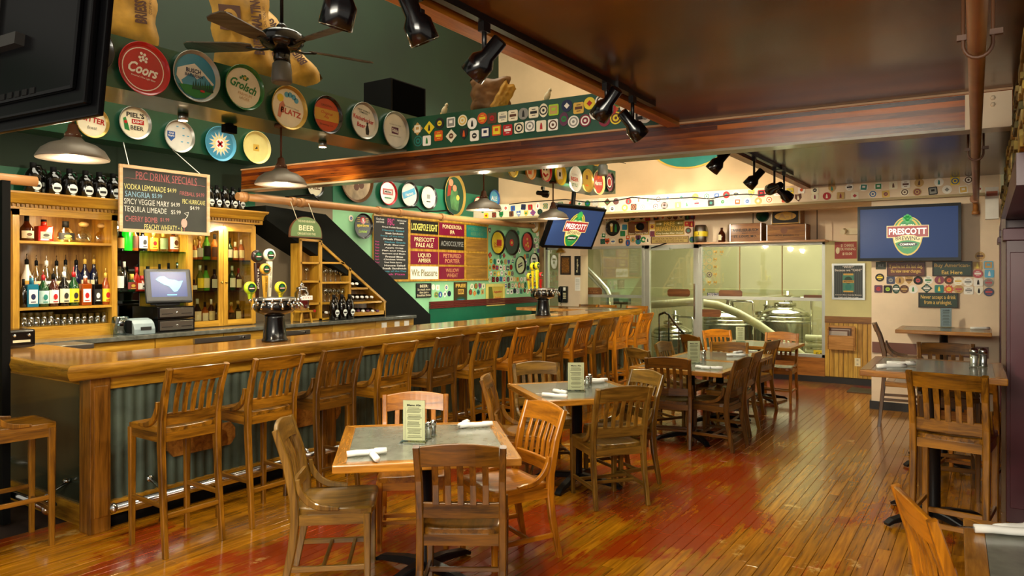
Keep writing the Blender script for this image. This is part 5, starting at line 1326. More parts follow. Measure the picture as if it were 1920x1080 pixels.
blk = mat('plate_black', '#15120f', .3); mg = mat('plate_magenta', '#780e30', .3); wt = mat('plate_white', '#eeeae0', .35); tl = mat('plate_teal', '#1c7a6a', .35); oc = mat('letter_cream', '#e8d49a', .5); tanl = mat('letter_tan', '#c88a5c', .5)
zr = [2.375, 2.148, 1.912, 1.684]
pl_ = [(8.41, 0, blk, 'LODGEPOLE LIGHT', mat('letter_yellow', '#e4dc6c', .5), .92, .55), (9.09, 0, mg, 'PONDEROSA\nIPA', oc, .75, .75), (8.41, 1, mg, 'PRESCOTT\nPALE ALE', oc, .72, .75), (9.09, 1, blk, 'ACHOCOLYPSE', grey, .88, .42), (8.41, 2, mg, 'LIQUID\nAMBER', oc, .46, .72),
       (9.09, 2, mg, 'PETRIFIED\nPORTER', tanl, .7, .75), (8.41, 3, wt, 'Wit Pleasure', mat('letter_olive', '#8a8450', .5), .92, .55), (9.09, 3, mg, 'WILLOW\nWHEAT', tanl, .52, .72), (9.76, 0, tl, 'WORLD CLASS\nBEER HERE', mat('letter_dim', '#5a8a60', .5), .8, .7)]
for (y, r_, m_, s_, lm, wf, hf) in pl_:
    o = G().rect(L_(y), zr[r_] - zc, .655 if y < 9.5 else .58, .195, .027, m_, .007).obj('name_plate', t, .001)
    G().text(s_, L_(y), zr[r_] - zc, .655 * wf, .195 * hf, .0285, lm, .015).obj('lettering', o)
for r_ in (1, 2, 3): G().rect(L_(9.76), zr[r_] - zc, .58, .205, .027, wood('blank_plate', '#a87a2c', '#7a5218', 'x', .35, .3), .007).obj('name_plate', t, .002)
wsign(781, 531, 809, 558, -7.18, ink, 'black sign with white lettering under the menu board', lambda g, w_, h_: (g.text('BEER:', 0, h_ * .3, w_ * .55, h_ * .2, .001, cream, .02), g.text('So much more\nthan just a\nBreakfast Drink', 0, -h_ * .13, w_ * .9, h_ * .55, .001, cream, .01)))
wsign(852, 529, 876, 576, -7.18, mat('poster_brown', '#3a2c10', .5), 'tall dark FREE BEER poster with green scrollwork', lambda g, w_, h_: (g.text('FREE', 0, h_ * .36, w_ * .8, h_ * .14, .001, gold, .03), g.rect(0, h_ * .12, w_ * .45, h_ * .2, .0012, gold), g.text('BEER', 0, h_ * .12, w_ * .4, h_ * .14, .0025, brown, .03), g.prism([(w_ * .4 * math.cos(a), h_ * (-.22) + h_ * .14 * math.sin(a)) for a in [PI * i / 8 for i in range(16)]], 0, .001, dkgreen), g.text('• tomorrow •', 0, -h_ * .2, w_ * .5, h_ * .06, .0025, ltblue), g.text('Free beer tomorrow', 0, -h_ * .42, w_ * .75, h_ * .05, .001, lime)))
wsign(912, 532, 946, 573, -7.18, mat('poster_straw', '#c4b04c', .5), 'yellow framed picture with red script near the dado rail', lambda g, w_, h_: (g.prism([(-w_ * .42, -h_ * .4), (-w_ * .42, h_ * .4), (-w_ * .2, h_ * .35), (-w_ * .12, -h_ * .1), (-w_ * .2, -h_ * .4)], 0, .001, mat('olive_fig', '#5c6a28', .5)), g.text('Augustiner', w_ * .12, h_ * .12, w_ * .5, h_ * .14, .0012, red, .02, 0, .3), g.text('Special\nBrew', w_ * .12, -h_ * .2, w_ * .35, h_ * .26, .0012, orange, .01, 0, .2)), fr=mat('frame_straw', '#d8cc70', .4), fw=.05)
# signs of the window wall
YF = 11.885
fsign(1177, 415, 1217, 441, YF, mat('wood_sign', '#5e3410', .5), 'brown carved wooden beers club sign with a golden mug', lambda g, w_, h_: (g.text('Thirsty Dog', 0, h_ * .42, w_ * .7, h_ * .2, .001, red, .02), g.rect(0, 0, w_ * .3, h_ * .42, .0012, gold), g.rect(0, h_ * .17, w_ * .32, h_ * .12, .0025, cream), g.text('Beers Crossing Club', 0, -h_ * .38, w_ * .9, h_ * .17, .001, cream, .01)), fr=gold, fw=.01)
fsign(1228, 413, 1283, 441, YF, mat('sign_olive', '#7a6a28', .5), 'olive FREE BREWERY TOURS sign with two arrows', lambda g, w_, h_: (g.text('FREE', 0, h_ * .28, w_ * .38, h_ * .28, .001, gold, .02), g.text('BREWERY TOURS', 0, -h_ * .06, w_ * .92, h_ * .32, .001, gold, .02), g.text('Only Sunday After Closed', 0, -h_ * .38, w_ * .9, h_ * .13, .001, cream, .02), g.prism([(-w_ * .45, h_ * .3), (-w_ * .45, h_ * .26), (-w_ * .33, h_ * .26), (-w_ * .33, h_ * .2), (-w_ * .26, h_ * .28), (-w_ * .33, h_ * .36), (-w_ * .33, h_ * .3)], 0, .001, cream), g.prism([(w_ * .45, h_ * .26), (w_ * .45, h_ * .3), (w_ * .33, h_ * .3), (w_ * .33, h_ * .36), (w_ * .26, h_ * .28), (w_ * .33, h_ * .2), (w_ * .33, h_ * .26)], 0, .001, cream)), fr=gold, fw=.008)
fsign(1221, 443, 1291, 456, YF, mat('sign_tan', '#b49a54', .5), 'long tan sign with two lines directly above the glass door', lambda g, w_, h_: g.text('BUY ONE FOR THE PRICE OF TWO AND\nRECEIVE THE SECOND ONE FREE', 0, 0, w_ * .92, h_ * .62, .001, brown, .01), fr=brown, fw=.008)
fsign(1565, 453, 1606, 485, YF, mat('sign_red', '#9a2c14', .45), 'red sign with a face mask and white lettering', lambda g, w_, h_: (g.text('$1 CHARGE\nFOR WHINING', w_ * .08, h_ * .17, w_ * .75, h_ * .38, .001, cream, .01), g.text('$10.00', w_ * .08, -h_ * .22, w_ * .45, h_ * .18, .001, cream, .02), g.disc(-w_ * .36, -h_ * .02, w_ * .09, .002, cream, 14, .002, h_ * .2)))
def d_why(g, w_, h_):
    for k in range(15): g.rect(-w_ * .42 + k * w_ * .06, 0, w_ * .03, h_ * .88, .001, mat('poster_stripe', '#3c4844', .4))
    g.text('“WHY?”\nBecause we “CAN!”', 0, h_ * .36, w_ * .82, h_ * .15, .003, white, .02)
    g.rect(0, -h_ * .03, w_ * .34, h_ * .5, .003, mat('can_green', '#3a8a70', .3, coat=.3)); g.rect(0, h_ * .2, w_ * .3, h_ * .05, .0035, gold); g.rect(0, -h_ * .27, w_ * .3, h_ * .04, .0035, gold); g.disc(0, h_ * .04, w_ * .12, .004, dkgreen, 16); g.rect(0, .0, w_ * .34, h_ * .07, .005, gold); g.text('BREWING', 0, 0, w_ * .28, h_ * .04, .006, ink, .02); g.disc(0, -h_ * .15, w_ * .1, .004, teal, 16)
    g.text("Arizona's Most Awarded Brewery", 0, -h_ * .37, w_ * .8, h_ * .045, .003, white, .02); g.text('Fresh craft beer in cans', 0, -h_ * .43, w_ * .6, h_ * .03, .003, white)
fsign(1560, 494, 1622, 562, YF, mat('poster_dark', '#242c2c', .3), 'silver framed poster of a green beer can beside the windows', d_why, name='poster', cat='poster', fr=steel, fw=.03, th=.02)
fsign(1663, 491, 1735, 518, AY - .012, mat('sign_brown', '#5c2412', .45), 'brown sign with gold proverb lettering under the television', lambda g, w_, h_: g.text("If you're not the lead dog,\nthe view never changes.", 0, 0, w_ * .86, h_ * .66, .001, gold, .015), fr=mat('sign_edge', '#3a1a10', .5), fw=.01)
fsign(1748, 490, 1823, 518, AY - .012, mat('sign_dkgreen', '#14301c', .45), 'dark green sign urging to buy American, below the television', lambda g, w_, h_: (g.text('Buy American-', 0, h_ * .2, w_ * .9, h_ * .33, .001, gold, .02), g.text('Eat Here', 0, -h_ * .24, w_ * .52, h_ * .26, .001, gold, .02)), fr=mat('sign_edge2', '#2c1c10', .5), fw=.012)
fsign(1722, 549, 1797, 577, AY - .012, mat('sign_dkgreen', '#14301c'), 'dark green urologist joke sign above the far high table', lambda g, w_, h_: g.text('Never accept a drink\nfrom a urologist.', 0, 0, w_ * .88, h_ * .7, .001, gold, .015), fr=mat('sign_edge2', '#2c1c10'), fw=.012)
fsign(1642, 491, 1661, 505, AY - .008, mat('plate_dkgreen', '#28301c', .5), 'small dark green plate at the left under the television', lambda g, w_, h_: g.text('ALE', 0, 0, w_ * .6, h_ * .4, .001, grey, .02), th=.008)
# plaques and stickers on the glass
def plaque(x0, y0, x1, y1, s_, label):
    c, w_, h_ = boxpx(ony, x0, y0, x1, y1, FY + .05)
    t = thing('plaque', label, 'sign', M=frame(c, RY)); e = min(w_, h_) * .22
    G().prism([(-w_ / 2, -h_ / 2 + e), (-w_ / 2 + e, -h_ / 2), (w_ / 2 - e, -h_ / 2), (w_ / 2, -h_ / 2 + e), (w_ / 2, h_ / 2 - e), (w_ / 2 - e, h_ / 2), (-w_ / 2 + e, h_ / 2), (-w_ / 2, h_ / 2 - e)], 0, .012, wood('plaque_brown', '#8a5424', '#5c3412', 'x')).obj('board', t)
    if s_: G().text(s_, 0, 0, w_ * .7, h_ * .4, .0135, mat('plaque_letter', '#a87844', .5)).obj('lettering', t)
plaque(1252, 542, 1294, 556, '', 'brown notched plaque on the glass door')
plaque(1088, 539, 1129, 554, 'BREW\nHOUSE', 'brown plaque on the left window beside the pillar')
plaque(1348, 544, 1392, 557, '', 'brown notched plaque in the upper pane of the right window')
plaque(1313, 580, 1352, 594, '', 'brown plaque low in the right window near the door')
plaque(1507, 553, 1543, 560, '', 'thin brown plaque at the right end of the window rail')
fsign(1326, 549, 1351, 556, FY + .05, navy, 'small blue sticker with white letters on the right window', lambda g, w_, h_: g.text('Support Your\nLocal Brewery', 0, 0, w_ * .9, h_ * .8, .001, white, .02), th=.002, bev=0)
n_ = 0
for ci, (px, rows_) in enumerate(((1318, (474, 488, 502, 516, 530, 544)), (1330, (474, 487, 501, 515, 530)), (1341, (473, 487, 501, 515, 530)), (1353, (473,)))):
    for ri, py in enumerate(rows_):
        q = ony(px, py, FY + .052); g = G()
        gold_ = ci >= 2 or ri == 5 or (ci == 1 and ri == 4)
        if gold_: g.text('M', 0, .008, .06, .05, 0, gold, .03); g.rect(0, -.035, .02, .012, 0, gold)
        elif ci == 1 and ri == 3: g.annulus(0, 0, .035, .045, 0, plum); g.disc(0, 0, .015, 0, plum)
        else: g.annulus(0, 0, .041, .048, 0, mat('sticker_green', '#7aa088', .4))
        tag(g.obj('sticker', M=frame(q, RY)), ('gold medal sticker' if gold_ else 'round green outlined sticker' if not (ci == 1 and ri == 3) else 'plum ring sticker') + ' on the right window, column %s, %s from top' % (ORD[ci], ORD[ri]), 'sticker', 'award stickers on the window')

# ================================================================ COASTERS
CC = {'cream': ivory, 'white': white, 'yellow': yellow, 'gold': gold, 'tan': tan, 'red': red, 'orange': orange, 'green': green, 'dark green': dkgreen, 'blue': blue, 'light blue': ltblue, 'navy': navy, 'maroon': maroon, 'brown': brown, 'black': ink, 'grey': grey, 'teal': teal, 'plum': plum, 'lime': lime, 'pink': pink}
CM = {}
def coaster_geo(shape, c1, c2, emb):
    g = G(); s_ = .047; h = .003; a, b_ = CC[c1], CC[c2]
    if shape == 'round': g.disc(0, 0, s_, h, a, 20, h)
    elif shape == 'oval': g.disc(0, 0, s_ * .82, h, a, 20, h, s_ * 1.15)
    elif shape == 'square': c = s_ * .92; e = .008; g.prism([(-c + e, -c), (c - e, -c), (c, -c + e), (c, c - e), (c - e, c), (-c + e, c), (-c, c - e), (-c, -c + e)], 0, h, a)
    elif shape == 'diamond': g.prism([(0, -s_ * 1.2), (s_ * 1.2, 0), (0, s_ * 1.2), (-s_ * 1.2, 0)], 0, h, a)
    elif shape == 'shield': g.prism([(-s_ * .8, s_), (-s_ * .85, -.1 * s_), (0, -s_ * 1.1), (s_ * .85, -.1 * s_), (s_ * .8, s_), (0, s_ * .85)], 0, h, a)
    elif shape == 'star': g.prism([((s_ * 1.1 if i % 2 else s_ * .8) * math.cos(PI * i / 10), (s_ * 1.1 if i % 2 else s_ * .8) * math.sin(PI * i / 10)) for i in range(20)], 0, h, a)
    z = h + .0006
    if emb == 'ring': g.disc(0, 0, s_ * .78, z, b_, 16, .0006); g.disc(0, 0, s_ * .55, z + .0006, a, 14, .0006); g.disc(0, 0, s_ * .25, z + .0012, b_, 8, .0006)
    elif emb == 'centre': g.disc(0, 0, s_ * .5, z, b_, 12, .0006); g.rect(0, 0, s_ * .5, s_ * .16, z + .0006, a, .0006)
    elif emb == 'band': g.rect(0, 0, s_ * 1.3, s_ * .45, z, b_, .0006); g.rect(0, s_ * .5, s_ * .7, s_ * .12, z, b_, .0006); g.rect(0, -s_ * .5, s_ * .7, s_ * .12, z, b_, .0006)
    elif emb == 'figure': g.prism([(-s_ * .25, -s_ * .55), (s_ * .25, -s_ * .55), (s_ * .2, s_ * .1), (s_ * .08, s_ * .55), (-s_ * .08, s_ * .55), (-s_ * .2, s_ * .1)], h, z, b_)
    elif emb == 'diamond': g.prism([(0, -s_ * .5), (s_ * .5, 0), (0, s_ * .5), (-s_ * .5, 0)], h, z, b_)
    elif emb == 'panel': g.rect(0, 0, s_ * 1.4, s_ * 1.35, z, b_, .0006); g.rect(0, .1 * s_, s_ * .7, s_ * .5, z + .0006, a, .0006)
    return g
COAST = []                       # (distance, matrix, scale, shape, c1, c2, emblem, label, group)
def coaster(M, size, shape, c1, c2, emb, where, group, rot=0, short=False):
    sc_ = size / .094
    lb = '%s %s coaster with %s %s, %s' % (c1, shape, c2, emb, where)
    COAST.append(((M.translation - V((0, 0, CAMH))).length, M @ Mx.Rotation(rot, 4, 'Z') @ Mx.Scale(sc_, 4), shape, c1, c2, emb, lb, group))
S = lambda s_: s_.split()
MBC = frame(MBB.translation + MBB.col[2].to_3d() * -.0098, MBB.col[0].to_3d())
top = '92,327,diamond,tan,cream,panel 180,318,diamond,yellow,black,figure 258,285,round,black,yellow,centre 343,278,square,white,grey,panel 430,263,round,cream,gold,ring 502,287,round,white,black,figure 578,247,round,orange,yellow,band 651,247,square,brown,red,centre 731,238,square,cream,grey,band 808,226,square,cream,brown,band 886,213,round,grey,black,figure 963,203,square,cream,black,band 1037,188,oval,cream,black,ring 1113,184,square,lime,tan,panel 1212,153,round,navy,white,diamond 1300,170,square,gold,brown,band 1382,135,round,yellow,red,diamond 1468,118,round,white,black,ring 1548,185,diamond,orange,red,panel 1595,122,round,tan,green,ring 1655,160,round,white,red,diamond'
bot = '97,418,round,teal,dark_green,ring 162,415,square,white,green,figure 250,378,square,orange,yellow,band 345,380,diamond,cream,brown,centre 440,362,shield,black,orange,figure 519,378,square,white,black,centre 600,352,square,navy,white,panel 685,337,square,orange,yellow,panel 768,335,square,red,white,band 853,320,square,cream,black,ring 935,306,square,white,grey,ring 1020,305,square,cream,red,figure 1108,296,square,white,brown,ring 1190,253,oval,plum,green,centre 1262,273,round,white,grey,ring 1350,265,round,maroon,white,ring 1425,210,round,white,black,band 1495,262,round,maroon,grey,centre 1580,245,round,yellow,brown,ring 1760,225,round,white,black,panel 1800,235,round,white,grey,centre'
for nm, row in (('top', top), ('lower', bot)):
    for i, e in enumerate(S(row)):
        x, y, sh, c1, c2, em = e.replace('_', ' ').split(',') if False else e.split(',')
        q = onpl(760 + float(x) / 4, 160 + float(y) / 4, MBC)
        M = MBC.copy(); M.translation = q
        coaster(M, .097, sh, c1.replace('_', ' '), c2.replace('_', ' '), em, '%s in the %s row above the beam' % (ORD[i], nm), 'coasters on the band above the beam')
tv = '297,362,round,black,yellow,band 421,393,square,navy,grey,centre 523,395,round,tan,brown,figure 626,390,shield,tan,brown,band 728,395,round,black,red,centre 844,392,round,white,green,band 968,390,round,maroon,tan,figure 1078,392,round,brown,orange,centre 1180,403,round,cream,gold,band 1290,410,round,white,grey,band 1405,415,square,white,black,figure 1522,420,round,grey,red,band'
tv2 = '283,490,square,plum,red,centre 387,493,square,black,lime,centre 482,490,oval,dark_green,white,band 573,493,round,brown,tan,band 673,495,round,white,green,figure 825,483,diamond,dark_green,white,band 965,490,square,teal,yellow,figure 1075,493,star,orange,yellow,centre 1185,493,round,tan,red,band 1297,507,square,white,grey,band 1413,510,shield,cream,black,figure 1525,525,round,navy,red,band'
tv3 = '1395,228,square,tan,yellow,figure 1520,222,square,light_blue,tan,panel 1400,318,round,red,white,band 1530,318,square,light_blue,white,figure 1425,120,round,tan,brown,band'
for nm, row in (('upper row below the television', tv), ('lower row below the television', tv2), ('group right of the television signs', tv3)):
    for i, e in enumerate(S(row)):
        x, y, sh, c1, c2, em = e.split(','); q = ony(1600 + float(x) / 6, 460 + float(y) / 6, AY - .003)
        coaster(frame(q, RY), .1, sh, c1.replace('_', ' '), c2.replace('_', ' '), em, '%s in the %s' % (ORD[i], nm), 'coasters on the pale wall')
R3 = random.Random(11)
pal = ['cream'] * 4 + ['white'] * 4 + ['yellow', 'gold', 'tan', 'tan', 'red', 'orange', 'green', 'dark green', 'blue', 'navy', 'brown', 'black', 'grey', 'teal', 'maroon', 'plum']
palw = ['cream'] * 5 + ['white'] * 6 + ['tan', 'tan', 'gold', 'yellow', 'red', 'orange', 'brown', 'black', 'green']
def rnd(pl):
    c1 = R3.choice(pl); c2 = R3.choice([k for k in ('red', 'black', 'green', 'brown', 'gold', 'blue', 'orange', 'grey', 'maroon', 'cream', 'teal') if k != c1])
    return R3.choice(['round', 'round', 'round', 'square', 'square', 'square', 'diamond', 'oval', 'shield']), c1, c2, R3.choice(['ring', 'centre', 'band', 'figure', 'diamond', 'panel'])
# two rows along the far ledge
for ri, z in enumerate((2.733, 2.637)):
    i = 0; x = -7.0 + ri * .07
    while x < -.05:
        sh, c1, c2, em = rnd(palw if x > -4.5 else pal)
        coaster(frame((x, 9.698, z + R3.uniform(-.008, .008)), RY), R3.uniform(.09, .1), sh, c1, c2, em, '%s in the %s row of the far ledge' % (ORD[i], ('top', 'bottom')[ri]), 'coasters on the far ledge', R3.uniform(-.1, .1)); i += 1
        x += R3.choice([.13, .14, .16, .2])
# wall above the windows
zz = [(845, 445), (905, 455), (975, 462), (1025, 445), (1090, 437), (1140, 452), (1205, 445), (1258, 447), (1310, 441), (1355, 438), (1400, 438), (1450, 443), (1488, 440), (960, 523), (945, 573), (1175, 520), (1178, 575), (1445, 497), (1482, 500), (1456, 550), (1487, 620), (790, 635), (825, 632), (870, 634), (930, 630), (985, 603), (985, 645), (1025, 620), (1066, 600), (1066, 636), (1106, 620), (1140, 625), (797, 588), (820, 462), (830, 500)]
for i, (x, y) in enumerate(zz):
    sh, c1, c2, em = rnd(pal); q = ony(940 + x / 4.153, 300 + y / 4.153, FY - .003)
    wh = 'top row' if i < 13 else ('middle' if i < 21 else 'bottom row')
    coaster(frame(q, RY), .105, sh, c1, c2, em, '%s in the %s above the windows' % (ORD[i - (0 if i < 13 else 13 if i < 21 else 21)], wh), 'coasters above the windows', R3.uniform(-.1, .1))
# mint wall
block = [(onx(px, py, XM).y, onx(px, py, XM).z, .5 * h * (XM / ray(px, py).x) / F + .04) for (px, py, h, *_r) in mtr]
rects = [(7.2, 10.16, 1.5, 2.6)]
for (x0, y0_, x1, y1_) in ((781, 531, 809, 558), (852, 529, 876, 576), (912, 532, 946, 573)):
    c, w_, h_ = boxpx(onx, x0, y0_, x1, y1_, XM); rects.append((c.y - w_ / 2 - .05, c.y + w_ / 2 + .05, c.z - h_ / 2 - .05, c.z + h_ / 2 + .05))
z = 2.42; ri = 0
while z > 1.28:
    y = 6.7 + (ri % 2) * .04; i = 0
    while y < 11.82:
        yy = y + R3.uniform(-.012, .012); z2 = z + R3.uniform(-.012, .012)
        # stay right of the sloping stair casing
        s0 = onx(611, 402, -6.7); s1 = onx(807, 590, -6.7)
        lim = s0.y + (s1.y - s0.y) * (s0.z + .05 - z2) / (s0.z - s1.z) + .75
        ok = yy > lim and all((yy - a_) ** 2 + (z2 - b_) ** 2 > c_ * c_ for a_, b_, c_ in block) and not any(a_ < yy < b_ and c_ < z2 < d_ for a_, b_, c_, d_ in rects)
        if ok and not (yy < 10 and R3.random() < .12):
            sh, c1, c2, em = rnd(pal)
            coaster(frame((-7.196, yy, z2), RX), R3.uniform(.085, .1), sh, c1, c2, em, '%s in row %s of the mint wall' % (ORD[i % 40], 'one two three four five six seven eight nine ten eleven twelve thirteen'.split()[ri]), 'coasters on the mint wall', R3.uniform(-.2, .2)); i += 1
        y += .112
    z -= .107; ri += 1
COAST.sort(key=lambda e: e[0])
for (dst, M, sh, c1, c2, em, lb, gr) in COAST[:298]:
    k = (sh, c1, c2, em)
    if k in CM:
        o = bpy.data.objects.new('coaster', CM[k]); col.objects.link(o); o.matrix_world = M
    else:
        o = coaster_geo(*k).obj('coaster', M=M); CM[k] = o.data
    tag(o, lb, 'coaster', gr)
g = G()
for (dst, M, sh, c1, c2, em, lb, gr) in COAST[298:]:
    q = coaster_geo(sh, c1, c2, em)
    for f_, mi_ in zip(q.f, q.m): pass
    base = len(g.v); g.v += [M @ v for v in q.v]
    for m_ in q.mats:
        if m_ not in g.mats: g.mats.append(m_)
    for f_, mi_ in zip(q.f, q.m): g.f.append(tuple(i + base for i in f_)); g.m.append(g.mats.index(q.mats[mi_])); g.sm.append(False)
print('coasters', len(COAST))
if len(COAST) > 298: tag(g.obj('coaster', kind='stuff'), 'many more small coasters covering the far end of the mint wall', 'coaster')
# ================================================================ LAMPS, FAN, TELEVISIONS
shade_m = mat('lamp_shade', '#8c8274', .45, .3, vary=.08); shade_in = mat('lamp_inside', '#f8ecd0', .4, emit=2.2, vary=0); bulb_m = mat('bulb', '#ffe2b0', .3, emit=14, vary=0)
def pendant(px, py, label, D=.38, e=38):
    p = onx(px, py, -4.46); y, z = p.y, 2.345; r = D / 2
    t = thing('pendant_lamp', label, 'lamp', (-4.46, y, z), 0, 'pendant lamps above the bar')
    G().lathe([(r, 0), (r * 1.01, .006), (r * .97, .02), (r * .86, .055), (r * .64, .085), (r * .34, .105), (r * .24, .125)], shade_m, 36).obj('lamp_shade', t)
    g = G(); vs_ = []; n = 36; prof = [(r * .985, .001), (r * .94, .02), (r * .83, .052), (r * .6, .08), (r * .3, .098)]
    for q, zz_ in prof: vs_ += [(q * math.cos(2 * PI * i / n), q * math.sin(2 * PI * i / n), zz_) for i in range(n)]
    g.add(vs_, [(j * n + i, (j + 1) * n + i, (j + 1) * n + (i + 1) % n, j * n + (i + 1) % n) for j in range(4) for i in range(n)], shade_in, True); g.obj('inner_shade', t)
    g = G(); g.lathe([(r * .24, .125), (r * .22, .15), (r * .16, .165), (r * .13, .2), (.012, .21)], brown, 20)
    g.obj('socket', t)
    for k in range(8): a = 2 * PI * k / 8; G().lathe([(0, 0), (.006, .002), (0, .004)], cream, 6, (r * .235 * math.cos(a), r * .235 * math.sin(a), .138)).obj('vent_hole', t)
    G().cyl((0, 0, .2), (0, 0, 2.8 - z), .008, brown).lathe([(.05, 2.78 - z), (.05, 2.798 - z)], brown, 14).obj('stem', t)
    G().lathe([(0, .03), (.03, .04), (.04, .065), (.02, .09), (.015, .1)], bulb_m, 14).obj('bulb', t)
    lamp('lamp_light', 'POINT', (-4.46, y, z + .005), e, (1, .84, .58), .05)
pendant(137, 290, 'grey dome pendant lamp nearest the left edge, below the television back')
pendant(527, 345, 'second dome pendant lamp, hanging in front of the first till cabinet')
pendant(907, 396, 'third dome pendant lamp, over the bar before the menu board end')
pendant(1037, 415, 'farthest dome pendant lamp, in front of the tilted television')
# track lights
track_m = mat('track_black', '#0e0c0c', .35)
def track(px0, py0, px1, py1, label, yy=None):
    a = onx(px0, py0, -1.80).y if yy is None else yy; b = onx(px1, py1, -1.80).y
    t = thing('light_track', label, 'light track', (-1.80, 0, CZ - .03))
    G().bx(-.018, .018, a, b, 0, .03, track_m).obj('rail', t); G().bx(-.035, .035, b - .6, b - .45, -.008, .03, track_m).obj('feed_box', t)
track(0, 0, 1225, 205, 'long black light track on the near ceiling edge', .2)
track(1362, 288, 1485, 348, 'short black light track beyond the wooden beam')
def spot(px, py, d, label, on=0, big=1.0, X=-1.80):
    p = onx(px, py, X); d = V(cf(d[0], d[1]) + (d[2],)).normalized()
    t = thing('track_spotlight', label, 'spotlight', p, 0, 'track spotlights')
    top = CZ - .03 - p.z
    G().box((0, 0, top - .02), (.03, .05, .04), track_m).cyl((0, 0, .03), (0, 0, top), .011, track_m).box((0, 0, .02), (.07, .02, .03), track_m).obj('stem', t)
    q = V((0, 0, 1)).rotation_difference(d).to_matrix().to_4x4() @ Mx.Scale(big, 4)
    G(q).lathe([(.028, -.11), (.034, -.105), (.034, -.02), (.056, .01), (.058, .085), (.054, .087), (.05, .06)], gloss_black, 24).obj('housing', t)
    G(q).lathe([(.05, .06), (0, .055)], mat('spot_lens_on', '#fff0d0', .3, emit=9, vary=0) if on else mat('spot_lens_off', '#3a3a36', .2), 20).obj('lens', t)
    if on:
        lamp('spot_light', 'SPOT', p + d * .1 * big, on, (1, .86, .62), .04, aim=p + d * 3, spot=85, blend=.8)
spot(640, 3, (-.3, .2, -1), 'black track spotlight cropped by the top edge of the view', 45)
spot(780, 38, (.35, .25, -.85), 'second black spotlight, aimed down to the right', 60)
spot(908, 112, (-.62, .3, -.65), 'third black spotlight, aimed down to the left', 45)
spot(1137, 197, (-.5, .5, -.7), 'fourth black spotlight, aimed away at the long track end', 60)
spot(1186, 236, (.55, .2, -.6), 'fifth black spotlight with glowing mouth at the track end', 60)
spot(1347, 304, (-.6, .2, -.75), 'first black spotlight on the short far track', 14)
spot(1414, 336, (-.6, .2, -.7), 'second black spotlight on the short far track', 14)
spot(1452, 352, (-.25, .95, -.15), 'third spotlight on the far track, turned to the windows', 220)
spot(1470, 364, (.8, .3, -.5), 'last spotlight on the far track, aimed to the right', 60)
spot(1018, 363, (3.9, 2.35, -.33), 'small black spotlight under the box beam beside the farthest pendant', 150, .8, X=-4.6)
for px, py, ds in ((343, 224, 'small lit spotlight under the box beam, left one'), (605, 276, 'small lit spotlight under the box beam, right one')):
    p = onx(px, py, -4.72); t = thing('downlight', ds, 'spotlight', (-4.72, p.y, 2.8))
    G().cyl((0, 0, 0), (0, 0, -.05), .035, steel).obj('housing', t); G().lathe([(.03, -.052), (0, -.053)], bulb_m, 14).obj('lens', t)
    lamp('downlight_light', 'SPOT', (-4.72, p.y, 2.74), 80, (1, .88, .66), .03, aim=(-6.6, p.y + .9, 1.2), spot=110)
lamp('wall_wash', 'AREA', (-5.7, 8.7, 2.5), 24, (1, .96, .78), .3, 3.4, (-7.2, 8.9, 1.7))
p = onx(430, 238, -4.75); tag(G().box((0, 0, -.04), (.05, .1, .06), matte_black).cyl((0, 0, -.01), (0, 0, .0), .03, matte_black).obj('speaker', M=Mx.Translation((-4.75, p.y, 2.8))), 'tiny black box fixed under the box beam above the blue tray', 'box')
# ceiling fan
bladem = wood('fan_blade', '#6a6050', '#3c352a', 'x', .4, .1)
def fan(x, y, z, rot, label):
    t = thing('ceiling_fan', label, 'fan', (x, y, z), rot, 'ceiling fans')
    G().cyl((0, 0, .1), (0, 0, 7.6 - z), .012, black).lathe([(.03, .1), (.035, .14), (.015, .16)], black, 14).obj('rod', t)
    G().lathe([(.06, -.03), (.12, -.005), (.145, .02), (.145, .075), (.11, .1), (.03, .11)], gloss_black, 32).obj('motor', t)
    G().lathe([(.05, -.1), (.055, -.09), (.055, -.03)], gloss_black, 20).obj('switch_housing', t)
    G().lathe([(.062, -.25), (.07, -.235), (.062, -.12), (.04, -.1)], mat('fan_light_shade', '#5c5c56', .4), 24).obj('light_shade', t)
    for k in range(5):
        Q = Mx.Rotation(math.radians(72 * k), 4, 'Z')
        pts = [(.2, -.035), (.26, -.055), (.62, -.07), (.65, -.05), (.66, 0), (.65, .05), (.62, .07), (.26, .055), (.2, .035)]
        G(Q @ Mx.Rotation(math.radians(13), 4, 'X')).prism(pts, -.004, .004, bladem).obj('blade', t)
        g = G(Q); g.bar([(.09, 0, -.015), (.15, 0, -.02), (.24, 0, -.006)], .03, .008, black, (0, 1, 0)); g.obj('blade_iron', t)
fan(-4.01, 3.22, 3.22, math.radians(35 + 33.5), 'black ceiling fan with grey blades in front of the malt sacks')
fan(-4.25, 8.6, 3.22, math.radians(20), 'second ceiling fan mostly hidden beyond the wooden beam')
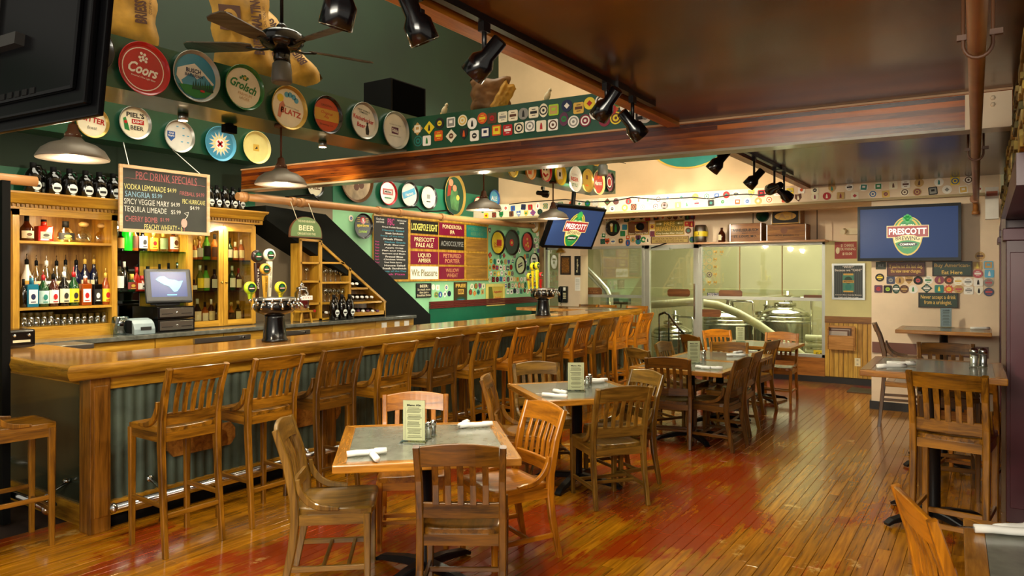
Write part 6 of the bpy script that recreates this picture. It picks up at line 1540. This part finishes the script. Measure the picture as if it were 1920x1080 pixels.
# televisions
tvb = mat('tv_gloss_black', '#030304', .3, spec=.15); tvblue = mat('tv_screen_blue', '#22345a', .4, spec=.2, emit=.3, vary=0)
LG = lambda n, c: mat('logo_' + n, c, .3, emit=.22, vary=0)
def logo(g, s, z):
    """green egg shaped brewery crest"""
    gr, go, rd, wh, dk, tn_ = LG('green', '#1c7a3c'), LG('gold', '#b8a040'), LG('red', '#8a2428'), LG('white', '#f2efe6'), LG('dark', '#0c1c12'), LG('tan', '#d8c48c')
    egg = lambda k: [(s * k * (.36 if math.sin(a) > 0 else .36) * math.cos(a), s * (k * (.42 if math.sin(a) > 0 else .62) * math.sin(a) + .02)) for a in [2 * PI * i / 28 for i in range(28)]]
    g.prism(egg(1.12), z, z + .001, go); g.prism(egg(1.04), z + .001, z + .002, gr); g.prism([(x * .9, y * .9) for x, y in egg(1.0)], z + .002, z + .003, gr)
    g.prism([(s * .3 * math.cos(a), s * (.1 + .34 * math.sin(a))) for a in [PI * i / 14 for i in range(15)]], z + .003, z + .0035, go); g.prism([(s * .24 * math.cos(a), s * (.1 + .3 * math.sin(a))) for a in [PI * i / 14 for i in range(15)]], z + .0035, z + .004, gr)
    for x, y in ((0, .5), (-.08, .42), (.08, .42), (0, .4), (-.05, .47), (.05, .47), (0, .35)): g.disc(x * s, y * s, .055 * s, z + .005, LG('hop', '#3aa050'), 10)
    g.text('EST. 1994', 0, .23 * s, .34 * s, .055 * s, z + .0055, wh)
    g.rect(0, .04 * s, 1.1 * s, .36 * s, z + .006, tn_); g.rect(0, .04 * s, 1.06 * s, .32 * s, z + .0068, rd); g.text('PRESCOTT', .0, .045 * s, .98 * s, .19 * s, z + .0075, wh, .03)
    g.prism([(s * x, s * y) for x, y in ((-.36, -.14), (-.18, -.08), (0, -.06), (.18, -.08), (.36, -.14), (.33, -.3), (.17, -.24), (0, -.22), (-.17, -.24), (-.33, -.3))], z + .006, z + .0075, tn_); g.text('BREWING', 0, -.16 * s, .62 * s, .12 * s, z + .009, dk, .01)
    g.prism([(s * .26 * math.cos(a), s * (-.34 + .07 * math.sin(a))) for a in [2 * PI * i / 20 for i in range(20)]], z + .006, z + .0065, dk); g.text('COMPANY', 0, -.34 * s, .4 * s, .06 * s, z + .0075, wh, .02); g.text('PRESCOTT, AZ', 0, -.44 * s, .24 * s, .03 * s, z + .006, go)
def tv(M, W, H_, label, mount, ls):
    t = thing('television', label, 'television', M=M)
    G().box((0, 0, -.03), (W, H_, .06), tvb).obj('housing', t, .008); g = G()
    for s_ in (-1, 1): g.box((s_ * (W / 2 - .014), 0, .004), (.028, H_, .012), tvb); g.box((0, s_ * (H_ / 2 - .018), .004), (W - .056, .036, .012), tvb)
    g.obj('bezel', t)
    sc_ = G().rect(0, 0, W - .05, H_ - .065, .003, tvblue).obj('screen', t)
    g = G(); logo(g, ls, .0035); g.obj('logo', sc_)
    mount(t)
r_ = V(cf(math.cos(math.radians(46)), math.sin(math.radians(46))) + (0,)); n_ = V(cf(math.sin(math.radians(46)), -math.cos(math.radians(46))) + (0,))
th_ = math.radians(26); up = V((0, 0, 1)) * math.cos(th_) + n_ * math.sin(th_)
x_, y_ = cam2(.84, 9.6)
def m1(t):
    MI = t.matrix_world.inverted()
    G(Mx()).bar([(0, 0, -.06), tuple(frame((x_, y_, 2.285), r_, up).inverted() @ V((x_ - .15, y_ + .2, 2.5))), tuple(frame((x_, y_, 2.285), r_, up).inverted() @ V((x_ - .15, y_ + .25, 2.8)))], .05, .05, black, (1, 0, 0)).obj('ceiling_mount', t)
tv(frame((x_, y_, 2.285), r_, up), 1.04, .60, 'television tilted above the far end of the bar', m1, .43)
a = ony(1608, 436, 9.70); b_ = ony(1802, 436, 9.70); top_ = ony(1705, 384, 9.70).z; bo_ = ony(1705, 489, 9.70).z
def m2(t): G().box((0, 0, -.13), (.3, .3, .14), black).obj('wall_mount', t)
tv(frame(((a.x + b_.x) / 2, 9.70, (top_ + bo_) / 2), RY), b_.x - a.x, top_ - bo_, 'large television on the pale wall at right above the coasters', m2, .40)
# television back at the upper left
rc = V(cf(.874, -.486) + (0,)); aw = V(cf(.486, .874) + (0,)); up = V((0, 0, 1)) * math.cos(.09) + aw * math.sin(.09)
x_, y_ = cam2(-1.266, 2.2); O = V((x_, y_, 2.164))
t = thing('television', 'back of a large dark television filling the upper left corner', 'television', M=frame(O, rc, up))
G().bx(-1.15, 0, 0, .68, -.02, .0, tvb).obj('housing', t, .006)
G().bx(-1.11, -.035, .035, .645, 0, .025, tvb).obj('rim_step', t, .008); G().bx(-1.07, -.08, .08, .6, .025, .04, tvb).obj('back_cover', t, .012)
for k in range(14): G().bx(-.9 + k * .045, -.872 + k * .045, .09, .11, .04, .043, matte_black).obj('vent_slot', t)
G().bx(-.75, -.38, .26, .30, .04, .07, mat('bracket_grey', '#1c1a18', .5)).obj('bracket', t); G().bx(-.6, -.56, .1, .5, .04, .06, mat('bracket_grey', '#1c1a18', .5)).obj('bracket', t)
G().cyl((-.58, .5, .05), (-.58, 1.3, .05), .025, black).obj('hanging_pole', t)

# ================================================================ THINGS ON THE BEAMS
kraft = mat('kraft_paper', '#b88a2c', .7, vary=.22, scale=7, bump=.5); kraftd = mat('kraft_brown', '#6e4a1c', .7, vary=.25, scale=7, bump=.5); sackink = mat('sack_print', '#4a2408', .7)
def sack(M, w_, h_, label, m_=kraft, seed=1, txt=True, th=.16):
    t = thing('malt_sack', label, 'sack', M=M)
    rr = random.Random(seed); n = 10; k = 14; vs_ = []; fs = []
    W_n = [[rr.uniform(-.02, .02) for _ in range(n + 1)] for _ in range(k + 1)]
    for side in (1, -1):
        for j in range(k + 1):
            for i in range(n + 1):
                u = -1 + 2 * i / n; v = j / k
                e = (1 - u ** 4) * (1 - (2 * v - 1) ** 6)
                sh = 1 - .1 * math.sin(v * 9 + seed) ** 2 * abs(u)
                vs_.append((u * w_ / 2 * sh, v * h_ + .012 * math.sin(u * 5 + seed), side * (th / 2 * e ** .6 + (W_n[j][i] * e))))
    N = (n + 1) * (k + 1)
    for j in range(k):
        for i in range(n):
            a = j * (n + 1) + i; fs.append((a, a + 1, a + n + 2, a + n + 1)); fs.append((N + a, N + a + n + 1, N + a + n + 2, N + a + 1))
    for j in range(k):
        for i, fl in ((0, 0), (n, 1)):
            a = j * (n + 1) + i; b = a + n + 1; fs.append((a, b, N + b, N + a) if not fl else (b, a, N + a, N + b))
    for i in range(n):
        fs.append((i, N + i, N + i + 1, i + 1)); a = k * (n + 1) + i; fs.append((a, a + 1, N + a + 1, N + a))
    G().add(vs_, fs, m_, True).obj('sack_body', t)
    if txt:
        z = th / 2 + .022
        g = G(); g.text('BRIESS MALTING', w_ * .22, h_ * .5, h_ * .62, w_ * .17, z, sackink, .04, PI / 2); g.text('COMPANY CHILTON, WI', w_ * .36, h_ * .5, h_ * .4, w_ * .05, z - .004, sackink, 0, PI / 2); g.obj('print', t)
        g = G(); g.rect(-w_ * .2, h_ * .55, w_ * .34, h_ * .26, z + .002, sackink); g.disc(-w_ * .2, h_ * .55, w_ * .12, z + .004, m_, 14, .001, h_ * .09); g.text('B', -w_ * .2, h_ * .55, w_ * .12, h_ * .1, z + .006, sackink, .03); g.obj('emblem', t)
    return t
def sk(px, X, z, lean, yaw, w_, h_, *a, roll=0, **k):
    p = onx(px, 100, X); f_ = V((math.cos(yaw), math.sin(yaw), 0)); r_ = V((0, 0, 1)).cross(f_) ; up = V((0, 0, 1)) * math.cos(lean) - f_ * math.sin(lean)
    M = frame((X, p.y, z), r_, up) @ Mx.Rotation(roll, 4, 'Z')
    return sack(M, w_, h_, *a, **k)
sk(232, -4.62, 3.125, .25, -.4, .42, .7, 'yellow kraft malt sack above the red tray, cropped at top', seed=2)
sk(462, -4.60, 3.125, .22, -.55, .44, .78, 'tall yellow malt sack with black emblem left of the fan rod', seed=5, roll=.06)
sk(572, -4.66, 3.19, .3, -.6, .40, .74, 'yellow malt sack leaning sideways right of the fan', seed=8, roll=.62)
p = onpl(900, 203, MBB); sack(frame(p + V((0, .16, -.03)), cf(1, -.1) + (0,), (0, -.1, 1)), .36, .32, 'crumpled brown paper sack standing behind the coaster band', kraftd, 4, False, .2)
p = onpl(918, 200, MBB); sack(frame(p + V((.02, .06, -.03)), cf(1, .1) + (0,), (.2, -.1, 1)) @ Mx.Rotation(-.5, 4, 'Z'), .13, .26, 'small crumpled yellow paper leaning on the brown sack', kraft, 6, False, .05)
p = onx(1138, 315, -4.6); sack(frame((-4.6, 9.05, 3.12), (0, 1, 0), (-.1, 0, 1)), .35, .5, 'yellow malt sack on the far end of the box beam', kraft, 9, True)
a = onx(704, 200, -4.62); b_ = onx(770, 200, -4.62)
t = thing('loudspeaker', 'black cube loudspeaker standing on the box beam', 'speaker', (-4.6, (a.y + b_.y) / 2, 3.121)); G().box((0, 0, .15), (.34, b_.y - a.y, .3), matte_black).obj('cabinet', t, .006); G().box((.172, 0, .15), (.006, (b_.y - a.y) * .9, .27), mat('speaker_grille', '#030303', .95, spec=.03)).obj('grille', t)
for px, py, ds in ((823, 212, 'small pale bird figure on the coaster band, left one'), (1016, 183, 'small pale bird figure on the coaster band, right one')):
    p = onpl(px, py, MBB); t = thing('bird_figurine', ds, 'figurine', (p.x, p.y + .05, 3.08))
    g = G(Mx.Rotation(.5, 4, 'Y')); g.lathe([(0, -.03), (.02, -.01), (.026, .02), (.02, .05), (.012, .06), (.016, .075), (.008, .09), (0, .095)], mat('bird_cream', '#c8b890', .6), 10, (0, 0, .02)); g.obj('body', t)
    G().lathe([(0, 0), (.006, .004), (0, .008)], ink, 6, (.06, -.01, .075)).obj('eye', t)
    G().cyl((0, 0, -.01), (0, 0, .02), .02, tan).obj('perch', t)
# green oval sign high on the far wall
p = ony(1292, 258, 10.44); t = thing('oval_sign', 'dark green oval sign with gold rim high on the far wall', 'sign', M=frame(p, RY))
ov = lambda k: [(.66 * k * math.cos(2 * PI * i / 40), .46 * k * math.sin(2 * PI * i / 40)) for i in range(40)]
G().prism(ov(1), -.03, 0, gold).obj('rim', t); G().prism(ov(.95), 0, .006, teal).obj('board', t)

# ================================================================ SHELF ABOVE THE WINDOW
YS = 11.62
a = ony(1303, 456, YS); b_ = ony(1548, 456, YS); ZSH = 2.185
t = thing('wall_shelf', 'long wooden shelf above the right window hung on cords', 'shelf', (0, 0, 0))
G().bx(a.x, b_.x, YS - .06, FY, ZSH - .03, ZSH, wood('shelf_pine', '#c08a54', '#94602e', 'x')).obj('shelf_board', t, .004)
for px in (1300, 1412, 1532): q = ony(px, 400, YS); G().cyl((q.x, YS, ZSH), (q.x, YS - .9, 2.62) if False else (q.x, YS, 2.8), .006, black).obj('cord', t)
def on_shelf(px): return ony(px, 440, 11.72).x
t = thing('keg', 'small steel keg with yellow band on the shelf', 'keg', (on_shelf(1314), 11.72, ZSH)); G().lathe([(.085, 0), (.1, .03), (.115, .12), (.115, .17), (.1, .26), (.085, .29), (.075, .285)], steel, 24).obj('barrel', t); G().lathe([(.1165, .1), (.1175, .105), (.1175, .18), (.1165, .185)], yellow, 24).obj('band', t)
G(frame((0, -.118, .143), RY)).text('Z', 0, 0, .03, .04, .001, ink, .03).obj('lettering', t)
t = thing('growler', 'dark brown jug with cream label on the shelf', 'jug', (on_shelf(1354), 11.7, ZSH)); G().lathe([(.05, 0), (.058, .01), (.058, .12), (.045, .16), (.02, .19), (.018, .215), (.022, .22), (.022, .235)], GC['brown'], 18).obj('glass_body', t); G().box((-.015, -.056, .075), (.05, .006, .09), cream).obj('label', t, .002)
crate_m = wood('crate_wood', '#94602a', '#5c3414', 'x', .6, .05)
def crate(px0, px1, h, z, label, txt, face, y=11.7, dpt=.28):
    xa, xb = ony(px0, 440, y - dpt / 2).x, ony(px1, 440, y - dpt / 2).x; t = thing('wooden_crate', label, 'crate', ((xa + xb) / 2, y, z)); W_ = xb - xa
    n = 3
    for k in range(n):
        for s_ in (-1, 1): G().bx(-W_ / 2, W_ / 2, s_ * dpt / 2 - .008, s_ * dpt / 2 + .008, h * k / n + .002, h * (k + 1) / n - .002, face).obj('slat', t)
    for s_ in (-1, 1): G().bx(s_ * (W_ / 2 - .01) - .01, s_ * (W_ / 2 - .01) + .01, -dpt / 2 + .008, dpt / 2 - .008, 0, h, crate_m).obj('end_board', t)
    G().bx(-W_ / 2 + .02, W_ / 2 - .02, -dpt / 2 + .008, dpt / 2 - .008, 0, .015, crate_m).obj('bottom_board', t)
    g = G(frame((0, -dpt / 2 - .009, h / 2), RY)); txt(g, W_, h); g.obj('lettering', t)
    for s_ in (-1, 1): G().bx(s_ * (W_ / 2 - .01) - .004, s_ * (W_ / 2 - .01) + .004, -dpt / 2 - .011, -dpt / 2 - .008, 0, h, steel).obj('metal_edge', t)
crate(1368, 1428, .285, ZSH, 'dark wooden beer crate with arched black lettering', lambda g, w_, h_: (g.text('ANHEUSER-BUSCH', 0, h_ * .12, w_ * .8, h_ * .16, .001, ink, .02), g.text('INC.', 0, -h_ * .06, w_ * .2, h_ * .07, .001, ink), g.text('ST. LOUIS, MO.', 0, -h_ * .24, w_ * .72, h_ * .15, .001, ink, .02)), crate_m)
crate(1437, 1512, .245, ZSH, 'wide brown crate under the lettered black crate', lambda g, w_, h_: (g.text('ACME BREWING CO.', .02, -h_ * .2, w_ * .6, h_ * .1, .001, ink), g.disc(-w_ * .05, h_ * .12, w_ * .09, .001, mat('faded_mark', '#7a4a2a', .6), 10)), wood('crate_wood2', '#a06a26', '#6e4212', 'x', .6, .05))
crate(1445, 1501, .24, ZSH + .25, 'upper crate with black panel and gold A-1 oval', lambda g, w_, h_: (g.rect(0, 0, w_ * .86, h_ * .84, .001, ink), g.prism([(w_ * .36 * math.cos(a_), h_ * .26 * math.sin(a_)) for a_ in [2 * PI * i / 24 for i in range(24)]], .001, .002, gold), g.text('A-1', 0, 0, w_ * .5, h_ * .34, .003, tan, .04), g.text('BEER', 0, h_ * .33, w_ * .16, h_ * .08, .002, gold)), wood('crate_wood3', '#c09a4c', '#94702c', 'x', .6, .05))
# black round sign left over the windows
p = ony(1150, 428, FY - .02); tray(frame(p, RY), .28, blackr, mat('tray_dark2', '#181410', .35), 'black round picture tray of a bottle and full glass', lambda g, r: (g.prism([(-.45 * r, .5 * r), (-.05 * r, .5 * r), (-.12 * r, -.45 * r), (-.35 * r, -.45 * r)], .004, .006, gold), g.disc(-.25 * r, .45 * r, .22 * r, .008, cream, 12), g.prism([(.2 * r, -.5 * r), (.5 * r, -.5 * r), (.5 * r, .1 * r), (.4 * r, .55 * r), (.3 * r, .55 * r), (.2 * r, .1 * r)], .004, .006, green)))
p = ony(1201, 404, FY - .02); tag(G().lathe([(.07, 0), (.06, .08), (.0, .1)], matte_black, 16, M=Mx.Rotation(PI / 2, 4, 'X')).obj('speaker', M=Mx.Translation((p.x, FY, 2.6 - .1))), 'small black round speaker under the ledge left of the tours sign', 'speaker')
p = ony(1430, 398, FY - .02); tag(G().lathe([(.1, 0), (.09, .08), (.0, .12)], dkgreen, 16, M=Mx.Rotation(PI / 2, 4, 'X')).obj('speaker', M=Mx.Translation((p.x, FY, 2.6))), 'dark round speaker under the ledge left of the upper crate', 'speaker')
# cable sagging along the ledge
g = G(); pts = []
for px, py in ((955, 383), (1000, 378), (1060, 374), (1100, 379), (1150, 377), (1185, 370), (1230, 374), (1262, 372), (1300, 370), (1330, 373), (1365, 366), (1400, 364), (1425, 366), (1450, 362)):
    pts.append(ony(px, py, 9.66))
g.tube(pts, .008, black, 6); tag(g.obj('cable'), 'black cable sagging along the far coaster ledge', 'cable')

# ================================================================ THINGS ROUND THE PHONE
YP = 11.545
def onp(px, py): return ony(px, py, YP)
p = onp(1058, 552); t = thing('wall_telephone', 'black wall telephone on the white pillar', 'telephone', M=frame(p, RY))
G().box((0, 0, .02), (.17, .3, .05), gloss_black).obj('base', t, .01); G().bar([(-.055, .13, .06), (-.055, .05, .085), (-.055, -.07, .085), (-.055, -.14, .06)], .05, .035, gloss_black, (1, 0, 0)).obj('handset', t)
for i in range(12): G().box((.01 + .022 * (i % 3), .02 - .03 * (i // 3), .047), (.014, .02, .006), cream).obj('key', t)
G().box((.03, .1, .047), (.05, .06, .003), white).obj('label', t)
G().tube([(-.05 + .012 * math.cos(k * 1.3), -.15 - k * .0095, .03 + .012 * math.sin(k * 1.3)) for k in range(44)], .004, black, 5).obj('cord', t)
fsign(1051, 480, 1070, 515, YP - .005, mat('picture_brown', '#5c3a18', .5, vary=.3, scale=30), 'small brown framed picture above the telephone', lambda g, w_, h_: (g.rect(0, 0, w_ * .7, h_ * .75, .001, mat('picture_copper', '#8a5a20', .4, vary=.4, scale=40))), name='picture', cat='picture', fr=ink, fw=.02)
fsign(1077, 480, 1088, 516, YP - .005, ink, 'narrow black sign with vertical white word on the pillar', lambda g, w_, h_: g.text('Rogue', 0, 0, h_ * .7, w_ * .4, .001, cream, .02, PI / 2))
fsign(1078, 520, 1088, 545, YP - .003, white, 'narrow white notice under the vertical black sign', lambda g, w_, h_: [g.rect(0, h_ * (.35 - k * .1), w_ * .7, h_ * .02, .001, grey) for k in range(8)], name='notice', cat='notice', th=.002, bev=0)
p = onp(1057, 471); t = thing('brass_bell', 'brass bell with rope below the tilted television', 'bell', (p.x, YP - .12, p.z))
bm_ = mat('brass', '#b08a3c', .3, .8); G().lathe([(.095, -.03), (.08, -.015), (.06, .02), (.04, .045), (.012, .06), (0, .062)], bm_, 20).obj('bell_body', t); G().tube([(0, 0, -.02), (.01, 0, -.2), (-.005, .04, -.34)], .006, mat('rope', '#6a4a2c', .8), 6).obj('rope', t); G().bar([(0, 0, .055), (0, .06, .09), (0, .13, .06)], .02, .01, bm_).obj('bracket', t)
# pale wall fittings
p = ony(1594, 434, FY - .02); t = thing('emergency_light', 'twin-head emergency light left of the large television', 'light', (p.x, FY, p.z)); G().box((.04, -.03, 0), (.2, .06, .1), beige).obj('case', t, .006)
G().cyl((-.07, -.05, .01), (-.09, -.13, -.01), .04, beige, n=14).obj('lamp_head', t)
p = ony(1608, 679, FY - .014); t = thing('wall_outlet', 'cream double power outlet on the beadboard', 'outlet', M=frame(p, RY)); G().rect(0, 0, .08, .125, .008, cream, .008).obj('plate', t, .003)
for s_ in (-1, 1): G().disc(0, s_ * .03, .017, .011, mat('outlet_face', '#cfc9a8', .4), 12, .003).rect(-.006, s_ * .03, .003, .012, .0125, ink).rect(.006, s_ * .03, .003, .012, .0125, ink).obj('socket', t)
c, w_, h_ = boxpx(ony, 1553, 629, 1602, 656, FY - .1)
t = thing('menu_holder', 'oak wall pocket holding framed menus on the beadboard', 'holder', (c.x, FY - .015, c.z)); pm = wood('pocket_oak', '#c8924a', '#9a6826', 'x')
G().bx(-w_ / 2, w_ / 2, -.11, -.095, -h_ / 2, h_ / 2, pm).obj('front_panel', t, .002); G().bx(-w_ / 2, w_ / 2, -.095, 0, -h_ / 2, -h_ / 2 + .012, pm).obj('bottom_panel', t)
for s_ in (-1, 1): G().bx(s_ * w_ / 2 - .008, s_ * w_ / 2 + .008, -.11, 0, -h_ / 2, h_ / 2 + .12, pm).obj('side_panel', t)
G().bx(-w_ / 2, w_ / 2, -.012, 0, -h_ / 2, h_ / 2 + .14, pm).obj('back_panel', t)
for k in range(2):
    o = thing('framed_menu', 'framed menu card, %s in the oak wall pocket' % ('front' if k == 0 else 'rear'), 'menu', M=frame((c.x - .05 + k * .03, FY - .075 + k * .03, c.z + .07 + k * .03), RY, (0, .08, 1)))
    G().rect(0, 0, .3, .24, 0, brown, .012).obj('frame', o); G().rect(0, 0, .26, .2, .002, mat('menu_grey', '#b8aca0', .6), .002).obj('paper', o); g = G(); [g.rect(0, .07 - j * .025, .18, .004, .003, grey) for j in range(6)]; g.obj('print', o)
p = onz(1628, 734, 0); tag(G().bx(-.3, .25, -.22, .22, 0, .012, mat('floor_mat', '#5c5640', .9)).obj('floor_mat', bev=.003, M=Mx.Translation((p.x + .05, p.y, .0))), 'small grey-brown floor mat at the pale wall corner', 'mat')
# ceiling pipe on the right
pipem = mat('ceiling_pipe_tan', '#9a6430', .4, vary=.1)
t = thing('ceiling_pipe', 'brown painted pipe under the right ceiling ending in an elbow', 'pipe', (0, 0, 0)); ZC = 2.5
G().tube([(-.02, -.5, ZC), (-.025, 2.3, ZC), (-.075, 6, ZC), (-.115, 9.5, ZC), (-.118, 9.6, ZC - .02), (-.12, 9.64, ZC - .06), (-.12, 9.64, ZC - .12)], .029, pipem, 20).obj('pipe_run', t)
G().cyl((-.12, 9.64, ZC - .12), (-.12, 9.64, ZC - .16), .04, pipem).obj('fitting', t); G().cyl((-.13, 9.42, ZC), (-.131, 9.5, ZC), .045, pipem).obj('fitting', t)
for y in (3.09, 5.9):
    x = -.02 - .055 * max(0, (y - 2.3) / 3.7) 
    g = G(); g.tube([(x - .045, y, CZ), (x - .045, y, ZC)] + [(x - .043 * math.cos(a_), y, ZC - .043 * math.sin(a_)) for a_ in [PI * k / 8 for k in range(1, 8)]] + [(x + .045, y, ZC), (x + .045, y, CZ)], .007, mat('clamp_brown', '#5c3a24', .5), 8); g.box((x - .05, y, ZC + .035), (.03, .02, .02), mat('clamp_brown', '#5c3a24')); g.box((x + .055, y, ZC + .04), (.04, .02, .02), mat('clamp_brown', '#5c3a24')); g.obj('hanger_clamp', t, kind='stuff')
tag(G().cyl((.02, 2.75, 2.70), (1.2, 2.9, 2.70), .026, pipem, n=14).obj('ceiling_pipe'), 'short brown pipe crossing the top right corner', 'pipe')
g = G(MB); g.bx(Ln - .24, Ln - .005, -.012, .2, 0, .012, pale); o = g.obj('steel_plate', beam)
for u, v in ((Ln - .2, .165), (Ln - .1, .165), (Ln - .2, .125), (Ln - .1, .125)): G(MB).lathe([(.014, .012), (.014, .022), (.006, .022), (.006, .03)], pale, 6, (u, v, 0)).obj('bolt', o)
tag(G().box((0, 0, 0), (.12, .1, .34), white).box((0, -.052, .1), (.1, .004, .05), mat('box_red_label', '#c06a4a', .5)).obj('wall_box', M=Mx.Translation((.03, 9.3, 2.43))), 'white upright box under the stone band beside the pipe elbow', 'box')

# ================================================================ THINGS ON THE TABLES
card_m = mat('menu_card', '#c3c79a', .5); acr = glass('acrylic', '#e4ece4', .02, .5)
def menu_stand(px, py, label, z=.75, w_=.125, h_=.225, yaw=0, card=card_m, title='Menu Ale'):
    p = onz(px, py, z + .002); a = YAW + yaw
    t = thing('menu_stand', label, 'menu stand', (p.x, p.y, z + .0025), a)
    G().box((0, .0, .002), (w_ * 1.15, .09, .004), acr).obj('base', t); G().box((0, .006, h_ / 2 + .004), (w_, .002, h_), acr).obj('holder', t)
    G().box((0, .002, h_ / 2 + .006), (w_ * .97, .0015, h_ * .97), card).obj('card', t)
    g = G(frame((0, .0008, h_ / 2), RY)); g.text(title, 0, h_ * .4, w_ * .62, h_ * .05, .001, ink, .04)
    for k in range(22):
        if k % 5 != 4: g.rect(R.uniform(-.004, .004), h_ * (.33 - k * .034), w_ * R.uniform(.5, .68), h_ * .011, .001, mat('print_grey', '#5a5c44', .7))
    for s_ in (-1, 1): g.rect(s_ * w_ * .4, -.06 * h_, w_ * .012, h_ * .8, .001, grey)
    g.obj('print', t)
def shaker(px, py, label, fill, z=.75, s=1.0):
    p = onz(px, py, z + .002); t = thing('shaker', label, 'shaker', (p.x, p.y, z + .0025), 0)
    G(Mx.Scale(s, 4)).lathe([(.019, 0), (.021, .004), (.017, .02), (.019, .065), (.017, .068)], tg, 14).obj('glass_body', t); G(Mx.Scale(s, 4)).lathe([(.015, .004), (.016, .055), (0, .056)], fill, 12).obj('filling', t); G(Mx.Scale(s, 4)).lathe([(.0195, .066), (.02, .082), (.012, .092), (0, .094)], chrome, 14).obj('cap', t)
napk = mat('napkin', '#f0efe8', .8, vary=.03, bump=.2)
def roll(px, py, ang, label, z=.75, L=.2, fork=True):
    p = onz(px, py, z + .016); t = thing('cutlery_roll', label, 'napkin', (p.x, p.y, z + .0185), YAW + ang)
    g = G(); g.tube([(-L / 2, 0, 0), (-L / 4, 0, .002), (0, 0, 0), (L / 4, 0, .001), (L / 2, 0, 0)], .016, napk, 12, rs=[.017, .016, .0155, .016, .014], flat=(1, .9)); g.tube([(L / 2 - .06, .004, .006), (L / 2, .006, .004)], .012, napk, 8); g.obj('napkin_roll', t)
    if fork:
        g = G(); g.bar([(-L / 2 - .03, 0, .002), (-L / 2 + .04, 0, .003)], .012, .003, chrome, (0, 1, 0)); 
        for k in (-1, 0, 1): g.bar([(-L / 2 - .055, k * .006, .001), (-L / 2 - .028, k * .005, .002)], .003, .002, chrome, (0, 1, 0))
        g.obj('fork', t, kind='stuff')
menu_stand(776, 829, 'clear stand with printed menu on the nearest table', yaw=-.1)
menu_stand(1080, 733, 'menu stand on the second table', w_=.13, h_=.22)
menu_stand(1301, 681, 'menu stand on the third table', w_=.13, h_=.225)
menu_stand(1388, 641, 'menu stand on the farthest low table', w_=.12, h_=.2)
shaker(803, 822, 'salt shaker with white filling on the nearest table', white); shaker(812, 818, 'pepper shaker behind the salt on the nearest table', grey)
shaker(1101, 727, 'salt shaker beside the second menu stand', white); shaker(1106, 722, 'pepper shaker beside the second menu stand', grey)
shaker(1319, 676, 'salt shaker beside the third menu stand', white); shaker(1321, 672, 'pepper shaker beside the third menu stand', grey)
roll(688, 849, .35, 'napkin roll lying on top at the left of the nearest table', fork=False); roll(702, 857, -1.2, 'short napkin roll underneath at the left of the nearest table', L=.12, fork=False)
roll(893, 797, .25, 'napkin roll pointing right at the back of the nearest table'); roll(870, 795, 1.2, 'napkin roll with fork at the back of the nearest table', L=.12)
roll(1040, 742, -.5, 'napkin roll with fork at the left of the second table'); roll(1050, 735, -.9, 'second napkin roll at the left of the second table', L=.14)
roll(1112, 716, .3, 'napkin roll at the far corner of the second table'); roll(1122, 713, .1, 'slim napkin roll beside the far corner of the second table', L=.16)
roll(1335, 690, -.35, 'napkin roll nearest the edge of the third table', fork=False); roll(1318, 689, -.9, 'crossed napkin roll at the front of the third table', L=.16, fork=False)
roll(1380, 666, -.1, 'napkin roll on the fourth table', fork=False); roll(1384, 661, .6, 'crossed napkin roll on the fourth table', L=.15, fork=False)
roll(1672, 687, .1, 'long napkin roll at the left of the near high table', 1.05, .2, False); roll(1690, 682, -.12, 'second napkin roll crossing on the near high table', 1.05, .18, False)
shaker(1826, 688, 'tall salt shaker on the near high table', white, 1.05, 1.35); shaker(1843, 688, 'tall pepper shaker on the near high table', grey, 1.05, 1.35)
menu_stand(1774, 614, 'clear blue-white card stand on the far high table', 1.05, .13, .22, card=mat('card_blue', '#b8d4dc', .4), title='Cocktails')
roll(1838, 616, -.1, 'napkin roll at the right of the far high table', 1.05, .2, False)
roll(1893, 997, -.25, 'napkin roll on the cropped table at lower right', .75, .22); roll(1910, 990, .1, 'second napkin roll on the cropped table at lower right', .75, .18)
p = onz(1866, 724, .75); tag(G().lathe([(.05, 0), (.09, .012), (.1, .018), (.095, .019), (.05, .006), (0, .005)], white, 24).obj('plate', M=Mx.Translation((-.1, p.y + .2, .751))), 'white plate on the half-hidden low table', 'plate')
# bar items
tag(G().bx(-5.25, -4.95, 10.0, 10.25, ZB, ZB + .008, steel).obj('bar_mat', bev=.002), 'flat grey mat on the bar near its far corner', 'mat')
dup_ = [k for k, v in LABELS.items() if len(v) > 1]
print('DUPLICATE LABELS', dup_)
